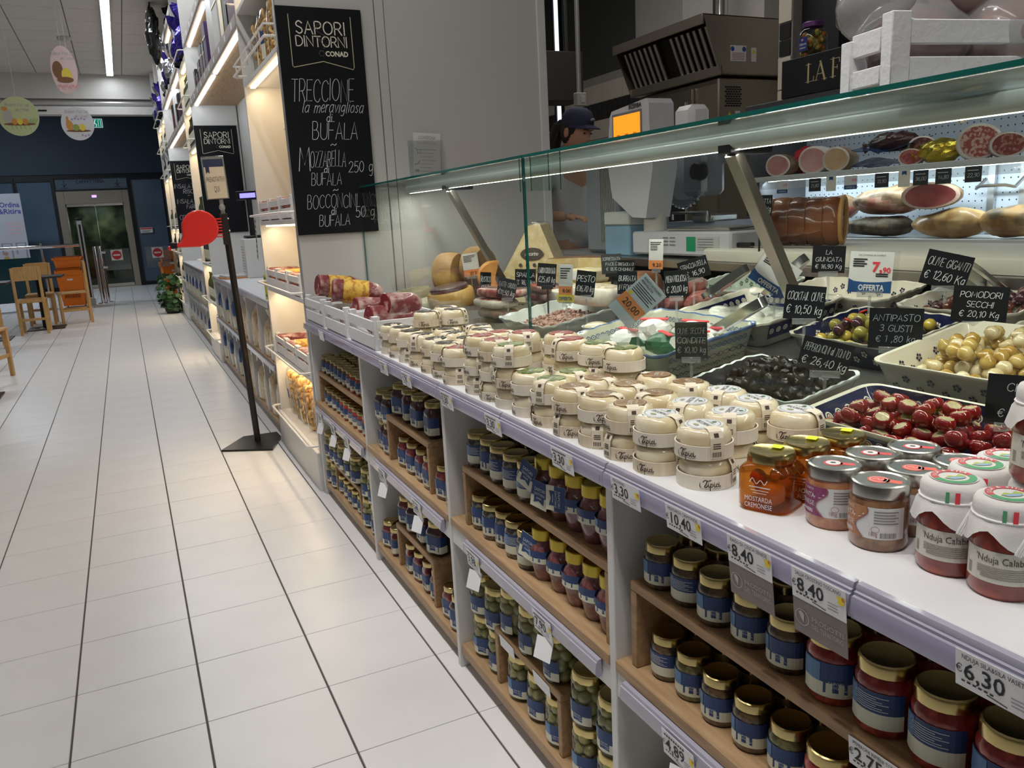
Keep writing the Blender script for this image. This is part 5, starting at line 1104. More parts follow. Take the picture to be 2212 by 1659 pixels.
for k, ch in enumerate('SILA & SILA'):
    a = PI * .88 - k * PI * .076; V_, F_, w_ = typeset(ch, .03); s_ = .0068
    mb.add([(.0178 * cos(a) + (sin(a) * (p[0] - w_ / 2) + cos(a) * p[1]) * s_, .0178 * sin(a) + (-cos(a) * (p[0] - w_ / 2) + sin(a) * p[1]) * s_, .1152) for p in V_], F_, 3)
mb.poly2([(-.013, -.003), (-.004, .004), (.002, 0), (.010, .006), (.014, .0), (.010, -.008), (-.008, -.009)], mq2, 4); mb.poly2([(-.012, -.004), (.0, -.002), (.012, -.005), (.006, -.010), (-.006, -.010)], lambda u, v: (u, v, .1150), 5)
nd_top = mb.mesh('cap_print', [M('cap_paper', (.72, .70, .66), .6), M('cap_red', (.62, .10, .12), .6), M('cap_green', (.10, .38, .18), .6), M('cap_pale', (.85, .84, .78), .6), M('cap_hill', (.42, .52, .12), .6), M('cap_blue', (.30, .46, .60), .6)], 0)
mb = MB(); cyb = CY(.0362, PI - .2, .100); mb.patch(cyb, 0, .004, -.008, .006, 1, 1, 0); mb.patch(cyb, .010, .015, -.009, .006, 1, 1, 1); nd_flag = mb.mesh('cap_stripes', [M('cap_green', (.1, .38, .18), .6), tagr], 0)
nd_body = MB().lathe([(0, .002), (.033, 0), (.0365, .007), (.0365, .078), (.034, .084), (.031, .088), (.031, .104), (0, .104)], 26).mesh('jar_body', contents('nduja_red', (.20, .016, .010), (.36, .05, .025), 30), 50)
mb = MB(); cy = CY(.0369, PI - 1.35, .020); cy2 = CY(.0373, PI - 1.35, .020); L_ = .0985; mb.patch(cy, 0, L_, 0, .037, 16, 1, 0)
print_(mb, "'Nduja Calabrese", .018, .0235, .0085, cy2, 1, fit=.066)
for k in range(6): mb.patch(cy2, .020 + .004 * (k > 3), .078 - .006 * (k % 2), .0175 - k * .0024, .0186 - k * .0024, 8, 1, 2)
for k in range(8): mb.patch(cy2, .006, .012, .004 + k * .0017, .0049 + k * .0017, 1, 1, 2)
nd_lab = mb.mesh('label', [M('nduja_label', (.66, .64, .56), .5), M('nduja_print', (.07, .06, .05), .6), M('nduja_small', (.30, .28, .25), .6)], 0)
mb = MB().tube([(.0352 * cos(q * PI / 10), .0352 * sin(q * PI / 10), .0915) for q in range(20)], .0018, 5, 0, True)
mb.ball((-.0365, 0, .0915), .0045, 8, 6)
for q in range(9): mb.tube([(-.0375, 0, .0915), (-.047, .004 * (q - 3) * .5 + .003, .085), (-.051 + .0008 * q, .0022 * (q - 3) + .012, .060 + .0012 * (q % 3))], .0013, 4)
mb.tube(catmull([(-.0375, 0, .092), (-.044, -.010, .099), (-.045, -.022, .092), (-.040, -.012, .090), (-.0375, 0, .0915)], 3), .0012, 5)
nd_str = mb.mesh('string', stringM, 60)
for k, (x, y, z, nm) in enumerate(((.851, .592, 0, 'left front red spread jar with tied white cloth cap'), (.920, .606, 0, 'rear left red spread jar with tied white cloth cap'), (.849, .523, 0, 'right front red spread jar with tied white cloth cap'), (.978, .610, 0, 'rearmost red spread jar with tied white cloth cap'), (.922, .530, 0, 'lower red spread jar carrying another at right edge'), (.918, .527, .1165, 'upper red spread jar stacked on another at right edge'))):
    t = T('nduja_jar', nm, 'jar', (x, y, ZT + .0005 + z), .62, 'cloth-capped red spread jars')
    for n_, me in (('jar_body', nd_body), ('cloth_cap', nd_cloth), ('cap_print', nd_top), ('label', nd_lab), ('string', nd_str), ('cap_stripes', nd_flag)): OBJ(n_, me, t, (0, 0, 0), (0, 0, -1.0 if n_ == 'cap_print' else (.6 if n_ == 'string' else 0)))
# ================================================================ GLASS DISPLAY CASE
XG = 1.0475; ZG = 1.479
def pane(name, x0, x1, y0, y1, z0, z1, parent, big='x'):
    mb = MB(); v = [(x, y, z) for x in (x0, x1) for y in (y0, y1) for z in (z0, z1)]
    fs = [(0, 1, 3, 2), (4, 6, 7, 5), (0, 4, 5, 1), (2, 3, 7, 6), (0, 2, 6, 4), (1, 5, 7, 3)]
    bi = {'x': (0, 1), 'y': (2, 3), 'z': (4, 5)}[big]
    for i, f_ in enumerate(fs): mb.add([v[j] for j in f_], [(0, 1, 2, 3)], 0 if i in bi else 1)
    return mb.build(name, [caseglass, glassedge], parent, smooth=0)
case = T('display_case', 'long chilled deli case with straight glass front behind the cheeses', 'display case', (0, 0, 0))
def DZ(x): return .885 + .16 * (x - 1.06)
mb = MB().prism([(1.06, DZ(1.06)), (1.93, DZ(1.93)), (1.93, DZ(1.93) - .03), (1.06, DZ(1.06) - .03)], lambda u, v, w: (u, -.6 + w, v), 4.42); mb.build('sloped_deck', M('case_deck', (.07, .07, .065), .4, .3, .1, 8), case)
MB().box(1.93, 1.945, -.6, 3.82, .85, 1.075).build('deck_back', M('case_back_dark', (.02, .02, .02), .6), case)
MB().box(1.915, 2.42, -.6, 3.82, 1.075, 1.11, 0, .004).build('worktop', steel, case)
MB().box(1.93, 2.40, -.6, 3.82, .14, 1.074).build('rear_body', steeld, case); MB().box(1.055, 1.92, -.6, 3.82, .14, .82).build('under_body', M('case_under', (.05, .05, .05), .7), case)
g1 = pane('front_glass', XG - .004, XG + .004, 2.087, 3.828, .905, ZG - .009, case); g2 = pane('front_glass', XG - .004, XG + .004, -.6, 2.083, .905, ZG - .009, case)
MB().box(XG - .0045, XG + .0045, 2.0835, 2.0865, .905, ZG - .009).build('glass_joint', black, case)
pane('top_glass', XG - .004, 1.41, -.6, 2.083, ZG - .008, ZG, case, 'z'); pane('top_glass', XG - .004, 1.41, 2.087, 3.828, ZG - .008, ZG, case, 'z')
for y in (2.05, 2.12): pane('glass_fin', XG + .005, XG + .10, y - .003, y + .003, ZG - .10, ZG - .009, case, 'y')
MB().box(XG - .012, XG + .012, -.6, 3.828, .876, .905, 0, .002).build('glass_channel', alum, case)
lampM = M('frosted_lamp_profile', (.55, .58, .57), .3, .2, .03)
MB().prism([(1.292 + .024 * cos(q * PI / 8), 1.4575 + .023 * sin(q * PI / 8) * .98) for q in range(16)], lambda u, v, w: (u, -.6 + w, max(1.4365, min(v, 1.470))), 4.42).build('lamp_profile', lampM, case)
MB().box(1.286, 1.296, -.58, 3.80, 1.4358, 1.4362).build('light_strip', EMIT('case_led', (1, .95, .86), 14), case)
for y in (1.5, 3.3):
    a = Vector((1.30, y, 1.43)); b = Vector((1.56, y, DZ(1.56))); d = (b - a); L_ = d.length; s_ = MB().box(-.013, .013, -.02, .02, 0, L_, 0, .002)
    s_.build('sloping_post', steeld, case, a, (0, math.atan2(d.x, d.z), 0)); MB().box(1.27, 1.40, y - .022, y + .022, 1.428, 1.468, 0, .003).build('post_bracket', black, case)
for y in (2.7, 1.0):
    for dx in (0, .05): MB().ball((1.34 + dx, y, 1.45), .012, 10, 8).build('glass_clamp', chrome, case)

# ---- ceramic dishes
creamC = M('cream_glaze', (.78, .73, .60), .15, 0, .05, 10, 0, 60, .5); whiteC = M('white_glaze', (.72, .76, .72), .15, 0, .04, 10, 0, 60, .5); blueC = M('blue_glaze', (.10, .17, .36), .12, 0, .2, 14, 0, 60, .5); navyC = M('navy_glaze', (.012, .018, .07), .12, 0, .2, 14, 0, 60, .5); greenC = M('green_grey_glaze', (.30, .36, .28), .2, 0, .1, 20, 0, 60, .5); terrC = M('pattern_rust', (.5, .14, .04), .3)
def rrect(w, d, r, n=5, sub=6):
    P = []
    cs = [(w / 2 - r, d / 2 - r, 0), (-w / 2 + r, d / 2 - r, PI / 2), (-w / 2 + r, -d / 2 + r, PI), (w / 2 - r, -d / 2 + r, 1.5 * PI)]
    for i, (cx, cy, a0) in enumerate(cs):
        arc = [(cx + r * cos(a0 + PI / 2 * k / n), cy + r * sin(a0 + PI / 2 * k / n)) for k in range(n + 1)]
        nx = cs[(i + 1) % 4]; q = (nx[0] + r * cos(nx[2]), nx[1] + r * sin(nx[2])); P += arc
        for k in range(1, sub): t_ = k / sub; P.append((arc[-1][0] * (1 - t_) + q[0] * t_, arc[-1][1] * (1 - t_) + q[1] * t_))
    return P
def dish(label, cx, cy, sx, sy, H=.062, rz=0, body=creamC, rim=None, inner=None, pat='flower', patm=None, scal=.0013, tilt=None, zoff=0):
    ang = math.atan(.16) if tilt is None else tilt
    t = T('ceramic_dish', label, 'dish', (cx, cy, DZ(cx) + .0015 + zoff), 0, None, (0, -ang, rz)); mb = MB()
    sub = 18; n_ = len(rrect(1, 1, .1, 5, sub))
    loops = [(.86, .0, 0), (.88, .002, 0), (1.0, H - .006, 0), (1.035, H - .002, 1), (1.035, H + .003, 1), (.985, H + .002, 1), (.965, H - .008, 2), (.85, .010, 2)]
    v = []
    for k, z, m_ in loops:
        P = rrect(sx * k, sy * k, .03 * k, 5, sub)
        for i, (x, y) in enumerate(P):
            w = scal * sin(i * 2 * PI / 4.0) if m_ == 1 else 0; v.append((x * (1 + w * 2), y * (1 + w * 2), z + w))
    fs = []; ms = []
    for i in range(len(loops) - 1):
        for k in range(n_): fs.append((i * n_ + k, i * n_ + (k + 1) % n_, (i + 1) * n_ + (k + 1) % n_, (i + 1) * n_ + k)); ms.append(loops[i + 1][2] if loops[i][2] == loops[i + 1][2] or loops[i + 1][2] else 0)
    mb.v = v; mb.f = fs + [tuple(range(n_))[::-1], tuple(range((len(loops) - 1) * n_, len(loops) * n_))]; mb.m = ms + [0, 2]
    mb.build('dish_body', [body, rim or body, inner or body], t, smooth=60)
    # painted motifs on the four outer and two inner walls
    pm = MB()
    def wall(side, inn):
        k0, k1, z0, z1 = (.88, 1.0, .002, H - .006) if not inn else (.85, .965, .010, H - .008); e = .0009 if not inn else -.0009
        L_ = (sy if side in 'lr' else sx) * .78
        def f(u, v):
            q = v / (z1 - z0); k = k0 + (k1 - k0) * q
            if side == 'l': return (-(sx / 2 * k + e), -u, z0 + v)
            if side == 'r': return (sx / 2 * k + e, u, z0 + v)
            if side == 'f': return (u, -(sy / 2 * k + e), z0 + v)
            return (-u, sy / 2 * k + e, z0 + v)
        return f, L_, z1 - z0
    for side, inn in (('l', 0), ('f', 0), ('r', 1), ('b', 1), ('l', 1)):
        f, L_, h_ = wall(side, inn); 
        if pat == 'flower':
            m_ = int(L_ / .024)
            for i in range(m_):
                u = (i + .5) * L_ / m_ - L_ / 2; vv = h_ * (.66 if i % 2 else .36)
                for q in range(5): pm.disc(f, u + .0056 * cos(q * 1.2566), vv + .0056 * sin(q * 1.2566), .0031, 6, 0)
                pm.disc(f, u, vv, .0018, 5, 1)
        elif pat == 'circle':
            pm.patch(f, -L_ / 2, L_ / 2, h_ * .30, h_ * .96, 1, 1, 0); m_ = int(L_ / .022); g_ = lambda u, v: f(u, v); ee = .0005 if not inn else -.0005
            for i in range(m_):
                u = (i + .5) * L_ / m_ - L_ / 2
                for rr, mi, dd in ((.0075, 2, 1), (.0052, 0, 2), (.0036, 2, 3), (.002, 1, 4)):
                    def f2(a, b, dd=dd):
                        p = f(a, b); o_ = ee * dd * .6
                        return (p[0] + (o_ if side == 'r' else -o_ if side == 'l' else 0), p[1] + (o_ if side == 'b' else -o_ if side == 'f' else 0), p[2])
                    pm.disc(f2, u, h_ * .64, rr, 12, mi)
        elif pat == 'lace':
            m_ = int(L_ / .016)
            for i in range(m_):
                u = (i + .5) * L_ / m_ - L_ / 2
                pm.stroke([(u + .0068 * cos(q * PI / 5), h_ * .80 + .0058 * sin(q * PI / 5)) for q in range(10)], .0022, f, 0, True); pm.disc(f, u, h_ * .80, .002, 6, 0)
                pm.stroke([(u + .007 * cos(q * PI / 5), h_ * .16 + .005 * sin(q * PI / 5)) for q in range(6)], .0026, f, 1); pm.disc(f, u, h_ * .14, .0022, 6, 1)
            for s_ in (0, PI): pm.stroke([(-L_ / 2 + L_ * q / 60, h_ * .46 + .006 * sin(q * .6 + s_)) for q in range(61)], .0018, f, 2)
            for i in range(m_ // 2): pm.disc(f, (i + .5) * L_ / (m_ // 2) - L_ / 2, h_ * .46, .0032, 8, 2)
    if pm.f: pm.build('painted_pattern', patm or [navyC, terrC, creamC], t, smooth=0)
    return t
dish('cream dish of stuffed red peppers nearest the glass at right', 1.165, .83, .19, .44, .05, 0, creamC, None, navyC, 'circle', None, 0)
dish('pale rimmed dish of wrinkled black olives against the glass', 1.195, 1.245, .20, .29, .05, .05, creamC, whiteC, M('dark_dish_inside', (.03, .03, .04), .3), 'none')
dish('cream dish with blue flowers holding pickled onion bulbs', 1.465, .95, .30, .30, .072, .02, creamC, None, None, 'flower', None, 0)
dish('dark blue rimmed dish of mixed olives behind the antipasto sign', 1.545, 1.29, .25, .29, .06, .0, navyC, creamC, navyC, 'flower', [creamC, terrC, creamC])
dish('cream flower dish of dark purple olives behind the pomodori sign', 1.815, 1.22, .23, .29, .062, 0, creamC)
dish('small cream dish of dried tomatoes at the right edge', 1.74, .93, .20, .22, .055, 0, creamC)
dish('cream dish with circle band holding mozzarella in whey', 1.575, 1.715, .30, .36, .066, 0, creamC, None, None, 'circle')
dish('big blue rimmed dish with lace pattern holding wrapped cheeses', 1.25, 1.72, .31, .42, .082, .0, M('lace_dish_cream', (.60, .60, .48), .2, 0, .1, 14, 0, 60, .4), blueC, None, 'lace', [M('lace_blue', (.06, .12, .26), .3), M('lace_green', (.03, .10, .05), .3), M('lace_vine', (.05, .06, .09), .3)])
dish('long cream scalloped dish with blue sprigs behind the offer sign', 1.825, 1.615, .19, .36, .058, 0, creamC)
dish('shallow cream dish with dark inner band at the back row', 1.81, 2.02, .2, .34, .055, 0, creamC, whiteC, M('green_dish_inside', (.40, .46, .38), .3), 'flower', [M('lace_green', (.03, .10, .05), .3), terrC, creamC])
dish('white beaded dish of minced meat behind the glass joint', 1.32, 2.39, .30, .36, .055, 0, whiteC, None, None, 'none', None, .002)
dish('white oval edged dish of green olives at the far right', 1.82, .905, .10, .18, .055, 0, whiteC, zoff=.0)

# ---- foods in the dishes, piece by piece
fr = random.Random(33)
def pile(name, mes, n, cx, cy, sx, sy, z0, r, label, group, cat, layers=2, heap=.018, rotmax=3.0, upr=False):
    # settle pieces on jittered grid layers inside the dish
    out = []; c = 0
    pts = []
    for L_ in range(layers):
        s_ = 1 - .16 * L_; nx = max(1, int(sx * s_ / (2 * r))); ny = max(1, int(sy * s_ / (2 * r)))
        for i in range(nx):
            for j in range(ny):
                x = -sx * s_ / 2 + (i + .5) * sx * s_ / nx + fr.uniform(-.25, .25) * r; y = -sy * s_ / 2 + (j + .5 + .5 * (i % 2) * .6) * sy * s_ / ny + fr.uniform(-.25, .25) * r
                e = max(0, 1 - (x / (sx / 2)) ** 2 - (y / (sy / 2)) ** 2)
                pts.append((L_, x, y, e))
    low = [p for p in pts if p[0] == 0]; top = [p for p in pts if p[0] > 0]; fr.shuffle(top); use = (low + top)[:n]
    for (L_, x, y, e) in use:
        z = z0 + .16 * x + L_ * r * 1.5 + heap * e + fr.uniform(-.1, .1) * r
        rot = (fr.uniform(-.5, .5), fr.uniform(-.5, .5), fr.uniform(0, 6.28)) if upr else (fr.uniform(0, rotmax), fr.uniform(0, rotmax), fr.uniform(0, 6.28))
        o = OBJ(name, fr.choice(mes), None, (cx + x, cy + y, z), rot); tag(o, label, cat, group); out.append(o)
    return out
def el(name, r, mat, n=10, m=7): return MB().ball((0, 0, 0), r, n, m).mesh(name, mat)
gol = M('olive_green_glossy', (.30, .26, .05), .18, 0, .2, 20, 0, 60, .5); yol = M('olive_yellow_glossy', (.55, .40, .06), .18, 0, .2, 20, 0, 60, .5); pol = M('olive_purple_glossy', (.055, .016, .02), .15, 0, .3, 20, 0, 60, .6); bol = M('black_olive_wrinkled', (.004, .0035, .003), .22, 0, .3, 30, .1, 160, 0, 1, 0, 1.45, 0, .5); rpe = M('red_pepper_bit', (.65, .05, .02), .2, 0, .1, 20, 0, 60, .5)
rgx = random.Random(5)
wrk = [MB().ball((0, 0, 0), (.0125, .010, .009), 10, 8, 0, lambda p: tuple(p * (1 + rgx.uniform(-.14, .14)))).mesh('black_olive', bol) for _ in range(3)]
pile('black_olive', wrk, 150, 1.195, 1.245, .165, .25, DZ(1.195) + .022, .0105, 'wrinkled black olive heaped in the pale rimmed dish by the glass', 'black olives by the glass', 'olive', 3, .022)
mixm = [el('mixed_olive', (.0155, .0145, .0145), m_) for m_ in (gol, yol, pol, pol, gol)]
pile('mixed_olive', mixm, 64, 1.545, 1.29, .20, .24, DZ(1.545) + .030, .0155, 'large green or purple olive in the dark blue rimmed dish', 'mixed olives in the dark blue rimmed dish', 'olive', 2, .022)
for k, (x, y) in enumerate(((1.50, 1.33), (1.53, 1.24), (1.57, 1.35))): tag(MB().box(-.010, .010, -.006, .006, -.002, .002, 0, .001).build('pepper_strip', rpe, None, (x, y, DZ(x) + .082), (.3, .4, k)), 'small red pepper strip on the mixed olives', 'pepper', 'pepper strips on mixed olives')
pile('purple_olive', [el('purple_olive', (.0150, .0125, .0125), pol), el('purple_olive', (.0150, .0125, .0125), M('olive_brown_glossy', (.12, .035, .02), .15, 0, .3, 20, 0, 60, .6))], 52, 1.815, 1.22, .18, .24, DZ(1.815) + .034, .0142, 'dark purple olive in the flower dish behind the pomodori sign', 'dark purple olives', 'olive', 2, .03)
pile('green_olive', [el('green_olive', (.0165, .014, .014), gol)], 16, 1.82, .905, .08, .15, DZ(1.82) + .045, .015, 'big green olive in the white dish at the far right', 'green olives at the far right', 'olive', 2, .02)
# stuffed cherry peppers: red ball with pale filled mouth
redp = M('stuffed_pepper_red', (.24, .008, .008), .15, 0, .3, 20, 0, 60, .7); fill = SPECK('pepper_filling', (.42, .36, .18), (.55, .47, .27), 70, .4, .6, .5, .3, .3)
mb = MB().lathe([(0, -.0135), (.010, -.0125), (.0160, -.005), (.0166, .002), (.0145, .0085), (.0120, .0098), (.0110, .0088)], 16, 0); mb.lathe([(.0112, .0087), (.006, .0095), (0, .0093)], 16, 1)
spm = mb.mesh('stuffed_pepper', [redp, fill], 60)
pile('stuffed_pepper', [spm], 66, 1.165, .83, .155, .40, DZ(1.165) + .024, .0160, 'small red pepper stuffed with pale filling in the dish by the glass', 'stuffed peppers by the glass', 'pepper', 2, .010, 1.2, True)
# pickled onion bulbs
onm = [MB().lathe([(0, -.012), (.009, -.0115), (.0148, -.003), (.0135, .0055), (.0065, .012), (.003, .017), (0, .0175)], 12).mesh('onion_bulb', SPECK(nm_, c1, c2, 25, .4, .65, .2, .7, .1), 60) for nm_, c1, c2 in (('onion_gold', (.46, .31, .08), (.62, .47, .18)), ('onion_pale', (.62, .49, .25), (.72, .62, .40)), ('onion_amber', (.38, .22, .04), (.54, .37, .10)))]
pile('onion_bulb', onm, 120, 1.465, .95, .25, .25, DZ(1.465) + .030, .0138, 'pickled onion bulb in the cream dish with blue flowers', 'pickled onion bulbs', 'onion', 3, .02)
dtm = [MB().ball((0, 0, 0), (.019, .014, .006), 10, 6, 0, lambda p: tuple(Vector((p.x * (1 + rgx.uniform(-.2, .2)), p.y * (1 + rgx.uniform(-.2, .2)), p.z + rgx.uniform(-.004, .004))))).mesh('dried_tomato', SPECK('dried_tomato', (.22, .02, .012), (.45, .06, .03), 60, .4, .6, .25, .6, .4)) for _ in range(3)]
pile('dried_tomato', dtm, 44, 1.74, .93, .15, .17, DZ(1.74) + .04, .014, 'crinkled dried tomato in the small dish at right edge', 'dried tomatoes', 'tomato', 2, .02, .6, True)
t = T('minced_meat', 'pinkish minced meat spread in the white beaded dish', 'meat', (1.32, 2.39, DZ(1.32) + .02), 0, None, (0, -math.atan(.16), 0)); mb = MB(); rg = random.Random(3)
for k in range(420): mb.ball((rg.uniform(-.105, .105), rg.uniform(-.135, .135), rg.uniform(-.002, .012)), (rg.uniform(.004, .008), rg.uniform(.004, .008), .005), 6, 4)
mb.box(-.12, .12, -.15, .15, -.004, .003); o = mb.build('mince', SPECK('mince_pink', (.30, .15, .12), (.48, .30, .24), 80, .4, .6, .5), t); o['kind'] = 'stuff'
# mozzarella balls in whey
t = T('whey', 'milky whey filling the circle-patterned dish', 'whey', (1.575, 1.715, DZ(1.575) + .046), 0, None); MB().box(-.135, .135, -.165, .165, -.02, .0, 0, .004).build('liquid', M('milky_whey', (.66, .68, .56), .08, 0, .05, 10, 0, 60, .5), t)
for k, (x, y) in enumerate(((-.05, .10), (.03, .02), (-.06, -.05), (.06, -.10), (.07, .11), (-.01, -.12))): tag(MB().ball((0, 0, 0), (.032, .032, .016), 14, 8).build('mozzarella', M('mozzarella', (.80, .80, .72), .15, 0, .03, 10, 0, 60, .5), None, (1.575 + x, 1.715 + y, DZ(1.575) + .046)), 'white mozzarella ball floating in the whey', 'mozzarella', 'mozzarella balls in whey')
# wrapped cheeses in the big blue dish
wr = [(1.20, 1.80, .0, whitepaper), (1.30, 1.82, .8, whitepaper), (1.33, 1.68, .3, whitepaper), (1.22, 1.66, -.3, M('wrap_green', (.02, .13, .06), .35, 0, .2)), (1.27, 1.60, .2, whitepaper)]
for k, (x, y, a, m_) in enumerate(wr):
    t = T('wrapped_cheese', 'wrapped %s cheese, %s in the blue lace dish' % ('white' if m_ is whitepaper else 'green', ['far left', 'far right', 'middle right', 'near left', 'nearest'][k]), 'cheese', (x, y, DZ(x) + .05), a); rg = random.Random(k)
    MB().ball((0, 0, .012), (.055, .045, .03), 12, 8, 0, lambda p: (p.x * (1 + rg.uniform(-.08, .08)), p.y * (1 + rg.uniform(-.08, .08)), p.z)).build('wrapper', m_, t, smooth=0)
    MB().tube([(-.055, 0, .014), (-.07, .012, .02), (-.082, -.008, .022)], .012, 6, 0, False, [.5, 1, 1.4]).build('twisted_end', m_, t, smooth=0); MB().box(-.008, .008, -.04, .04, .037, .0425, 0, .002).build('red_stripe', tagr, t)
t = T('ricotta', 'white ricotta in a ribbed plastic basket beside the 20,00 sign', 'ricotta', (1.215, 1.985, DZ(1.215) + .006)); mb = MB()
mb.lathe([(0, 0), (.030, 0)] + [q for i in range(7) for q in ((.031 + i * .0014, .004 + i * .0085), (.034 + i * .0014, .0075 + i * .0085))] + [(.043, .066), (.046, .068), (.046, .070), (.041, .069)], 28); mb.build('basket', M('ribbed_white_plastic', (.74, .78, .76), .3), t); MB().ball((0, 0, .066), (.041, .041, .016), 16, 8).build('ricotta_top', cheeseM, t)
# tongs
def tongs(label, p0, p1, spread=.022, w=.012):
    p0, p1 = Vector(p0), Vector(p1); t = T('tongs', label, 'tongs', p0); d = (p1 - p0); L_ = d.length; d.normalize(); s_ = d.cross(Vector((0, 0, 1))).normalized(); u = s_.cross(d).normalized()
    def arm(sg):
        P = [(0, 0), (.01, .012), (.06, .016), (.12, .014), (L_ - .02, spread), (L_, spread * .7)]
        mb = MB(); v = []
        for a, b in P:
            c = d * a + s_ * sg * b
            for e in (-w, w): v += [c + u * e * (1 if a < L_ - .03 else .7), c + u * e * (1 if a < L_ - .03 else .7) + s_ * sg * .0022]
        f = []
        for i in range(len(P) - 1): a_ = i * 4; b_ = a_ + 4; f += [(a_, a_ + 2, b_ + 2, b_), (a_ + 1, b_ + 1, b_ + 3, a_ + 3), (a_, b_, b_ + 1, a_ + 1), (a_ + 2, a_ + 3, b_ + 3, b_ + 2)]
        return mb.add(v, f + [(0, 1, 3, 2), tuple(len(v) - 4 + i for i in (0, 2, 3, 1))])
    for sg in (-1, 1): arm(sg).build('tong_arm', chrome, t)
    return t
tongs('steel tongs leaning in the blue lace dish', (1.36, 1.45, 1.088), (1.31, 1.62, .985)); tongs('steel tongs behind the olive giganti sign', (1.86, 1.33, 1.155), (1.84, 1.14, 1.045)); tongs('steel tongs behind the stracciatella sign', (1.60, 1.78, 1.135), (1.56, 1.92, 1.045)); tongs('steel tongs behind the tilted 13,90 offer sign', (1.66, 1.62, 1.165), (1.62, 1.74, 1.05))

# ---- price signs standing in the case
SIGNS=[
 (1.32, 3.021, 1.04, 0.046, 0.095, 4, 'k', ['RUSTICO', '€14,30']) ,
 (1.24, 2.647, 1.05, 0.071, 0.075, 14, 'k', ['LATTE CRUDO', '€11,50 kg']) ,
 (1.36, 2.732, 1.073, 0.081, 0.071, 3, 'k', ['SPALLA', '€ 16,  kg']) ,
 (1.34, 2.52, 1.098, 0.068, 0.082, 6, 'k', ['LARDO COLONNATA', '€25,40 kg']) ,
 (1.3, 2.186, 1.09, 0.062, 0.081, 8, 'k', ['PESTO', '€16,70 kg']) ,
 (1.52, 2.376, 1.129, 0.071, 0.068, -2, 'g', ['SOPRESSATA', 'PAOLO', '€ 18,10']) ,
 (1.46, 2.196, 1.131, 0.057, 0.042, 2, 'k', ['BRESAOLA DI', 'CINGHIALE']) ,
 (1.42, 2.13, 1.086, 0.062, 0.073, 2, 'k', ['BURRATA', 'IN FOGLIA']) ,
 (1.34, 1.772, 1.11, 0.063, 0.073, -4, 'k', ['MERAVIGLIOSA', '€ 20,00 kg']) ,
 (1.5, 1.899, 1.133, 0.087, 0.06, -16, 'k', ['STRACCIATELLA', '€ 16,90']) ,
 (1.12, 1.428, 1.021, 0.071, 0.083, -1, 'k', ['OLIVE SECCHE', 'CONDITE', '€ 10,10 kg']) ,
 (1.93, 2.097, 1.303, 0.08, 0.067, 2, 'k', ['PORCHETTA', '€ 50,60 Kg']) ,
 (1.66, 1.545, 1.16, 0.081, 0.07, 2, 'k', ['LA', 'GIUNCATA', '€ 16,90 Kg']) ,
 (1.4, 1.37, 1.084, 0.088, 0.08, 5, 'k', ['COCKTAIL OLIVE', '€ 10,50 kg']) ,
 (1.78, 1.294, 1.133, 0.101, 0.084, 14, 'k', ['OLIVE GIGANTI', '€ 12,60 Kg']) ,
 (1.6, 1.082, 1.084, 0.102, 0.078, 3, 'k', ['POMODORI', 'SECCHI', '€ 20,10 Kg']) ,
 (1.42, 1.139, 1.047, 0.102, 0.085, 1, 'k', ['ANTIPASTO', '3 GUSTI', '€ 1 ,80 kg']) ,
 (1.2, 1.117, 1.018, 0.094, 0.065, 13, 'k', ['PEPERONCINI al TONNO', '€ 26,40 kg']) ,
 (1.18, 0.739, 1.006, 0.063, 0.079, 2, 'k', ['CI', '', '€  3']) ,
 (1.42, 3.407, 1.096, 0.076, 0.106, -6, 'o', ['22 2']) ,
 (1.24, 2.207, 1.093, 0.044, 0.123, 3, 'y', ['8.00']) ,
 (1.48, 2.058, 1.173, 0.044, 0.092, 2, 'o', ['9.20']) ,
 (1.14, 1.668, 1.089, 0.078, 0.126, 50, 'b', ['20,00']) ,
 (1.5, 1.571, 1.133, 0.103, 0.088, 35, 'r', ['13,90']) ,
 (1.56, 1.326, 1.144, 0.093, 0.095, 3, 'r', ['7,90']) ,
]
sname = ['small dark sign with 14,30', 'tilted dark sign latte crudo 11,50', 'dark sign spalla', 'dark sign lardo colonnata 25,40', 'dark sign pesto 16,70', 'grey sign sopressata', 'small dark sign bresaola di cinghiale', 'dark sign burrata in foglia', 'dark sign meravigliosa 20,00', 'tilted dark sign stracciatella 16,90', 'dark sign olive secche condite near the glass', 'dark sign porchetta on the worktop', 'dark sign la giuncata 16,90', 'dark sign cocktail olive 10,50', 'tilted dark sign olive giganti 12,60', 'dark sign pomodori secchi 20,10', 'dark sign antipasto 3 gusti', 'tilted dark sign peperoncini al tonno 26,40', 'dark sign at the right edge behind the stacked jar', 'white and orange card reading 22 2', 'narrow white card 8.00 with yellow offer foot', 'white and orange card 9.20 standing high', 'tilted blue-white card 20,00 with orange band', 'tilted white offer card 13,90', 'white offer card 7,90']
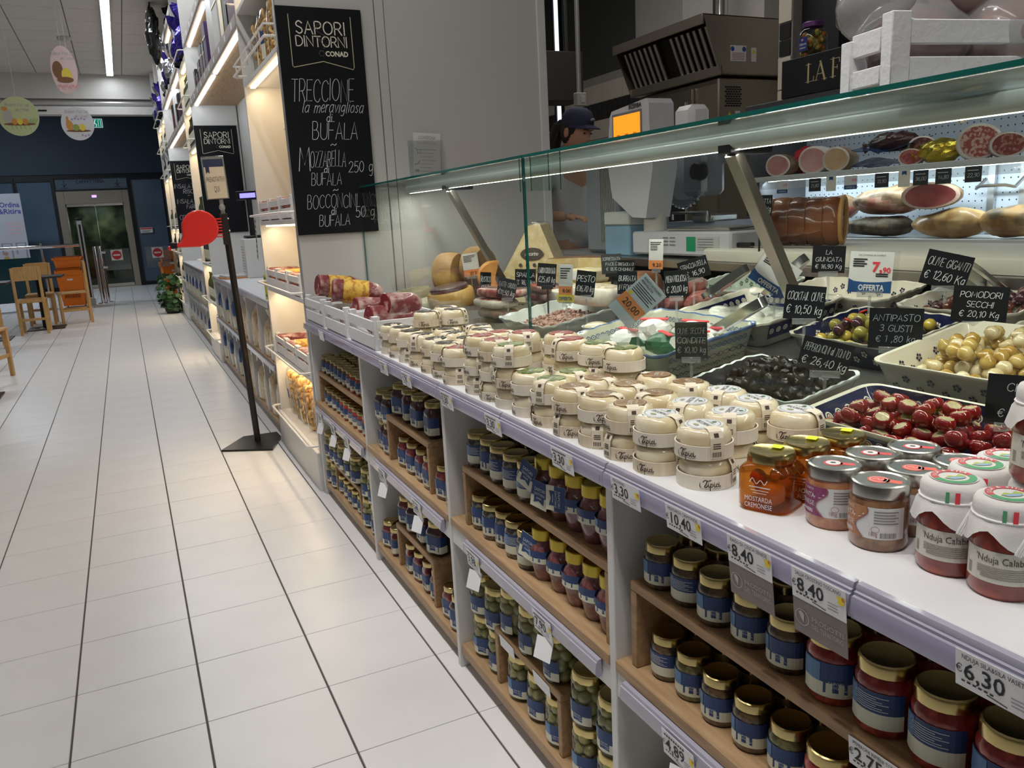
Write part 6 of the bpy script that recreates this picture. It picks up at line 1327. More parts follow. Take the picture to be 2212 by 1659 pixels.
def sign(i, x, y, z, w, h, rot, st, lines):
    ya = math.atan2(y, x) * .5 + math.atan2(.6, .8) * .5   # turned towards the customers' side
    t = T('price_sign', sname[i] + (' in the glass case' if len(sname[i].split()) < 6 else ''), 'sign', (x, y, z), 0, 'price signs in the case', (0, 0, ya))
    M4 = Matrix.Rotation(-math.radians(rot), 4, 'X').inverted(); th = .0016
    R_ = Matrix.Rotation(math.radians(rot), 3, 'X')
    def P3(e): return lambda u, v: tuple(R_ @ Vector((-e, -u, v)))
    def bx(mb, a, b, c, d, e0, e1, mi=0):
        v = [tuple(R_ @ Vector((-e, -u, q))) for e in (e0, e1) for u in (a, b) for q in (c, d)]
        mb.add(v, [(0, 1, 3, 2), (4, 6, 7, 5), (0, 4, 5, 1), (2, 3, 7, 6), (0, 2, 6, 4), (1, 5, 7, 3)], mi); return mb
    dark = st in 'kg'; m_ = {'k': slate, 'g': slateg}.get(st, whitepaper)
    bx(MB(), -w / 2, w / 2, -h / 2, h / 2, 0, th).build('plate', m_, t, smooth=0)
    mb = MB(); p = P3(th + .0009); p2 = P3(th + .0016); rg = random.Random(i)
    if dark:
        n = len(lines); hh = h * .78 / max(2, n)
        for k, l in enumerate(lines):
            if l: write(mb, l, 0, h * .40 - hh * (k + .82), hh * .60, max(.0009, hh * .048), p, 0, .12, 1.0, 1.0, True, w * .88, .05, rg)
        mb.build('chalk_writing', chalk if i not in (10, 16) else chalkd, t, smooth=0)
    else:
        mats = [tago, tagk, tagb, tagr, tagy, whitepaper, M('pale_blue_card', (.62, .70, .76), .4)]
        if st in 'oy':
            z0, z1 = (-h * .5, -h * .2) if st == 'o' else (-h * .28, -h * .06)
            mb.patch(p, -w / 2, w / 2, z0, z1, 1, 1, 0); print_(mb, lines[0], w * .08, z0 + (z1 - z0) * .28, (z1 - z0) * .42, p2, 1, center=True, fit=w * .7, bold=.015)
            for k in range(5): mb.patch(p, -w * .4, w * (.36 - .08 * (k % 2)) if k < 2 else w * .1, h * (.38 - k * .06), h * (.405 - k * .06), 1, 1, 1)
            if st == 'y': mb.patch(p, -w * .62, w * .62, -h * .46, -h * .28, 1, 1, 4); print_(mb, 'OFFERTA', 0, -h * .42, h * .09, p2, 2, center=True, fit=w, bold=.03)
        elif st == 'b':
            mb.patch(p, -w / 2, w / 2, -h / 2, h / 2, 1, 1, 6); mb.patch(p2, -w * .5, w * .46, -h * .28, -h * .02, 1, 1, 0); p3 = P3(th + .0023)
            print_(mb, lines[0], 0, -h * .22, h * .14, p3, 1, center=True, fit=w * .7); print_(mb, 'PREPARATO GASTRONOMICO', -w * .42, h * .40, h * .055, p2, 1, fit=w * .8); print_(mb, 'MERAVIGLIOSA', -w * .42, h * .33, h * .055, p2, 1, fit=w * .55)
            for k in range(5): mb.patch(p2, -w * .42, w * (.4 - .1 * (k % 2)), h * (.27 - k * .045), h * (.285 - k * .045), 1, 1, 1)
            mb.disc(p2, -w * .36, -.0 + h * .03, w * .07, 8, 4)
        else:
            mb.poly2([(-w / 2, -h * .5), (w / 2, -h * .5), (w / 2, -h * .20)] + [(w / 2 - w * q / 8, -h * .20 - h * .10 * sin(PI * (q / 8) * .5 + .0) + h * .10 * (q / 8) ** 2) for q in range(1, 8)] + [(-w / 2, -h * .16)], p, 2)
            print_(mb, 'OFFERTA', w * .04, -h * .44, h * .14, p2, 5, center=True, fit=w * .6, bold=.03); print_(mb, lines[0].split(',')[0] + ',', w * .02, h * .02, h * .24, p2, 3, bold=.03, fit=w * .28); print_(mb, lines[0].split(',')[1], w * .27, h * .0, h * .13, p2, 3, bold=.03, fit=w * .18)
            print_(mb, 'DAL 29 MARZO AL 10 APRILE', 0, h * .40, h * .035, p2, 1, center=True, fit=w * .62)
            for k in range(4): mb.patch(p2, -w * .42, -w * (.1 + .06 * (k % 2)), h * (.30 - k * .055), h * (.33 - k * .055), 1, 1, 1)
            for k in range(2): mb.patch(p2, w * .12, w * .40, -h * (.05 + k * .05), -h * (.02 + k * .05), 1, 1, 1)
        mb.build('print', mats, t, smooth=0)
        bx(MB(), -w / 2 - .004, w / 2 + .012, -h / 2 - .004, h / 2 + .004, th + .004, th + .005).build('clear_sleeve', film, t, smooth=0)
    # clear clip and stem down to what it stands on
    rest = (DZ(x) if x < 1.9 else 1.111) + .001; hb = h / 2 * cos(math.radians(rot)) + (w / 2 * abs(sin(math.radians(rot))) if rot > 20 else 0)
    zb = -hb - .002; cm = black if i in (3, 5, 11) else clearp
    MB().box(-.006, .006, -w * .3, w * .3, zb - .008, zb + .006, 0, .001).build('clip', cm, t)
    MB().tube([(.002, 0, zb - .006), (.004, 0, zb - .03 if z + zb - .03 > rest else rest - z), (.002, 0, rest - z)], .0035, 7).build('stem', cm, t)
for i, s_ in enumerate(SIGNS): sign(i, *s_)
# ================================================================ CHEESES AND MEATS IN THE CASE
def wheel(label, x, y, z, r, h, rind, face=None, rot=(0, 0, 0), cut=None, cat='cheese', name='round_cheese'):
    # round wheel; cut = opening angle of the missing wedge (rad)
    t = T(name, label, cat, (x, y, z), 0, None, rot); n = 28
    prof = [(r * .93, 0), (r, h * .14), (r * 1.02, h * .5), (r, h * .86), (r * .93, h)]
    a0, a1 = (0, 2 * PI) if not cut else (cut / 2, 2 * PI - cut / 2); N = n if not cut else n + 1
    v = [(rr * cos(a0 + (a1 - a0) * k / n), rr * sin(a0 + (a1 - a0) * k / n), zz) for rr, zz in prof for k in range(N)]
    m_ = len(prof); fs = [(i * N + k, i * N + (k + 1) % N, (i + 1) * N + (k + 1) % N, (i + 1) * N + k) for i in range(m_ - 1) for k in range(N if not cut else n)]
    b = len(v); v += [(0, 0, 0), (0, 0, h)]
    fs += [(b, (k + 1) % N, k) for k in range(N if not cut else n)] + [(b + 1, (m_ - 1) * N + k, (m_ - 1) * N + (k + 1) % N) for k in range(N if not cut else n)]
    MB().add(v, fs).build('rind', rind, t, smooth=50)
    if cut:
        mb = MB()
        for a, rev in ((a0, 0), (a1, 1)):
            q = [(0, 0, 0)] + [(rr * cos(a), rr * sin(a), zz) for rr, zz in prof] + [(0, 0, h)]; mb.add(q if not rev else q[::-1], [tuple(range(len(q)))])
        mb.build('cut_face', face, t, smooth=0)
    return t
tanR = SPECK('tan_rind', (.36, .20, .08), (.50, .31, .14), 14, .4, .65, .55, 0, .2); yelR = SPECK('yellow_rind', (.52, .28, .05), (.66, .42, .12), 10, .35, .6, .4, .2, .1); orgR = SPECK('orange_rind', (.62, .24, .05), (.72, .36, .10), 10, .4, .6, .4, .2, .1); grR = SPECK('greenish_rind', (.28, .26, .15), (.42, .38, .24), 18, .4, .6, .6, 0, .3); brR = SPECK('brown_rind', (.20, .075, .03), (.30, .13, .06), 12, .4, .6, .5, 0, .2); plR = SPECK('plum_skin', (.045, .022, .035), (.10, .06, .07), 14, .4, .6, .35, .2, .2)
paste = SPECK('pale_cheese_paste', (.72, .60, .34), (.80, .70, .46), 30, .4, .6, .5, 0, .1); pasteY = SPECK('yellow_cheese_paste', (.66, .48, .20), (.74, .58, .30), 30, .4, .6, .5, 0, .1)
wheel('tan aged cheese half standing on edge at the far end of case', 1.36, 3.64, DZ(1.36) + .115, .10, .10, tanR, pasteY, (HZ, .0, .7))
wheel('second tan cheese standing behind the first', 1.50, 3.60, DZ(1.5) + .115, .10, .09, tanR, pasteY, (HZ, 0, .5))
wheel('orange-rinded cheese with a pale cut face beside the white card', 1.50, 3.34, DZ(1.5) + .085, .075, .10, orgR, paste, (HZ, 0, -.35), 2.6)
wheel('yellow cheese with dark plum skin lying in front', 1.29, 3.33, DZ(1.29) + .002, .105, .075, yelR, pasteY, (0, -.158, 0)); wheel('plum-skinned cheese round on top of the yellow cheese', 1.277, 3.33, DZ(1.29) + .078, .085, .018, plR, None, (0, -.158, 0))
wheel('small yellow cheese cut in half behind the plum-skinned one', 1.42, 3.16, DZ(1.42) + .004, .075, .06, yelR, paste, (0, 0, 2.4), 2.9)
wheel('low greenish cheese wheel in the far left corner', 1.20, 3.63, DZ(1.2) + .002, .105, .075, grR, None, (0, -.158, 0)); wheel('pale low cheese wheel behind the greenish one', 1.23, 3.42, DZ(1.2) + .002, .085, .05, SPECK('cream_rind', (.60, .52, .36), (.70, .62, .46), 14, .4, .6, .6), None, (0, -.158, 0), None)
wheel('brown wheel of hard cheese behind the wedge', 1.72, 2.95, DZ(1.72) + .02, .14, .11, brR, pasteY, (0, 0, -2.4), 2.4)
# large wrapped wedge with dark oval stamp
t = T('cheese_wedge', 'tall wrapped hard cheese wedge with a dark oval stamp', 'cheese', (1.66, 3.28, DZ(1.66) + .025), 0, None, (0, 0, .62))
W_ = .155; Hh = .255
MB().prism([(-W_, 0), (W_, 0), (W_ * .98, .03), (.03, Hh), (0, Hh + .004), (-.03, Hh - .004), (-W_ * .98, .03)], lambda u, v, w: (w + v * .22, -u, v), .10).build('paste', SPECK('hard_cheese', (.66, .50, .24), (.74, .60, .34), 40, .4, .6, .45, .3, .15), t)
MB().prism([(-W_ - .012, -.0), (W_ + .012, -.0), (W_ + .01, .03), (.03, Hh + .008), (0, Hh + .014), (-.03, Hh + .006), (-W_ - .01, .03)], lambda u, v, w: (w - .006 + v * .22, -u, v), .112).build('wrap', film, t)
mb = MB(); mp = lambda u, v: (-.0075 + v * .22, -u, v); mp2 = lambda u, v: (-.0085 + v * .22, -u, v)
mb.poly2([(.062 * cos(q * PI / 10) * (1 if abs(cos(q * PI / 10)) < .6 else .95), .125 + .028 * sin(q * PI / 10)) for q in range(20)], mp, 0); write(mb, 'Pecorino', 0, .118, .016, .0018, mp2, 1, .2, .8, 1, True, .095)
for q in range(4): mb.disc(mp, -.055 + q * .036, .075, .009, 12, 0)
for q in range(3): mb.patch(mp, -.03, .035, .055 - q * .008, .058 - q * .008, 1, 1, 0)
mb.build('stamp', [M('stamp_brown', (.05, .035, .02), .5), cream], t, smooth=0)
def block(label, x, y, z, sx, sy, sz, mat, rz=0, lab=None, cat='cheese', name='cheese_block'):
    t = T(name, label, cat, (x, y, z), rz); MB().box(-sx / 2, sx / 2, -sy / 2, sy / 2, 0, sz, 0, .008).build('paste', mat, t)
    if lab: MB().box(-sx / 2 - .0012, -sx / 2, -sy * .3, sy * .3, sz * .2, sz * .8).build('label', lab, t)
    return t
block('packed pale cheese block with a label on top', 1.60, 2.66, DZ(1.6) + .075, .10, .13, .05, paste, .1, whitepaper); block('pale cheese block under the packed one', 1.60, 2.66, DZ(1.6) + .002, .12, .15, .07, pasteY, .1)
block('tilted triangular piece of pale cheese by the wedge', 1.46, 2.98, DZ(1.46) + .002, .06, .09, .085, paste, .6); block('white rinded cheese slab behind the pesto sign', 1.48, 2.62, DZ(1.48) + .002, .09, .12, .075, SPECK('white_rind', (.68, .64, .54), (.76, .72, .64), 20), .2)
# lard, pancetta, speck
def slabmeat(label, x, y, z, sx, sy, sz, rz, top, side, name='cured_meat', cat='meat', bend=.0):
    t = T(name, label, cat, (x, y, z), rz); rg = random.Random(sum(map(ord, label)) % 999)
    mb = MB().ball((0, 0, sz / 2), (sx / 2, sy / 2, sz / 2), 18, 10, 0, lambda p: (math.copysign(abs(p.x / (sx / 2)) ** .55, p.x) * sx / 2 * (1 + rg.uniform(-.03, .03)), math.copysign(abs(p.y / (sy / 2)) ** .55, p.y) * sy / 2 * (1 + rg.uniform(-.03, .03)), (math.copysign(abs((p.z - sz / 2) / (sz / 2)) ** .6, p.z - sz / 2)) * sz / 2 + sz / 2 + bend * (p.y / sy) ** 2))
    mb.m = [1 if mb.v[f[0]][2] > sz * .75 else 0 for f in mb.f]; mb.build('meat', [side, top], t, smooth=70); return t
fatM = SPECK('lard_fat', (.62, .52, .42), (.72, .66, .58), 22, .35, .6, .45, .2, .15); herb = SPECK('herb_crust', (.36, .28, .18), (.55, .46, .34), 70, .4, .6, .6, 0, .3); pan = SPECK('pancetta_red', (.34, .07, .06), (.60, .40, .34), 26, .45, .6, .35, .4, .2); spk = SPECK('speck_dark', (.10, .04, .03), (.20, .09, .06), 24, .4, .6, .35, .4, .3)
slabmeat('big pale slab of herbed lard behind the pesto sign', 1.42, 2.33, DZ(1.42) + .055, .10, .24, .075, .15, herb, fatM); slabmeat('dark red pancetta piece beside the lard', 1.53, 2.20, DZ(1.53) + .002, .10, .13, .10, .3, pan, pan)
slabmeat('rolled pancetta slab on top of the pile left of the joint', 1.28, 2.78, DZ(1.28) + .085, .10, .24, .04, .3, spk, pan); slabmeat('streaky bacon slab in the middle of the left pile', 1.27, 2.82, DZ(1.27) + .045, .12, .22, .04, .1, pan, fatM); slabmeat('bottom slab of the bacon pile left of the joint', 1.28, 2.80, DZ(1.28) + .002, .13, .24, .042, .0, spk, spk)
slabmeat('long smoked speck piece across the pile', 1.40, 2.72, DZ(1.4) + .075, .07, .26, .04, -.2, SPECK('speck_red', (.30, .07, .04), (.45, .16, .10), 20), spk); slabmeat('plum-topped meat piece behind the spalla sign', 1.50, 2.86, DZ(1.5) + .002, .10, .17, .085, .2, plR, pan)
slabmeat('brown crusted meat piece behind the bresaola sign', 1.66, 2.40, DZ(1.66) + .002, .12, .14, .11, .2, brR, brR)
for k, (x, y, z) in enumerate(((1.62, 2.12, .035), (1.66, 2.06, .035), (1.63, 2.03, .035), (1.64, 2.09, .085))): salami('thick fresh red sausage, %s of the bunch behind card 9.20' % ['left', 'middle', 'right', 'top'][k], (x + .06, y, DZ(x) + z), (0, -HZ, .1), .13, .03, False, SPECK('fresh_sausage', (.38, .10, .09), (.58, .26, .22), 40, .4, .6, .3, .6, .1), 'fresh sausages')

# ================================================================ ON THE SERVING WORKTOP
o = MB().prism([(1.93, 1.1115), (1.925, 1.12), (1.925, 1.148), (1.94, 1.156), (2.40, 1.156), (2.40, 1.1115)], lambda u, v, w: (u, -.6 + w, v), 2.98).build('cutting_board', M('cream_cutting_board', (.66, .63, .52), .45, 0, .05, 6)); tag(o, 'long thick cream cutting board on the serving worktop', 'cutting board')
t = T('knife', 'long kitchen knife with black handle on the cutting board', 'knife', (2.0, 2.25, 1.157), .2); MB().box(-.012, .012, -.04, .09, 0, .018, 0, .004).build('handle', black, t); MB().box(-.018, .016, -.30, -.04, .004, .006).build('blade', steel, t)
porM = SPECK('porchetta_crackling', (.075, .018, .006), (.24, .075, .02), 9, .35, .65, .3, .4, .4); porI = SPECK('porchetta_cut', (.16, .07, .03), (.42, .26, .12), 26, .4, .62, .5)
t = T('porchetta', 'rolled roast porchetta tied with string on the cutting board', 'roast', (2.06, 2.20, 1.157 + .084), 0, None, (HZ, 0, .60)); rg = random.Random(4); n = 28; mb = MB(); v = []; NL = 19
for i in range(NL):
    z = i * .25 / (NL - 1); rr = .082 * (1 - .05 * (i % 4 == 2)) * (.93 if i in (0, NL - 1) else 1)
    for k in range(n): q = 1 + .04 * sin(5 * k * 2 * PI / n + i * .2) + rg.uniform(-.012, .012); v.append((rr * q * cos(2 * PI * k / n), rr * q * sin(2 * PI * k / n), z))
mb.add(v, [(i * n + k, i * n + (k + 1) % n, (i + 1) * n + (k + 1) % n, (i + 1) * n + k) for i in range(NL - 1) for k in range(n)]); mb.build('crackling', porM, t, smooth=70)
MB().lathe([(.078, .249), (.06, .244), (.05, .238), (.03, .242), (0, .240)], 24).build('cut_face', porI, t); MB().tube([(.076 * cos(q * PI / 12), .076 * sin(q * PI / 12), .251) for q in range(24)], .008, 6, 0, True).build('fat_rim', M('roast_fat', (.50, .26, .07), .4), t)
for i in (2, 6, 10, 14): MB().tube([(.0805 * cos(q * PI / 12), .0805 * sin(q * PI / 12), i * .25 / 18) for q in range(24)], .0018, 4, 0, True).build('string', M('roast_string', (.22, .09, .03), .7), t)
# counter scale
greyPl = M('scale_grey', (.50, .50, .52), .4, 0, .03); darkPl = M('scale_dark_grey', (.16, .17, .18), .4)
t = T('counter_scale', 'grey tower scale with orange customer screen on the worktop', 'scale', (1.955, 2.56, 1.111))
for a in (-.24, .24): MB().lathe([(0, 0), (.012, 0), (.012, .012), (0, .012)], 10, c=(.05, a, 0)).build('foot', black, t)
MB().box(0, .26, -.29, .33, .012, .105, 0, .008).build('base', greyPl, t); MB().box(.01, .25, -.27, .10, .1055, .118, 0, .004).build('weighing_plate', steel, t)
MB().lathe([(0, 0), (.055, 0), (.05, .22), (0, .22)], 18, c=(.06, .245, .1055), sx=.8).build('column', M('scale_column', (.48, .46, .42), .45), t)
h_ = MB().prism([(-.20, .05), (-.05, -.035), (.047, -.04), (.10, .16), (.08, .33), (.078, .405), (.06, .425), (-.19, .405), (-.205, .385), (-.235, .2)], lambda u, v, w: (-.02 + w, .245 - u, .20 + v), .12).build('display_head', greyPl, t, smooth=30)
mb = MB(); mp = PL((-.0215, .245, 0), (0, -1, 0), (0, 0, 1)); mp2 = PL((-.0226, .245, 0), (0, -1, 0), (0, 0, 1)); mb.patch(mp, -.185, .03, .465, .59, 1, 1, 0); mb.build('screen_bezel', darkPl, h_, smooth=0)
mb = MB(); mb.patch(mp2, -.175, .02, .475, .58, 1, 1, 0); mb.build('orange_screen', EMIT('orange_lcd', (1.0, .30, .02), 1.25), h_, smooth=0)
mb = MB(); mp3 = PL((-.0235, .245, 0), (0, -1, 0), (0, 0, 1)); print_(mb, 'BIZERBA', -.06, .598, .018, mp2, 0, bold=.03, fit=.09); 
for q in (-.15, -.09, -.03): mb.patch(mp3, q, q + .025, .485, .505, 1, 1, 1)
mb.build('lettering', [tagk, EMIT('lcd_digits', (.55, .16, .01), 1.0)], h_, smooth=0)
MB().box(.08, .18, .03, .15, .46, .585, 0, .02).build('printer_head', M('scale_white', (.62, .62, .63), .4), t)
mb = MB(); mp = PL((-.0012, 0, 0), (0, -1, 0), (0, 0, 1)); mb.patch(mp, .04, .095, .03, .085, 1, 1, 0); mb.patch(mp, .10, .23, .035, .085, 1, 1, 1); mp2 = PL((-.0022, 0, 0), (0, -1, 0), (0, 0, 1))
for q in range(4): mb.patch(mp2, .11, .20, .045 + q * .010, .048 + q * .010, 1, 1, 2)
for q in range(3):
    for c_ in range(2): mb.patch(mp, -.11 + c_ * .045, -.075 + c_ * .045, .05 + q * .014, .055 + q * .014, 1, 1, 2)
mb.build('base_stickers', [M('sticker_green', (.0, .24, .10), .4), M('sticker_grey', (.42, .42, .40), .4), darkPl], t, smooth=0)
# meat slicer
t = T('meat_slicer', 'large meat slicer with round blade and black knob behind the scale', 'slicer', (2.26, 2.90, 1.111)); mB = M('slicer_aluminium', (.42, .45, .50), .3, .7, .05)
MB().box(.0, .24, -.28, .22, .02, .13, 0, .02).build('slicer_base', M('slicer_body', (.42, .48, .58), .35, .3), t)
for a in (-.24, .18): MB().lathe([(0, 0), (.02, 0), (.02, .02), (0, .02)], 10, c=(.06, a, 0)).build('foot', black, t)
bl = MB().lathe([(0, 0), (.150, 0), (.155, .006), (.15, .012), (0, .012)], 48).build('blade', chrome, t, (.10, .12, .34), (0, -HZ + .2, 0)); MB().lathe([(0, .013), (.125, .013), (.12, .024), (0, .026)], 36).build('blade_cover', mB, bl)
mb = MB()
for q in range(36): mb.box(-.003, .003, .142, .158, .0, .014); mb.xf(Matrix.Rotation(2 * PI * q / 36, 4, 'Z'), len(mb.v) - 8)
mb.build('guard_teeth', chrome, bl, smooth=0)
MB().box(.02, .13, -.10, .10, .24, .44, 0, .02).build('thickness_plate', mB, t, rot=(.0, .0, -.2)); MB().tube([(.10, -.12, .40), (.06, -.20, .44), (.04, -.24, .44)], .035, 14).build('motor_arm', mB, t); MB().lathe([(0, 0), (.036, 0), (.040, .02), (.034, .045), (0, .05)], 12).build('knob', black, t, (.0, -.10, .34), (0, -HZ, 0))
MB().box(.0, .14, -.16, -.02, .13, .16, 0, .006).build('carriage', steel, t); MB().tube([(-.01, .10, .14), (-.01, .10, .17), (-.01, -.14, .17), (-.01, -.14, .13)], .006, 8).build('rail', steel, t)
t = T('plastic_box', 'stacked clear blue plastic container beside the scale column', 'container', (1.97, 3.03, 1.111)); MB().box(0, .18, -.10, .10, 0, .13, 0, .006).build('blue_base', M('pale_blue_plastic', (.20, .34, .46), .3), t); MB().box(-.002, .182, -.102, .102, .131, .19, 0, .006).build('clear_top', M('milky_plastic', (.52, .54, .52), .35), t)
t = T('steel_cabinet', 'brushed steel cabinet with ribbed side left of the scale', 'cabinet', (2.06, 3.30, 1.111)); MB().box(0, .30, -.14, .14, 0, .44, 0, .015).build('body', M('cabinet_grey', (.26, .29, .32), .4, .3), t)
for q in range(10): MB().box(-.004, 0, -.11 + q * .012, -.105 + q * .012, .05, .40).build('rib', steel, t)
# ================================================================ CHILLED WALL CABINET
XC = 3.08
t = T('wall_cabinet', 'chilled wall cabinet with lit perforated back behind the counter', 'cabinet', (0, 0, 0))
perf = M('cabinet_back_white', (.62, .68, .76), .4, 0, .03)
mb = MB().box(3.46, 3.48, 1.2, 3.40, .9, 1.772); mb.build('back_panel', perf, t)
mb = MB(); mp = PL((3.459, 0, 0), (0, -1, 0), (0, 0, 1))
for i in range(70):
    for j in range(24): mb.patch(mp, -3.36 + i * .031, -3.354 + i * .031, 1.14 + j * .031, 1.146 + j * .031)
o = mb.build('perforations', M('hole_dark', (.02, .03, .05), .6), t, smooth=0); o['kind'] = 'stuff'
MB().box(3.06, 3.48, 3.40, 3.43, .14, 1.771, 0, .003).build('side_panel', M('cabinet_side', (.10, .10, .11), .5), t); MB().box(3.0, 3.48, 1.2, 3.40, .14, 1.085, 0, .003).build('body', steeld, t)
for z, nm in ((1.432, 'upper_shelf'), (1.119, 'lower_shelf')):
    s_ = MB().box(XC, 3.46, 1.2, 3.398, z - .012, z, 0, .002).build(nm, M('shelf_white_metal', (.66, .67, .68), .35), t); MB().box(XC - .008, XC, 1.2, 3.398, z - .022, z + .004, 0, .002).build('front_lip', white, s_); MB().box(XC - .004, XC + .004, 1.2, 3.398, z - .062, z - .023).build('ticket_rail', clearp, s_)
MB().box(3.05, 3.48, 1.2, 3.43, 1.772, 1.801, 0, .003).build('roof', M('cabinet_roof', (.08, .08, .09), .5), t)
MB().box(3.12, 3.14, 1.25, 3.36, 1.763, 1.771).build('light_strip', EMIT('cabinet_led', (.85, .93, 1), 8), t); MB().box(3.15, 3.17, 1.25, 3.36, 1.409, 1.418).build('light_strip', EMIT('cabinet_led', (.85, .93, 1), 8), t)
for y in (2.16, 2.30): MB().box(3.440, 3.456, y, y + .03, 1.13, 1.42).build('slotted_upright', alum, t)
mb = MB().tube([(3.44, 2.34, 1.36), (3.38, 2.34, 1.32), (3.36, 2.31, 1.33), (3.36, 2.20, 1.33), (3.38, 2.17, 1.32), (3.44, 2.17, 1.36)], .007, 8); mb.build('hook', steel, t)
# header board
t = T('shop_sign', 'dark header board with serif letters LA F above the wall cabinet', 'sign', (3.05, 2.4, 1.8025)); MB().box(0, .36, -1.2, .775, 0, .178, 0, .003).build('board', M('sign_navy_black', (.012, .014, .020), .5), t)
mb = MB(); mp = PL((-.0012, .615, 0), (0, -1, 0), (0, 0, 1)); g_ = .080; y0 = .055
def serif(mb, strokes, ox):
    for (a, b, c, d, w) in strokes: mb.stroke([(ox + a * g_, y0 + b * g_), (ox + c * g_, y0 + d * g_)], w * g_, mp, 0)
Ls = [(.2, 0, .2, 1, .13), (0, .985, .4, .985, .03), (0, .015, .62, .015, .03), (.60, .02, .64, .26, .05)]
As = [(.08, 0, .40, 1, .05), (.40, 1, .74, 0, .13), (.18, .34, .62, .34, .04), (-.04, .015, .22, .015, .03), (.58, .015, .90, .015, .03)]
Fs_ = [(.2, 0, .2, 1, .13), (0, .985, .64, .985, .035), (0, .015, .4, .015, .03), (.63, .98, .66, .76, .05), (.2, .5, .5, .5, .04), (.5, .4, .5, .6, .04)]
Os = [(.1, 0, .1, 1, .13), (0, .985, .2, .985, .03), (0, .015, .2, .015, .03)]
serif(mb, Ls, 0); serif(mb, As, .058); serif(mb, Fs_, .150); serif(mb, Os, .212)
mb.build('lettering', M('sign_gold', (.72, .58, .32), .5), t, smooth=0)
# jar of vegetables on the header
t = T('vegetable_jar', 'big jar of mixed pickled vegetables with violet lid on header board', 'jar', (3.14, 3.065, 1.9812)); JS = 1.0
MB().lathe([(0, 0), (.062, 0), (.07, .012), (.07, .10), (.06, .125), (.045, .135), (.045, .145), (0, .145)], 22).build('glass', jarglass, t); MB().lathe([(.046, .138), (.05, .139), (.05, .158), (.046, .162), (0, .161)], 22).build('lid', M('violet_lid', (.16, .05, .22), .35, .2), t)
mb = MB(); rg = random.Random(7)
for q in range(90): a = rg.uniform(0, 6.28); zz = rg.uniform(.014, .115); r_ = (.054 if zz < .1 else .044) * rg.uniform(.8, 1); mb.ball((r_ * cos(a), r_ * sin(a), zz), rg.uniform(.010, .014), 7, 5, rg.choice((0, 0, 1, 2)))
o = mb.build('pickles', [gol, yol, M('pickle_orange', (.5, .16, .02), .3)], t); o['kind'] = 'stuff'
mb = MB(); cy = CY(.0708, PI - .35, .028); cy2 = CY(.0714, PI - .35, .028); mb.patch(cy, 0, .055, 0, .062, 8, 1, 0); write(mb, 'Antipasto', .028, .026, .011, .0014, cy2, 1, .15, .9, 1, True, .042); write(mb, 'ai peperoni', .028, .011, .008, .0012, cy2, 1, .15, .9, 1, True, .036); mb.disc(cy2, .028, .05, .008, 10, 2, .006); mb.build('label', [M('label_royal', (.03, .05, .30), .4), cream, M('label_pink', (.6, .35, .3), .5)], t, smooth=0)
# hams, salami and packs on the two shelves
def ham(label, x, y, z, L_, r, ryz=1.0, yaw=0, skin=None, cutm=None, cat='ham', name='ham', taper=.45, tilt=0, rimm=None, flat=.86):
    # body along +x' (away), cut face towards the customer (-x')
    t = T(name, label, cat, (x, y, z), 0, None, (0, tilt, yaw)); n = 22; rg = random.Random(sum(map(ord, label)) % 997); prof = [(0, .98), (.03, 1.0), (.3, 1.03), (.55, .95), (.8, .75), (.95, taper), (1.0, .02)]
    v = [(p * L_, r * k * ryz * cos(2 * PI * q / n) * (1 + rg.uniform(-.03, .03)), r * flat * k * (sin(2 * PI * q / n)) * (1 + .08 * cos(2 * PI * q / n)) + r * flat) for p, k in prof for q in range(n)]
    MB().add(v, [(i * n + (q + 1) % n, i * n + q, (i + 1) * n + q, (i + 1) * n + (q + 1) % n) for i in range(len(prof) - 1) for q in range(n)] + [tuple(range((len(prof) - 1) * n, len(prof) * n))]).build('rind', skin, t, smooth=70)
    mb = MB(); P = [(r * .985 * ryz * cos(2 * PI * q / n), r * flat * .985 * sin(2 * PI * q / n) * (1 + .08 * cos(2 * PI * q / n)) + r * flat) for q in range(n)]; P2 = [(a * .86, (b - r * flat) * .86 + r * flat) for a, b in P]
    mb.add([(-.001, a, b) for a, b in P] + [(-.0035, a, b) for a, b in P2], [(q, n + q, n + (q + 1) % n, (q + 1) % n) for q in range(n)], 0); mb.add([(-.0035, a, b) for a, b in P2], [tuple(range(n))[::-1]], 1)
    mb.build('cut_face', [rimm or fatM, cutm], t, smooth=0); return t
cook = SPECK('cooked_ham_pink', (.56, .27, .24), (.66, .38, .34), 14, .35, .65, .4, .3, .05); roastp = SPECK('roast_pork', (.46, .18, .16), (.62, .32, .28), 12, .35, .65, .4, .3, .05); mor = SPECK('salami_pink', (.38, .09, .07), (.66, .42, .36), 70, .48, .56, .35, .3); rosy = SPECK('roast_tan', (.58, .36, .18), (.68, .48, .28), 12, .35, .65, .4, .3); cru = SPECK('raw_ham_cut', (.20, .03, .03), (.36, .09, .08), 9, .4, .62, .3, .4); hsk = SPECK('ham_skin', (.11, .06, .03), (.30, .19, .10), 16, .4, .62, .55, .1, .5); hfat = SPECK('ham_fat_rind', (.30, .15, .05), (.52, .34, .14), 14, .38, .6, .4, .2, .4); moss = SPECK('ham_mould', (.045, .03, .018), (.13, .095, .055), 22, .4, .6, .7, 0, .6)
zu, zl = 1.4325, 1.1195; YA = .85
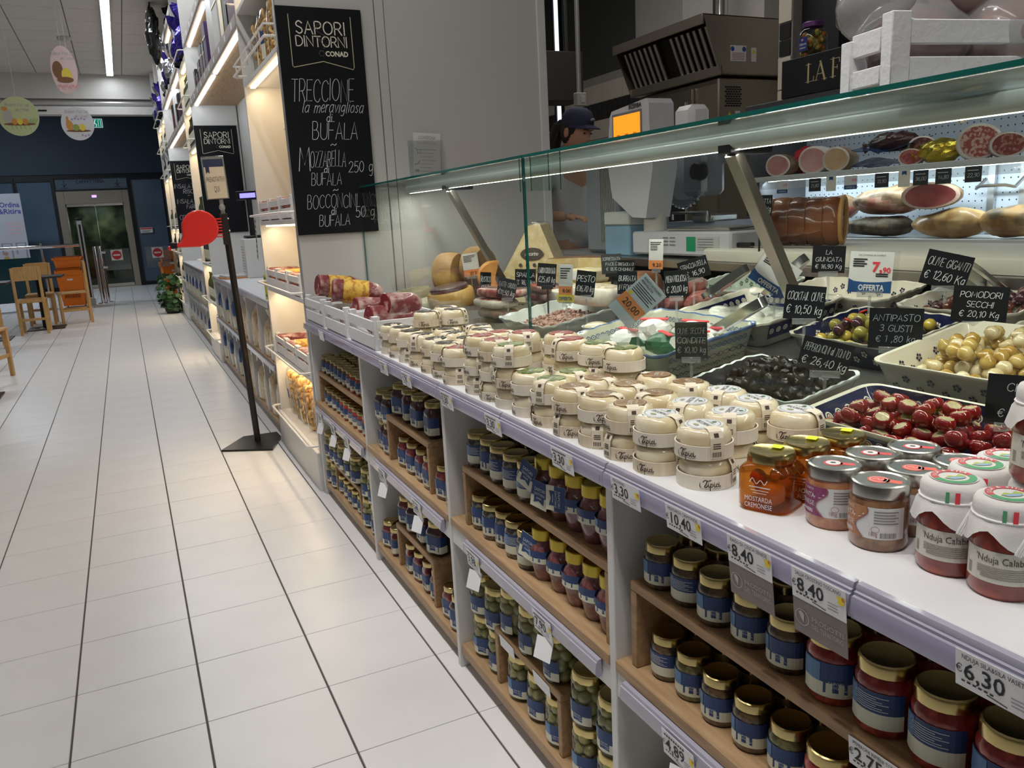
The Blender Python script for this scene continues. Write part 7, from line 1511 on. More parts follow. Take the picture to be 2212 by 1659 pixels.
ham('boiled ham with marbled cut face, leftmost on the upper shelf', 3.12, 3.26, zu, .18, .066, 1.05, YA - .5, hsk, roastp, rimm=M('ham_fat_white', (.70, .60, .54), .4)); ham('large pale pink cooked ham on the upper shelf', 3.14, 3.04, zu, .24, .078, 1.0, YA - .5, M('ham_white_skin', (.66, .58, .52), .45), cook, rimm=M('ham_fat_white', (.7, .6, .54), .4)); ham('round tan roast in skin next to the blue wrapped pack', 3.11, 2.87, zu, .22, .068, .95, YA - .45, hfat, rosy)
def foilpack(label, x, y, z, sx, sy, sz, mats, rz=0, seed=0, amp=.1):
    rg = random.Random(seed); t = T('wrapped_meat', label, 'package', (x, y, z), rz)
    MB().ball((0, 0, sz / 2), (sx / 2, sy / 2, sz / 2), 16, 10, 0, lambda p: (p.x * (1 + rg.uniform(-amp, amp)), p.y * (1 + rg.uniform(-amp, amp)), max(0, p.z * (1 + rg.uniform(-amp, amp) * .5)))).build('wrapper', mats, t, smooth=0)
    MB().tube([(0, sy * .46, sz * .4), (0, sy * .55, sz * .36), (-.01, sy * .62, sz * .30)], sz * .2, 8, 0, False, [.6, .9, 1.4]).build('gathered_end', mats, t, smooth=0); return t
redF = M('red_gloss_film', (.45, .015, .02), .15, 0, .3, 12, .3, 40, .5); goldF = M('gold_foil', (.62, .46, .05), .2, .8, .2, 12, .4, 40); bluF = M('navy_film', (.015, .035, .12), .25, 0, .3, 12, .2, 40, .3)
foilpack('red film wrapped ham behind the leftmost boiled ham', 3.32, 3.25, zu, .14, .20, .15, redF, 0, 1); foilpack('crumpled gold foil salami on the upper shelf', 3.16, 2.36, zu, .12, .19, .10, goldF, .2, 2, .14); foilpack('clear wrapped dark salami pile in navy film', 3.22, 2.64, zu + .07, .14, .24, .09, M('dark_shiny_salami', (.06, .02, .015), .15, 0, .5, 30, .3, 60, .7), .1, 3)
t = T('navy_sheet', 'navy blue wrapping sheet folded around the salami pile', 'wrapper', (3.14, 2.64, zu)); rg = random.Random(4)
for sg in (0, 1):
    mb = MB(); v = []
    for i in range(9):
        for j in range(4): v.append((-.02 + j * .05 + rg.uniform(-.008, .008), -.155 + i * .039, (.004 + .012 * j if not sg else .072 + .01 * j) + rg.uniform(-.006, .006) + .02 * abs(i - 4) / 4))
    mb.add(v, [(i * 4 + j, i * 4 + j + 1, (i + 1) * 4 + j + 1, (i + 1) * 4 + j) for i in range(8) for j in range(3)]); o = mb.build('fold', bluF, t, smooth=0); md = o.modifiers.new('thickness', 'SOLIDIFY'); md.thickness = .003
ham('small red cured sausage end beside the gold foil', 3.12, 2.47, zu, .14, .042, 1.25, YA - .35, salW, SPECK('cured_red', (.34, .06, .06), (.48, .16, .15), 60), 'salami', 'salami'); ham('dark speckled salami lying behind the gold foil', 3.19, 2.47, zu + .03, .11, .055, 1.1, YA - .2, salW, SPECK('dark_salami', (.10, .02, .02), (.26, .10, .09), 60), 'salami', 'salami'); ham('big round mortadella-like salami with broad cut face', 3.12, 2.16, zu, .22, .082, 1.0, YA - .25, M('mortadella_skin', (.60, .52, .50), .4), mor, 'salami', 'salami', .7); ham('dark red salami cut on a slant at the right edge', 3.09, 2.02, zu, .2, .055, 1.2, YA - .2, salW, SPECK('slant_salami', (.26, .05, .04), (.46, .22, .18), 70), 'salami', 'salami', .7)
# lower shelf
def whole_ham(label, x, y, z, L_, w, h, yaw, m1, m2=None, seed=0):
    # whole dry ham lying along the shelf: fat end, narrowing shank, knobbly skin
    t = T('dry_ham', label, 'ham', (x, y, z), yaw); rg = random.Random(seed); n = 22; NL = 15; v = []
    ph = [rg.uniform(0, 6) for _ in range(4)]
    for i in range(NL):
        q = i / (NL - 1); k = max(.05, 1 - abs(2 * q - 1) ** 3.0) ** .55 * (1.08 - .34 * q); dz = .5 + .03 * sin(5 * q + ph[0])
        for a in range(n):
            th = 2 * PI * a / n; e = 1 + .08 * sin(2 * th + ph[1] + 4 * q) + .06 * sin(5 * th + ph[2] + 9 * q) + rg.uniform(-.03, .03)
            v.append((w / 2 * k * e * cos(th), L_ * (q - .5), max(0, h * dz + h / 2 * k * e * sin(th))))
    mb = MB().add(v, [(i * n + a, (i + 1) * n + a, (i + 1) * n + (a + 1) % n, i * n + (a + 1) % n) for i in range(NL - 1) for a in range(n)] + [tuple(range(n)), tuple(range((NL - 1) * n, NL * n))[::-1]])
    if m2: mb.m = [1 if (sum(mb.v[i][2] for i in f) / len(f) < h * .45 + .02 * sin(20 * mb.v[f[0]][1] + ph[3])) else 0 for f in mb.f]
    mb.build('skin', [m1, m2 or m1], t, smooth=80); return t
fatp = SPECK('ham_side_fat', (.34, .13, .09), (.52, .34, .24), 14, .4, .62, .4, .2)
redst = SPECK('ham_lean_streak', (.34, .10, .08), (.50, .24, .18), 8, .4, .62, .35, .3)
ham('raw ham showing its red cut face on top of the lower pile', 3.12, 2.365, zl + .125, .24, .066, 1.75, YA - .35, hsk, cru, rimm=M('raw_ham_fat', (.62, .46, .36), .4))
whole_ham('large whole dry ham with grey-brown skin on the lower pile', 3.24, 2.68, zl + .095, .34, .20, .145, .15, hsk, fatp, 1)
whole_ham('mould-covered dry ham at the bottom of the pile', 3.20, 2.70, zl, .36, .20, .10, .1, moss, None, 2)
whole_ham('yellow-fat dry ham lying under the cut ham', 3.20, 2.33, zl, .36, .20, .125, -.1, hfat, None, 3)
whole_ham('yellow dry ham at the right end of the lower shelf', 3.18, 2.03, zl, .26, .20, .14, .2, SPECK('ham_patchy', (.20, .14, .08), (.48, .27, .08), 12, .42, .55, .5), hfat, 4)
whole_ham('dark smoked ham piece at the left of the lower pile', 3.27, 3.03, zl + .085, .30, .16, .12, .0, hsk, redst, 5)
foilpack('clear wrapped ham parcel under the smoked piece', 3.24, 2.98, zl, .16, .22, .085, M('parcel_dark', (.12, .08, .06), .2, 0, .5, 20, .3, 40, .6), 0, 6); foilpack('pink wrapped ham parcel beside the left side panel', 3.24, 3.27, zl, .16, .18, .13, M('parcel_pink', (.55, .34, .36), .2, 0, .2, 20, .2, 40, .6), 0, 8)
def shelf_ticket(y, z, kind, text, label):
    t = T('shelf_ticket', label, 'price tag', (XC - .013, y, z), 0, 'tickets on the wall cabinet', (0, 0, .25)); w, h = (.062, .062) if kind != 'cream' else (.05, .068)
    MB().box(-.0008, 0, -w / 2, w / 2, -h / 2, h / 2).build('card', {'dark': slateg, 'white': whitepaper, 'cream': cream}[kind], t); mb = MB(); mp = PL((-.0016, 0, 0), (0, -1, 0), (0, 0, 1))
    if kind == 'dark': write(mb, text, 0, -h * .18, h * .24, .0012, mp, 0, .15, 1, 1, True, w * .8); mb.patch(mp, -w * .35, w * .3, h * .22, h * .26, 1, 1, 0)
    elif kind == 'white': mb.patch(mp, -w / 2, w / 2, -h / 2, -h * .2, 1, 1, 1); print_(mb, text, w * .05, h * .05, h * .24, mp, 2, fit=w * .4); print_(mb, 'OFFERTA', 0, -h * .42, h * .13, PL((-.0022, 0, 0), (0, -1, 0), (0, 0, 1)), 0, center=True, fit=w * .7)
    else: mb.poly2([(-w * .2, h * .48), (w * .2, h * .48), (w * .2, h * .22), (0, h * .30), (-w * .2, h * .22)], mp, 1)
    mb.build('print', [chalk, tagb, tagr], t, smooth=0)
zt_ = zu - .055
for y, k, tx, l in ((3.375, 'dark', '30,90', 'dark ticket at the left end of the upper shelf edge'), (3.17, 'white', '16,90', 'white offer ticket 16 on the upper shelf edge'), (2.955, 'dark', '21,80', 'dark ticket between white 16 and cream tickets'), (2.855, 'cream', '', 'cream ticket left of the white 14 ticket'), (2.74, 'white', '14,90', 'white offer ticket 14 on the upper shelf edge'), (2.57, 'dark', '13,90', 'dark ticket 13 on the upper shelf edge'), (2.455, 'cream', '', 'cream ticket right of the dark 13 ticket'), (2.375, 'dark', '36,00', 'dark ticket 36,00 on the upper shelf edge'), (2.27, 'dark', '14,80', 'dark ticket 14,80 on the upper shelf edge'), (2.14, 'dark', '22,90', 'dark ticket 22 at the right of the upper shelf edge')): shelf_ticket(y, zt_, k, tx, l)
for y, k, tx, l in ((2.80, 'dark', '', 'dark ticket at the left of the lower shelf edge'), (2.44, 'dark', '27,10', 'dark ticket 27,10 on the lower shelf edge'), (2.27, 'white', '12,50', 'white ticket 12,50 on the lower shelf edge')): shelf_ticket(y, zl - .045, k, tx, l)

# ---- crate of wrapped hams on the glass top
ct = T('wooden_crate', 'white crate of plastic-wrapped meats standing on the glass top', 'crate', (1.088, .917, ZG + .001), -.2); w2 = whitep
def slat(a, b, c, d, e, f, n='slat'): MB().box(a, b, c, d, e, f, 0, .0015).build(n, w2, ct)
for x in (0, .58):
    for y in (-.02, .075): slat(x - .014, x + .02, y - .012, y + .012, 0, .106 if y < 0 else .082, 'corner_post')
for z0, z1 in ((.008, .042), (.060, .095)): slat(.02, .56, -.03, -.02, z0, z1); slat(.02, .56, .075, .085, z0, z1)
slat(-.008, .002, .0, .068, .008, .035); slat(-.008, .002, .0, .068, .055, .09); slat(.578, .588, .0, .068, .008, .09); slat(0, .58, -.02, .075, .003, .008, 'base')
hz = THIN('plastic_bag', (.85, .86, .86), .12, 1.4, .35, (.62, .62, .62))
for k, (x, y, z, sx, sy, sz, c) in enumerate(((1.20, .96, .012, .16, .14, .12, (.20, .03, .02)), (1.34, .90, .012, .15, .14, .13, (.34, .12, .08)), (1.46, .90, .012, .13, .14, .12, (.10, .03, .02)), (1.30, .95, .11, .22, .15, .10, (.46, .16, .10)))):
    t = T('wrapped_ham', 'plastic-wrapped ham piece, %s in the crate on the glass' % ['left', 'middle', 'right', 'uppermost'][k], 'ham', (x, y, ZG + z + .002), -.2); rg = random.Random(k + 40)
    MB().ball((0, 0, sz / 2), (sx / 2, sy / 2, sz / 2), 16, 10).build('meat', SPECK('crate_ham_%d' % k, c, tuple(min(1, a * 1.9 + .05) for a in c), 12, .4, .6, .3, .4), t)
    MB().ball((0, 0, sz / 2 + .006), (sx / 2 + .014, sy / 2 + .012, sz / 2 + .012), 18, 10, 0, lambda p: (p.x * (1 + rg.uniform(-.06, .06)), p.y * (1 + rg.uniform(-.06, .06)), max(.001, p.z * (1 + rg.uniform(-.05, .05))))).build('plastic_bag', hz, t, smooth=80)
t = T('plastic_bag', 'cloudy plastic bag end bulging over the crate corner', 'bag', (1.15, .985, ZG + .09)); rg = random.Random(9); MB().ball((0, 0, .05), (.06, .07, .06), 16, 10, 0, lambda p: (p.x * (1 + rg.uniform(-.1, .1)), p.y * (1 + rg.uniform(-.1, .1)), p.z)).build('film', hz, t, smooth=80)
# ================================================================ KITCHEN BEHIND
XW = 4.85
kw = STRUCT(MB().box(XW, XW + .1, 2.6, 9.0, .14, 3.8).build('wall_kitchen', M('kitchen_wall_paint', (.46, .45, .42), .7, 0, .04, 2)))
MB().box(XW - .012, XW, 7.04, 9.0, 2.70, 3.8).build('dark_wall_panel', M('dark_grey_wall', (.055, .058, .058), .6, 0, .1, 2), kw)
tileW = M('kitchen_tile_white', (.60, .56, .48), .3, 0, .05, 4); tileD = M('kitchen_tile_dark', (.022, .022, .024), .3, 0, .3, 8); groutL = M('kitchen_grout', (.35, .33, .30), .7)
for (ya, yb) in ((6.05, 9.0),):
    MB().box(XW - .016, XW - .012, ya, yb, 1.30, 2.70).build('grout_bed', groutL, kw)
    me_w = MB().box(-.010, 0, -.196, .196, -.096, .096, 0, .001).mesh('wall_tile', tileW); me_d = MB().box(-.010, 0, -.046, .046, -.046, .046, 0, .001).mesh('dark_tile', tileD)
    for j, zc in enumerate((1.55, 1.75, 1.95, 2.15, 2.52)):
        y = ya + .2 + (.2 if j % 2 else 0)
        while y < yb - .1: OBJ('wall_tile', me_w, kw, (XW - .0165, y, zc)); y += .4
    for zc in (2.295, 2.385):
        y = ya + .05
        while y < yb: OBJ('dark_tile', me_d, kw, (XW - .0165, y, zc)); y += .1
# extractor hood with filters
hd = T('extractor_hood', 'stainless steel extractor hood with vertical filter bars', 'hood', (0, 0, 0)); y0, y1 = 4.95, 6.14; hs = M('hood_steel', (.42, .38, .32), .3, .9, .12, 4)
sidep = [(4.0, 2.655), (4.02, 2.60), (4.17, 2.25), (4.82, 2.25), (4.82, 2.655)]
for y in (y0, y1 - .006): MB().prism(sidep, lambda u, v, w, y=y: (u, y + w, v), .006).build('side_plate', hs, hd)
MB().box(4.0, 4.82, y0, y1, 2.65, 2.657).build('top_plate', hs, hd); MB().box(3.99, 4.006, y0, y1, 2.585, 2.658, 0, .002).build('front_lip', hs, hd); MB().box(4.16, 4.82, y0, y1, 2.246, 2.252).build('bottom_plate', hs, hd); MB().box(4.165, 4.175, y0, y1, 2.24, 2.31, 0, .002).build('gutter', hs, hd)
MB().prism([(4.10, 2.60), (4.23, 2.29), (4.25, 2.29), (4.12, 2.60)], lambda u, v, w: (u, y0 + .006 + w, v), y1 - y0 - .012).build('filter_plate', M('hood_inner', (.05, .042, .035), .4, .6), hd)
for k in range(16):
    y = y0 + .06 + k * .071
    if k in (7, 8): continue
    MB().tube([(4.075, y, 2.585), (4.205, y, 2.29)], .018, 10).build('filter_bar', steel, hd)
mb = MB(); mp = PL((0, y0 - .0012, 0), (1, 0, 0), (0, 0, 1)); mp2 = PL((0, y0 - .0022, 0), (1, 0, 0), (0, 0, 1)); mb.patch(mp, 4.25, 4.40, 2.34, 2.45, 1, 1, 0); mb.disc(mp2, 4.27, 2.425, .018, 12, 1); mb.disc(mp2, 4.38, 2.425, .018, 12, 1)
for q in range(5): mb.patch(mp2, 4.265, 4.385, 2.35 + q * .011, 2.354 + q * .011, 1, 1, 2)
mb.patch(mp, 4.45, 4.50, 2.34, 2.44, 1, 1, 0); mb.poly2([(4.455, 2.40), (4.495, 2.40), (4.475, 2.432)], mp2, 3); mb.build('warning_stickers', [whitepaper, M('sticker_blue', (.03, .10, .40), .5), M('sticker_redtext', (.5, .2, .2), .5), tagy], hd, smooth=0)
t = T('steel_pipe', 'polished steel flue pipe above the extractor hood', 'pipe', (4.45, 5.30, 2.6585)); MB().lathe([(.06, 0), (.06, 1.14)], 18).build('flue', chrome, t); MB().lathe([(.066, 0), (.066, .03), (.06, .03)], 18).build('collar', chrome, t)
o = MB().box(4.62, 4.838, 5.0, 6.0, 2.6585, 3.79, 0, .004).build('duct_box', M('duct_paint', (.46, .45, .43), .6)); tag(o, 'pale boxed duct rising behind the extractor hood', 'duct')
# oven under the hood
ov = T('oven', 'steel combi oven with vent grid under the extractor hood', 'oven', (4.2, 5.02, .145)); MB().box(0, .62, 0, 1.05, .75, 2.09, 0, .01).build('oven_body', M('oven_steel', (.40, .36, .29), .32, .9, .1, 3), ov); MB().box(.02, .6, .02, 1.03, 0, .749, 0, .004).build('oven_stand', steeld, ov)
MB().box(-.03, 0, .28, 1.03, .85, 2.05, 0, .006).build('oven_door', M('oven_door_steel', (.35, .32, .27), .25, .9), ov); MB().box(-.036, -.031, .36, .96, .95, 1.72).build('door_glass', M('oven_glass', (.01, .01, .01), .08), ov); MB().tube([(-.07, .30, 1.0), (-.07, .30, 1.95)], .014, 10).build('handle', chrome, ov)
mb = MB(); mp = PL((0, -.0012, 0), (1, 0, 0), (0, 0, 1))
for i in range(6):
    for j in range(9): mb.patch(mp, .06 + i * .026 + (.013 if j % 2 else 0), .082 + i * .026 + (.013 if j % 2 else 0), 1.88 + j * .017, 1.892 + j * .017, 1, 1, 0)
mb.patch(mp, .16, .21, 1.80, 1.85, 1, 1, 1); mb.poly2([(.08, 1.80), (.13, 1.80), (.105, 1.845)], mp, 2); mb.build('vent_grid', [black, whitepaper, tagy], ov, smooth=0)
def redlab(mb, mp): print_(mb, '230 V', .02, -.012, .026, mp, 1, center=True, fit=.07); mb.stroke([(-.055, -.01), (-.055, .012), (-.04, .012), (-.04, -.01)], .003, mp, 1)
t = T('warning_label', 'red warning label on the oven edge', 'label', (4.155, 5.19, 1.86), -PI / 2 + .0); MB().box(-.07, .07, -.004, 0, -.04, .04).build('card', tagr, t); mb = MB(); redlab(mb, PL((0, -.0052, 0), (1, 0, 0), (0, 0, 1))); mb.build('print', [tagr, whitepaper], t, smooth=0)
# column and tiled partition right of the hood
pc = STRUCT(MB().box(4.02, 4.35, 3.72, 4.02, .14, 3.8, 0, .002).build('wall_pillar', M('pillar_navy_black', (.010, .012, .018), .5)))
pw = STRUCT(MB().box(4.36, 4.84, 4.02, 4.12, .14, 3.8).build('wall_partition', groutL)); me_p = MB().box(-.118, .118, -.010, 0, -.096, .096, 0, .001).mesh('wall_tile', tileW); me_pd = MB().box(-.046, .046, -.010, 0, -.046, .046, 0, .001).mesh('dark_tile', tileD)
for i in range(2):
    for zc in (2.4, 2.6, 2.8, 3.0, 1.5, 1.7): OBJ('wall_tile', me_p, pw, (4.48 + i * .24, 4.02, zc))
    
for i in range(5):
    for zc in (2.15, 2.25): OBJ('dark_tile', me_pd, pw, (4.41 + i * .1, 4.02, zc))
pq = STRUCT(MB().box(3.95, 4.36, 4.022, 4.14, .14, 3.8).build('wall_partition_front', groutL))
me_q = MB().box(-.010, 0, -.054, .054, -.096, .096, 0, .001).mesh('wall_tile', tileW)
for zc in (2.10, 1.9, 2.50, 2.70, 2.90, 3.10): OBJ('wall_tile', me_q, pq, (3.95, 4.08, zc))
for zc in (2.25, 2.35): OBJ('dark_tile', me_d, pq, (3.95, 4.08, zc))
# dark cabinet, cable pole with switch box, poster at the left
o = MB().box(3.34, 3.73, 6.2, 6.5, 2.22, 2.62, 0, .006).box(3.4, 3.42, 6.34, 6.36, 2.62, 3.80).box(3.65, 3.67, 6.34, 6.36, 2.62, 3.80).build('dark_box', M('brown_black_box', (.045, .04, .036), .5)); tag(o, 'dark brown box hung on rods beside the cable pole', 'box')
t = T('cable_pole', 'thin grey cable pole with a switch box above the woman', 'pole', (2.91, 4.9, 0)); MB().tube([(0, 0, 2.08), (0, 0, 3.8)], .016, 10).build('conduit', alum, t); MB().box(-.035, .04, -.03, .02, 2.0, 2.085, 0, .004).build('switch_box', M('switch_grey', (.50, .49, .46), .5), t); MB().box(-.005, .025, -.034, -.03, 2.02, 2.065, 0, .001).build('socket', M('socket_white', (.6, .6, .58), .5), t)
o = MB().box(3.4, 3.42, 6.9, 7.25, 1.75, 2.45, 0, .002).build('wall_poster', SPECK('dark_poster', (.015, .015, .015), (.10, .10, .10), 6, .45, .6, .5)); tag(o, 'dark framed poster in the kitchen behind the woman', 'poster')
kb = STRUCT(MB().box(1.17, 5.2, 9.0, 9.1, 0, 3.8).build('wall_kitchen_end', M('kitchen_end_paint', (.40, .38, .35), .7)))
w = STRUCT(MB().box(4.80, 4.83, 8.46, 8.50, 2.2, 3.8).box(4.80, 4.83, 8.62, 8.66, 2.2, 3.8).build('window_5', frame)); MB().box(4.815, 4.825, 8.50, 8.62, 2.2, 3.8).build('pane', EMIT('day_slit', (.75, .88, 1.0), 1.6), w)

# ---- the woman serving
p = T('person', 'woman in a navy cap and ponytail working behind the scale', 'person', (2.42, 4.19, .141), 0, None, (0, 0, math.atan2(-.95, .22) + PI / 2)); # local -y is forward
SC_ = 1.03
J = {'pelvis': (0, 0, .92), 'waist': (0, -.01, 1.06), 'chest': (0, -.01, 1.28), 'neckb': (0, .02, 1.43), 'neck': (0, 0.01, 1.52), 'shL': (.17, .01, 1.39), 'elL': (.25, -.02, 1.12), 'wrL': (.14, -.24, 1.10), 'shR': (-.17, .01, 1.39), 'elR': (-.30, .06, 1.16), 'wrR': (-.20, -.17, 1.14), 'hiL': (.09, 0, .86), 'knL': (.095, -.01, .48), 'anL': (.10, .02, .08), 'toL': (.10, -.13, .035), 'hiR': (-.09, 0, .86), 'knR': (-.095, -.01, .48), 'anR': (-.10, .02, .08), 'toR': (-.10, -.13, .035)}
RD = {'pelvis': (.16, .12), 'waist': (.135, .10), 'chest': (.155, .105), 'neckb': (.075, .065), 'neck': (.05, .05), 'shL': (.062, .06), 'elL': (.043, .043), 'wrL': (.027, .027), 'shR': (.062, .06), 'elR': (.043, .043), 'wrR': (.027, .027), 'hiL': (.09, .09), 'knL': (.058, .058), 'anL': (.04, .04), 'toL': (.042, .03), 'hiR': (.09, .09), 'knR': (.058, .058), 'anR': (.04, .04), 'toR': (.042, .03)}
ED = [('pelvis', 'waist'), ('waist', 'chest'), ('chest', 'neckb'), ('neckb', 'neck'), ('chest', 'shL'), ('shL', 'elL'), ('elL', 'wrL'), ('chest', 'shR'), ('shR', 'elR'), ('elR', 'wrR'), ('pelvis', 'hiL'), ('hiL', 'knL'), ('knL', 'anL'), ('anL', 'toL'), ('pelvis', 'hiR'), ('hiR', 'knR'), ('knR', 'anR'), ('anR', 'toR')]
def skinned(name, JJ, RR, EE, mat, parent, root, sub=2):
    ks = list(JJ); me = bpy.data.meshes.new(name); me.from_pydata([JJ[k] for k in ks], [(ks.index(a), ks.index(b)) for a, b in EE], []); o = OBJ(name, me, parent)
    m1 = o.modifiers.new('skin', 'SKIN'); m1.use_smooth_shade = True
    for i, k in enumerate(ks): me.skin_vertices[0].data[i].radius = RR[k]; me.skin_vertices[0].data[i].use_root = (k == root)
    m2 = o.modifiers.new('subdivision', 'SUBSURF'); m2.levels = sub; m2.render_levels = sub; me.materials.append(mat); return o
body = skinned('body', J, RD, ED, skin, p, 'pelvis')
def sub_j(ks, grow): return {k: J[k] for k in ks}, {k: tuple(r + grow for r in RD[k]) for k in ks}
jj, rr = sub_j(['pelvis', 'waist', 'chest', 'neckb', 'shL', 'shR'], .014); jj['slL'] = tuple(J['shL'][i] * .45 + J['elL'][i] * .55 for i in range(3)); rr['slL'] = (.062, .062); jj['slR'] = tuple(J['shR'][i] * .45 + J['elR'][i] * .55 for i in range(3)); rr['slR'] = (.062, .062); rr['neckb'] = (.07, .07)
skinned('white_shirt', jj, rr, [('pelvis', 'waist'), ('waist', 'chest'), ('chest', 'neckb'), ('chest', 'shL'), ('shL', 'slL'), ('chest', 'shR'), ('shR', 'slR')], M('shirt_white', (.62, .62, .64), .8, 0, .05, 40, .2, 30), p, 'pelvis')
jj, rr = sub_j(['pelvis', 'hiL', 'knL', 'anL', 'hiR', 'knR', 'anR'], .012); skinned('trousers', jj, rr, [('pelvis', 'hiL'), ('hiL', 'knL'), ('knL', 'anL'), ('pelvis', 'hiR'), ('hiR', 'knR'), ('knR', 'anR')], M('trousers_dark', (.02, .02, .03), .8), p, 'pelvis')
for sg in (1, -1):
    w_ = Vector(J['wrL' if sg > 0 else 'wrR']); e_ = Vector(J['elL' if sg > 0 else 'elR']); d_ = (w_ - e_).normalized(); s_ = d_.cross(Vector((0, 0, 1))).normalized(); up = s_.cross(d_)
    hj = {'w': tuple(w_), 'p': tuple(w_ + d_ * .05)}; hr = {'w': (.024, .02), 'p': (.030, .016)}; he = [('w', 'p')]
    for q in range(4):
        b = w_ + d_ * .075 + s_ * (q - 1.5) * .018; L_ = (.036, .042, .039, .03)[q]
        for n_, a in (('a', b), ('b', b + d_ * L_ - up * .006), ('c', b + d_ * L_ * 1.7 - up * .025)): hj['%s%d' % (n_, q)] = tuple(a); hr['%s%d' % (n_, q)] = (.0088, .0085)
        he += [('p', 'a%d' % q), ('a%d' % q, 'b%d' % q), ('b%d' % q, 'c%d' % q)]
    hj['t0'] = tuple(w_ + d_ * .03 - s_ * sg * .028); hj['t1'] = tuple(w_ + d_ * .065 - s_ * sg * .045 - up * .01); hr['t0'] = (.011, .011); hr['t1'] = (.009, .009); he += [('w', 't0'), ('t0', 't1')]
    skinned('hand', hj, hr, he, skin, p, 'w')
# head with face, looking down to the scale
hd_ = bpy.data.objects.new('head', None)
def hf(pv):
    x, y, z = pv; f = -y / .105
    if f > 0:
        y -= .010 * math.exp(-((z - .105) / .02) ** 2) * math.exp(-(x / .035) ** 2) * 0
        y -= .020 * math.exp(-((z - .098) / .016) ** 2 - (x / .012) ** 2) * f + .010 * math.exp(-((z - .118) / .02) ** 2 - (x / .008) ** 2) * f     # nose
        y += .010 * f * sum(math.exp(-((z - .128) / .012) ** 2 - ((x - s * .03) / .016) ** 2) for s in (-1, 1))   # eye sockets
        y -= .006 * math.exp(-((z - .062) / .010) ** 2 - (x / .022) ** 2) * f       # lips
        y -= .010 * math.exp(-((z - .025) / .018) ** 2 - (x / .025) ** 2) * f       # chin
    if z < .09: k = 1 - .30 * ((.09 - z) / .09) ** 1.3; x *= k
    return (x, y, z)
head = MB().ball((0, 0, .12), (.073, .092, .122), 28, 22, 0, hf)
for s in (-1, 1): head.ball((s * .074, .012, .115), (.010, .020, .032), 8, 8)
hrot = (.30, 0, .15); hl = (0, -.012, 1.50)
ho = head.build('head', skin, p, hl, hrot, 80)
MB().ball((.0, -.094, .061), (.022, .006, .0055), 12, 6).build('lips', M('lips', (.42, .10, .08), .4), ho)
for s in (-1, 1): MB().ball((s * .03, -.083, .127), (.011, .005, .004), 10, 6).build('eye', M('eye_dark', (.02, .015, .012), .2), ho); MB().tube([(s * .014, -.093, .145), (s * .03, -.094, .149), (s * .045, -.082, .146)], .0024, 5).build('eyebrow', hairM, ho)
hb = MB().ball((0, .014, .135), (.081, .092, .112), 22, 16); hb.f = [f for f in hb.f if not all(hb.v[i][1] < -.035 and hb.v[i][2] < .185 for i in f) and min(hb.v[i][2] for i in f) > .04]; hb.m = [0] * len(hb.f); hb.build('hair', hairM, ho)
MB().tube([(0, .095, .15), (0, .135, .12), (.0, .15, .04), (.0, .14, -.06), (0, .12, -.14)], .040, 12, 0, False, [.55, .9, 1.05, .95, .3]).build('ponytail', hairM, ho); MB().tube([(s_ * .02, .11 + .004 * s_, .138) for s_ in (-1, 0, 1)], .03, 10).build('hair_tie', black, ho)
cp = MB().lathe([(.087, 0), (.091, .012), (.088, .045), (.070, .080), (.040, .098), (0, .103)], 26, 0, (0, 0, 0), 0, .93, 1.12).build('cap_crown', capM, ho, (0, .004, .155), (-.10, 0, 0))
mb = MB(); n = 14; v = []
for i in range(5):
    for k in range(n + 1): a = PI + PI * k / n; e = i / 4; v.append((.078 * cos(a) * (1 + .02 * e), .093 * sin(a) * (1 + .72 * e * (abs(sin(a)) ** .8)) , .012 - .018 * e - .010 * (cos(a) ** 2)))
mb.add(v, [(i * (n + 1) + k, i * (n + 1) + k + 1, (i + 1) * (n + 1) + k + 1, (i + 1) * (n + 1) + k) for i in range(4) for k in range(n)]); o = mb.build('cap_peak', capM, ho, (0, .004, .155), (-.10, 0, 0)); md = o.modifiers.new('thickness', 'SOLIDIFY'); md.thickness = .003
MB().ball((0, -.098, .205), (.022, .006, .009), 10, 6).build('cap_badge', M('cap_badge_grey', (.4, .4, .42), .6), ho)
# ================================================================ AISLE: TICKET STAND
t = T('ticket_stand', 'black pole stand with red number dispenser and sign on aisle', 'stand', (.586, 5.02, 0))
bp_ = [(-.225, -.083), (-.061, .186), (.150, .095), (.160, .046), (.050, -.259), (.0, -.262)]
bp_ = [(-.225, -.08), (-.06, .19), (.16, .05), (.05, -.26)]
MB().prism([(-.225, -.085), (-.065, .165), (.140, .150), (.145, .02), (.05, -.245)], lambda u, v, w: (u, v, .0005 + w), .012).build('base_plate', M('black_base', (.016, .016, .018), .3, .3), t)
MB().tube([(0, 0, .0127), (-.035, .006, 1.40)], .019, 14).build('pole', M('black_pole', (.014, .012, .012), .35), t)
MB().box(-.055, -.017, -.02, .02, 1.22, 1.40, 0, .003).build('bracket', black, t)
for z in (1.30, 1.37): MB().ball((-.017, -.019, z), .006, 8, 6).build('bolt', chrome, t)
d = T('x', '', '') if False else None
sn = [(.1 * cos(a), .1 * sin(a)) for a in [PI * .5 + PI * 2 * q / 28 * .0 for q in range(0)]]
ol = [(.10 * cos(PI * q / 18), .10 * sin(PI * q / 18)) for q in range(-7, 19)] + [(-.10, -.04), (-.115, -.075), (-.16, -.09), (-.16, -.105), (-.02, -.108)]
dsp = MB().prism([(-.175 + u, 1.325 + v) for u, v in ol], lambda u, v, w: (u, -.035 + w, v), .07).build('dispenser', redpl, t, smooth=35); md = dsp.modifiers.new('bevel', 'BEVEL'); md.width = .008; md.segments = 3; md.limit_method = 'ANGLE'
for q in range(7): MB().box(-.09, -.055, -.03, .03, 1.265 + q * .017, 1.272 + q * .017).build('ridge', redpl, dsp)
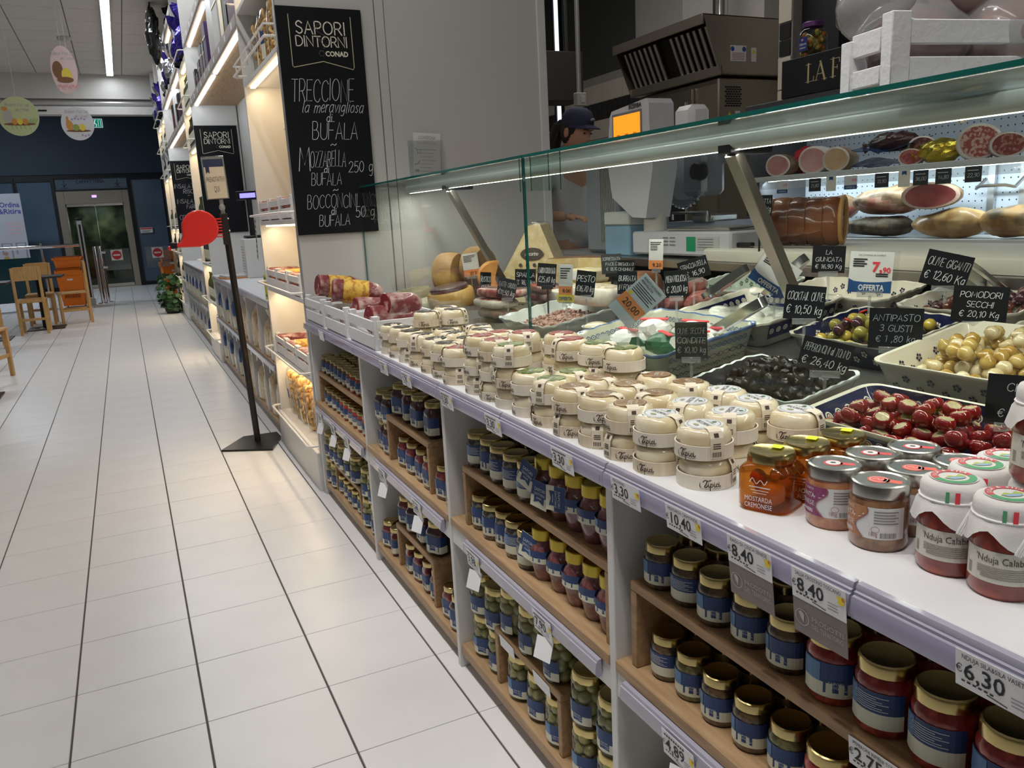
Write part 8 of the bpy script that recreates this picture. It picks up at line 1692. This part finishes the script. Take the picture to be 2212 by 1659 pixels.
MB().box(-.345, -.31, -.036, .036, 1.215, 1.25, 0, .004).build('ticket_mouth', black, dsp); MB().box(-.362, -.345, -.025, .025, 1.205, 1.232, 0, .006).build('ticket_end', redpl, dsp)
c = MB().tube([(-.037, .004, 1.40), (-.04, .004, 1.48)], .011, 8).ball((-.039, .004, 1.435), .018, 10, 8).build('swivel', clearp, t)
s_ = T('y', '', '') if False else None
fr_ = MB().box(-.062, .062, -.004, .004, 0, .235, 0, .001).build('sign_holder', clearp, t, (-.055, 0, 1.482), (0, -.03, 0)); mb = MB(); mp = PL((0, -.0052, 0), (1, 0, 0), (0, 0, 1)); mp2 = PL((0, -.0062, 0), (1, 0, 0), (0, 0, 1))
mb.patch(mp, -.055, .055, .005, .225, 1, 1, 0); mb.patch(mp2, -.055, .055, .182, .225, 1, 1, 1); mb.poly2([(-.045, .182), (-.025, .182), (-.025, .145), (-.035, .155), (-.045, .145)], mp2, 1); print_(mb, 'PRENOTATEVI', 0, .098, .030, mp2, 2, center=True, fit=.100); print_(mb, 'QUI', 0, .042, .034, mp2, 2, center=True, fit=.03)
mb.build('sign_print', [M('sign_cream', (.62, .57, .46), .5), M('sign_navy', (.02, .035, .09), .4), M('sign_ink', (.16, .13, .11), .6)], fr_, smooth=0); MB().tube([(-.062, 0, .238), (.062, 0, .238)], .004, 6).build('top_edge', chrome, fr_)

# ================================================================ CAFE CHAIRS AND TABLES
def chair(label, x, y, rz):
    t = T('wooden_chair', label, 'chair', (x, y, 0), rz, 'wooden cafe chairs'); w, d_ = .36, .40
    for sx in (-1, 1):
        MB().box(sx * (w / 2 - .02) - .018, sx * (w / 2 - .02) + .018, -d_ / 2 - .02, -d_ / 2 + .018, 0, .92, 0, .003).build('leg', chairw, t); MB().box(sx * (w / 2 - .02) - .018, sx * (w / 2 - .02) + .018, d_ / 2 - .036, d_ / 2, 0, .452, 0, .003).build('leg', chairw, t)
        MB().box(sx * (w / 2 - .02) - .010, sx * (w / 2 - .02) + .010, -d_ / 2 + .018, d_ / 2 - .036, .19, .225, 0, .002).build('side_stretcher', chairw, t)
    MB().box(-w / 2, w / 2, -d_ / 2 + .019, d_ / 2 + .02, .4525, .478, 0, .005).build('seat', chairw, t); MB().box(-w / 2 + .036, w / 2 - .036, -d_ / 2 - .012, -d_ / 2 + .010, .74, .93, 0, .004).build('backrest', chairw, t); MB().box(-w / 2 + .036, w / 2 - .036, -d_ / 2 - .01, -d_ / 2 + .01, .44, .475, 0, .003).build('back_rail', chairw, t); MB().box(-w / 2 + .036, w / 2 - .036, -d_ / 2 - .006, -d_ / 2 + .008, .19, .225, 0, .002).build('back_stretcher', chairw, t)
    MB().box(-w / 2 + .036, w / 2 - .036, d_ / 2 - .03, d_ / 2 - .01, .41, .45, 0, .002).build('front_rail', chairw, t)
    return t
def table(label, x, y, w=.62, d=.62):
    t = T('cafe_table', label, 'table', (x, y, 0), 0, 'cafe tables'); MB().box(-w / 2, w / 2, -d / 2, d / 2, .735, .76, 0, .003).build('table_top', M('table_dark', (.035, .035, .035), .35), t); MB().lathe([(.055, .03), (.05, .735)], 14).build('column', M('table_column', (.012, .010, .010), .4), t); MB().lathe([(.12, .012), (.055, .04)], 14).build('foot_cone', black, t); MB().box(-.24, .24, -.24, .24, 0, .014, 0, .002).build('base_plate', M('table_base', (.05, .035, .03), .4), t); return t
chair('wooden chair with its back to the camera at the cafe table', -1.26, 12.92, 0); table('dark cafe table beside the orange basket stack', -1.17, 13.42); chair('wooden chair on the far side of the cafe table', -1.25, 14.10, PI); chair('wooden chair at the right side of the cafe table', -.80, 13.86, PI * .5 + .1)
chair('wooden chair at the left picture edge, middle distance', -1.66, 11.6, .15); chair('wooden chair at the left picture edge, nearer one', -1.36, 8.95, -.3); table('dark cafe table just outside the left picture edge', -1.75, 12.5); table('dark cafe table with base plate at the left edge', -1.35, 7.85)

# ================================================================ LOBBY
def basket(t, z0, h, s=1.0):
    mb = MB(); n = 4; 
    def fr(w, d, z): return [(-w / 2, -d / 2, z), (w / 2, -d / 2, z), (w / 2, d / 2, z), (-w / 2, d / 2, z)]
    L_ = [fr(.36 * s, .26 * s, z0), fr(.44 * s, .34 * s, z0 + h * .86), fr(.48 * s, .38 * s, z0 + h * .86), fr(.48 * s, .38 * s, z0 + h), fr(.42 * s, .32 * s, z0 + h), fr(.34 * s, .24 * s, z0 + .02)]
    v = [p for l in L_ for p in l]; mb.add(v, [(i * 4 + k, i * 4 + (k + 1) % 4, (i + 1) * 4 + (k + 1) % 4, (i + 1) * 4 + k) for i in range(5) for k in range(4)] + [(3, 2, 1, 0), (20, 21, 22, 23)]); o = mb.build('basket', orangepl, t, smooth=0)
    MB().tube([(-.20 * s, -.195 * s, z0 + h * .98), (-.20 * s, -.205 * s, z0 + h * 1.06), (.20 * s, -.205 * s, z0 + h * 1.06), (.20 * s, -.195 * s, z0 + h * .98)], .010, 6).build('handle', M('basket_handle', (.25, .05, .01), .5), o); return o
def stack(label, x, y, rz):
    t = T('shopping_baskets', label, 'basket', (x, y, 0), rz, 'orange basket stacks'); b = basket(t, .03, .66); basket(t, .62, .30, 1.02)
    for sx in (-.15, .15): MB().tube([(sx - .01, .1, .03), (sx + .01, .1, .03)], .03, 12).build('wheel', black, t)
    MB().box(-.05, .04, -.168, -.160, .50, .53).build('sticker', whitepaper, b)
    for r_ in range(3):
        for k in range(10):
            MB().box(-.13 + k * .027, -.116 + k * .027, -.150 - .02 + r_ * -.006, -.138 + r_ * -.006, .18 + r_ * .05, .215 + r_ * .05).build('slot', M('basket_slot', (.45, .09, .005), .5), b)
    return t
stack('stack of orange shopping baskets left of the entrance gate', -.96, 17.05, -.1); stack('second stack of orange shopping baskets beyond the shelving end', .84, 17.75, .1)
t = T('gate_column', 'tall aluminium antenna column of the entrance gate', 'gate', (-.69, 17.1, 0)); MB().box(-.05, .05, -.03, .03, 0, 1.58, 0, .012).build('column', alum, t); MB().box(-.018, .018, -.034, -.03, .15, 1.5).build('dark_slot', black, t); MB().box(-.06, .06, -.035, .035, 1.5805, 1.62, 0, .012).build('cap', black, t); MB().box(-.07, .07, -.05, .05, 0, .12, 0, .006).build('shoe', M('shoe_grey', (.4, .4, .42), .5), t)
def gatepost(label, x, y): 
    t = T('gate_post', label, 'gate', (x, y, 0)); MB().lathe([(.10, 0), (.10, .012), (.042, .02), (.042, 1.06), (.038, 1.08), (0, 1.085)], 18).build('post', chrome, t); return t
gatepost('short chrome post beside the antenna column', -.50, 17.22); gatepost('second chrome post just behind the first', -.42, 17.45)
cg = THIN('gate_glass', (.82, .86, .86), .02, 1.5, .10, (.6, .65, .66))
def gate(label, x0, x1, y, sd=-1):
    t = T('swing_gate', label, 'gate', ((x0 + x1) / 2, y, 0)); w = x1 - x0; MB().box(-w / 2, w / 2, -.006, .006, .62, 1.02).build('clear_panel', cg, t)
    mb = MB(); mp = PL((0, -.0075, 0), (1, 0, 0), (0, 0, 1)); mp2 = PL((0, -.0085, 0), (1, 0, 0), (0, 0, 1)); mp3 = PL((0, -.0095, 0), (1, 0, 0), (0, 0, 1)); c_ = -.005; mb.patch(mp, c_ - .10, c_ + .10, .80, 1.0, 1, 1, 0); mb.disc(mp2, c_, .90, .085, 24, 1); mb.patch(mp3, c_ - .06, c_ + .06, .885, .915, 1, 1, 0); mb.build('no_entry_sign', [whitepaper, M('no_entry_red', (.62, .03, .04), .5)], t, smooth=0)
    for z in (.68, .96): MB().box(sd * (w / 2 + .008) - .038, sd * (w / 2 + .008) + .038, -.012, .012, z - .02, z + .02, 0, .003).build('clamp', alum, t)
    return t
gate('left clear swing gate with a no entry sign', -.36, .08, 17.22); gate('right clear swing gate with a no entry sign', .36, .80, 17.22, 1); gatepost('chrome post carrying the right swing gate', .88, 17.22)
t = T('handrail', 'polished steel handrail running left from the gate', 'rail', (-.75, 17.15, 0)); MB().tube([(0, 0, 1.13), (-3.2, 0, 1.13)], .03, 12).build('rail', chrome, t)
for x in (-.62, -2.4): MB().tube([(x, 0, 0), (x, 0, 1.20)], .024, 10).build('rail_post', chrome, t)
MB().box(-3.2, -.7, -.004, .004, .15, .95).build('glass_infill', M('teal_glass', (.02, .07, .09), .1, 0, .3, 2), t)
# banner
t = T('roller_banner', 'white roller banner reading Ordina & Ritira at the left', 'banner', (-2.30, 20.9, 0)); MB().box(-.46, .39, -.01, .01, .05, 2.27, 0, .001).build('sheet', M('banner_white', (.40, .41, .46), .6, 0, .04, 2), t); MB().box(-.46, .38, -.08, .08, 0, .06, 0, .01).build('foot', alum, t)
mb = MB(); mp = PL((0, -.0115, 0), (1, 0, 0), (0, 0, 1)); mp2 = PL((0, -.0125, 0), (1, 0, 0), (0, 0, 1)); print_(mb, 'Ordina', -.03, 1.98, .11, mp, 0, bold=.02, fit=.38); print_(mb, '&Ritira', -.07, 1.84, .11, mp, 0, bold=.02, fit=.44)
for q in range(4): mb.patch(mp, .02 + .04 * (q % 2), .34, 1.62 - q * .07, 1.645 - q * .07, 1, 1, 1)
for cx in (-.02, .25): mb.stroke([(cx - .09, .98), (cx - .09, 1.20), (cx + .09, 1.20), (cx + .09, .72), (cx - .09, .72)], .03, mp, 2)
mb.poly2([(-.14, .72), (-.10, .92), (-.02, .92), (.04, .70)], mp2, 3); mb.stroke([(-.06, .72), (-.02, .58), (-.10, .46)], .06, mp2, 4); mb.disc(mp2, -.06, .98, .045, 12, 5); mb.poly2([(.04, .74), (.14, .74), (.13, .90), (.08, .86), (.05, .9)], mp2, 6)
mb.build('print', [M('banner_blue', (.05, .05, .26), .6), M('banner_pink', (.55, .38, .38), .6), M('banner_grey', (.20, .21, .24), .6), M('banner_amber', (.42, .24, .05), .6), M('banner_dark', (.04, .04, .07), .6), M('banner_skin', (.35, .20, .14), .6), M('banner_yellow', (.55, .48, .12), .6)], t, smooth=0)
# hanging oval posters (printed cards on threads)
def poster(label, x, y, z, a, b, rz, base, fn):
    t = T('hanging_poster', label, 'poster', (x, y, z), rz, 'hanging oval posters'); n = 36
    MB().prism([(a * cos(2 * PI * q / n), b * sin(2 * PI * q / n)) for q in range(n)], lambda u, v, w: (u, -.002 + w, v), .004).build('card', base, t); MB().tube([(0, 0, b), (0, 0, 3.80 - z)], .0012, 4).build('thread', M('thread', (.5, .5, .5), .6), t)
    mb = MB(); P = [PL((0, -.0032 - .0009 * k, 0), (1, 0, 0), (0, 0, 1)) for k in range(4)]; fn(mb, P); mb.build('print', [M('po_brown', (.16, .07, .03), .6), M('po_yellow', (.62, .48, .05), .6), M('po_rose', (.60, .26, .26), .6), M('po_green', (.22, .30, .06), .6), M('po_grey', (.38, .35, .32), .6), M('po_orange', (.5, .22, .05), .6), M('po_violet', (.30, .26, .42), .6)], t, smooth=0)
def po_text(mb, P, v): write(mb, 'Buona Pasqua', 0, v, .035, .004, P[0], 4, .2, .9, 1, True, .22); write(mb, 'da Conad', .04, v - .045, .028, .004, P[0], 4, .2, .9, 1, True, .12)
def po_a(mb, P):
    po_text(mb, P, .15); mb.disc(P[0], -.06, .0, .05, 20, 0, .09); mb.disc(P[1], .02, -.05, .05, 20, 1, .07); mb.disc(P[2], .0, -.10, .08, 20, 0, .03)
    for q in range(7): mb.stroke([(-.08 + q * .03, -.15), (-.07 + q * .028, -.20)], .006, P[0], 2); mb.disc(P[1], -.06 + q * .03, -.16 - .01 * (q % 2), .012, 8, 2)
def po_b(mb, P):
    po_text(mb, P, .10); mb.disc(P[0], 0, -.08, .15, 20, 0, .014); mb.disc(P[1], -.10, .0, .045, 18, 4, .07); mb.disc(P[2], -.12, .075, .03, 14, 5, .022)
    for q in range(3): mb.disc(P[2], -.045 + q * .05, -.055, .026, 14, 5 if q != 1 else 1, .033)
    for q in range(6): mb.stroke([(.09 + q * .012, -.07), (.10 + q * .014, -.03 + .01 * (q % 2))], .005, P[1], 3)
    for q in range(5): mb.stroke([(-.08 + q * .04, -.095), (-.07 + q * .04, -.13)], .006, P[0], 3)
def po_c(mb, P):
    po_text(mb, P, .11); mb.disc(P[0], 0, -.075, .12, 20, 0, .014); mb.disc(P[1], -.08, -.02, .035, 16, 5, .05); mb.disc(P[1], -.095, .05, .012, 10, 5, .03); mb.disc(P[2], -.09, .02, .022, 12, 5)
    for q in range(2): mb.disc(P[2], -.02 + q * .06, -.04, .03, 14, 3 if q == 0 else 1, .036)
    for q in range(5): mb.disc(P[0], -.05 + q * .03, .045 + .008 * (q % 2), .012, 8, 6)
    for q in range(3): mb.disc(P[0], .03 + q * .03, -.12 - .008 * (q % 2), .012, 8, 6)
poster('tall pink oval poster with a chocolate egg, hanging highest', -.32, 10.2, 3.05, .125, .245, 0, M('poster_pink', (.56, .42, .40), .6, 0, .06, 8), po_a); poster('pale green round poster with a hen, hanging leftmost', -.815, 10.2, 2.575, .19, .20, 0, M('poster_green', (.42, .46, .25), .6, 0, .06, 8), po_b); poster('off-white round poster with a rabbit, beside the green one', -.27, 10.2, 2.50, .16, .175, 0, M('poster_white', (.52, .52, .54), .6, 0, .04, 8), po_c)
t = T('smoke_detector', 'small round smoke detector on the ceiling panels', 'detector', (-.326, 12.27, 3.797)); MB().lathe([(0, 0), (.085, 0), (.085, -.02), (.06, -.05), (0, -.055)], 20).build('housing', M('detector_white', (.55, .53, .50), .5), t); MB().lathe([(.06, -.021), (.066, -.03), (.062, -.036)], 20).build('vent_ring', black, t)
t = T('ceiling_luminaire', 'long bright linear light along the aisle ceiling', 'light', (.17, 10.4, 3.797)); MB().box(-.055, .055, -4.42, 4.42, -.035, 0, 0, .003).build('housing', alum, t); MB().box(-.045, .045, -4.41, 4.41, -.0385, -.0355).build('diffuser', EMIT('led_diffuser', (.92, .96, 1.0), 6), t)
t = T('ceiling_luminaire', 'near linear ceiling light over the cheese counter aisle', 'light', (.17, 1.5, 3.797)); MB().box(-.055, .055, -3.82, 3.82, -.035, 0, 0, .003).build('housing', alum, t); MB().box(-.045, .045, -3.8, 3.8, -.0385, -.0355).build('diffuser', EMIT('led_diffuser', (.92, .96, 1.0), 6), t)
# ivy in a pot at the shelving end
t = T('ivy_plant', 'dark green trailing ivy in a pot at the shelving end', 'plant', (.58, 14.02, 0)); rg = random.Random(12); MB().lathe([(0, 0), (.10, 0), (.14, .28), (.15, .30), (.13, .30), (.12, .28), (0, .27)], 18).build('pot', M('dark_pot', (.03, .03, .025), .6), t)
lv = [(0, -.5), (.25, -.35), (.5, -.45), (.42, -.1), (.55, .15), (.25, .2), (0, .6), (-.25, .2), (-.55, .15), (-.42, -.1), (-.5, -.45), (-.25, -.35)]
lme = [MB().poly2([(a * .085 * s, b * .085 * s) for a, b in lv], lambda u, v: (u, v, .25 * (abs(u)) ), 0).mesh('leaf', M('ivy_leaf_%d' % i, c, .4, 0, .25, 30), 0) for i, (s, c) in enumerate(((1.0, (.02, .075, .025)), (1.25, (.03, .10, .03)), (.85, (.05, .14, .05))))]
for k in range(8):
    a = rg.uniform(0, 6.28); P = [(0, 0, .28)]; q = Vector((.03 * cos(a), .03 * sin(a), .30)); H_ = rg.uniform(.15, .42)
    for i in range(5): P.append(tuple(q)); q = q + Vector((.03 * cos(a), .03 * sin(a), H_ * (.22 if i < 2 else -.12) + .01))
    MB().tube(P, .004, 4).build('stem', M('ivy_stem', (.06, .07, .03), .6), t)
for k in range(170):
    a = rg.uniform(0, 6.28); z = rg.uniform(.05, .62); r_ = .07 + .13 * (1 - abs(z - .35) / .4) + rg.uniform(-.03, .04)
    OBJ('leaf', rg.choice(lme), t, (r_ * cos(a), r_ * sin(a), z), (rg.uniform(.6, 1.6), rg.uniform(-.5, .5), a + PI / 2 + rg.uniform(-.5, .5)))
# track with spot heads over the counter
t = T('track_light', 'ceiling track with white spot heads above the cheese counter', 'light', (.05, 1.6, 3.58)); MB().box(-.018, .018, -1.9, 1.9, .12, .15, 0, .003).build('track', white, t)
for q in (-1.9, 1.9, 0): MB().tube([(0, q, .15), (0, q, .215)], .006, 6).build('hanger', white, t)
for yy in (.55, 1.45, 2.35, 3.2):
    d_ = (Vector((.92, yy, .9)) - Vector((.05, yy - .25, 3.5))).normalized(); a = Vector((0, yy - .25 - 1.6, -.08)) - d_ * .10; b = a + d_ * .06; h_ = MB().tube([a, a + d_ * .07, b + d_ * .02], .045, 16, 0, False, [.7, .85, 1]); h_.build('spot_head', white, t); MB().tube([a, (0, yy - .25 - 1.6, .12)], .008, 6).build('arm', white, t)
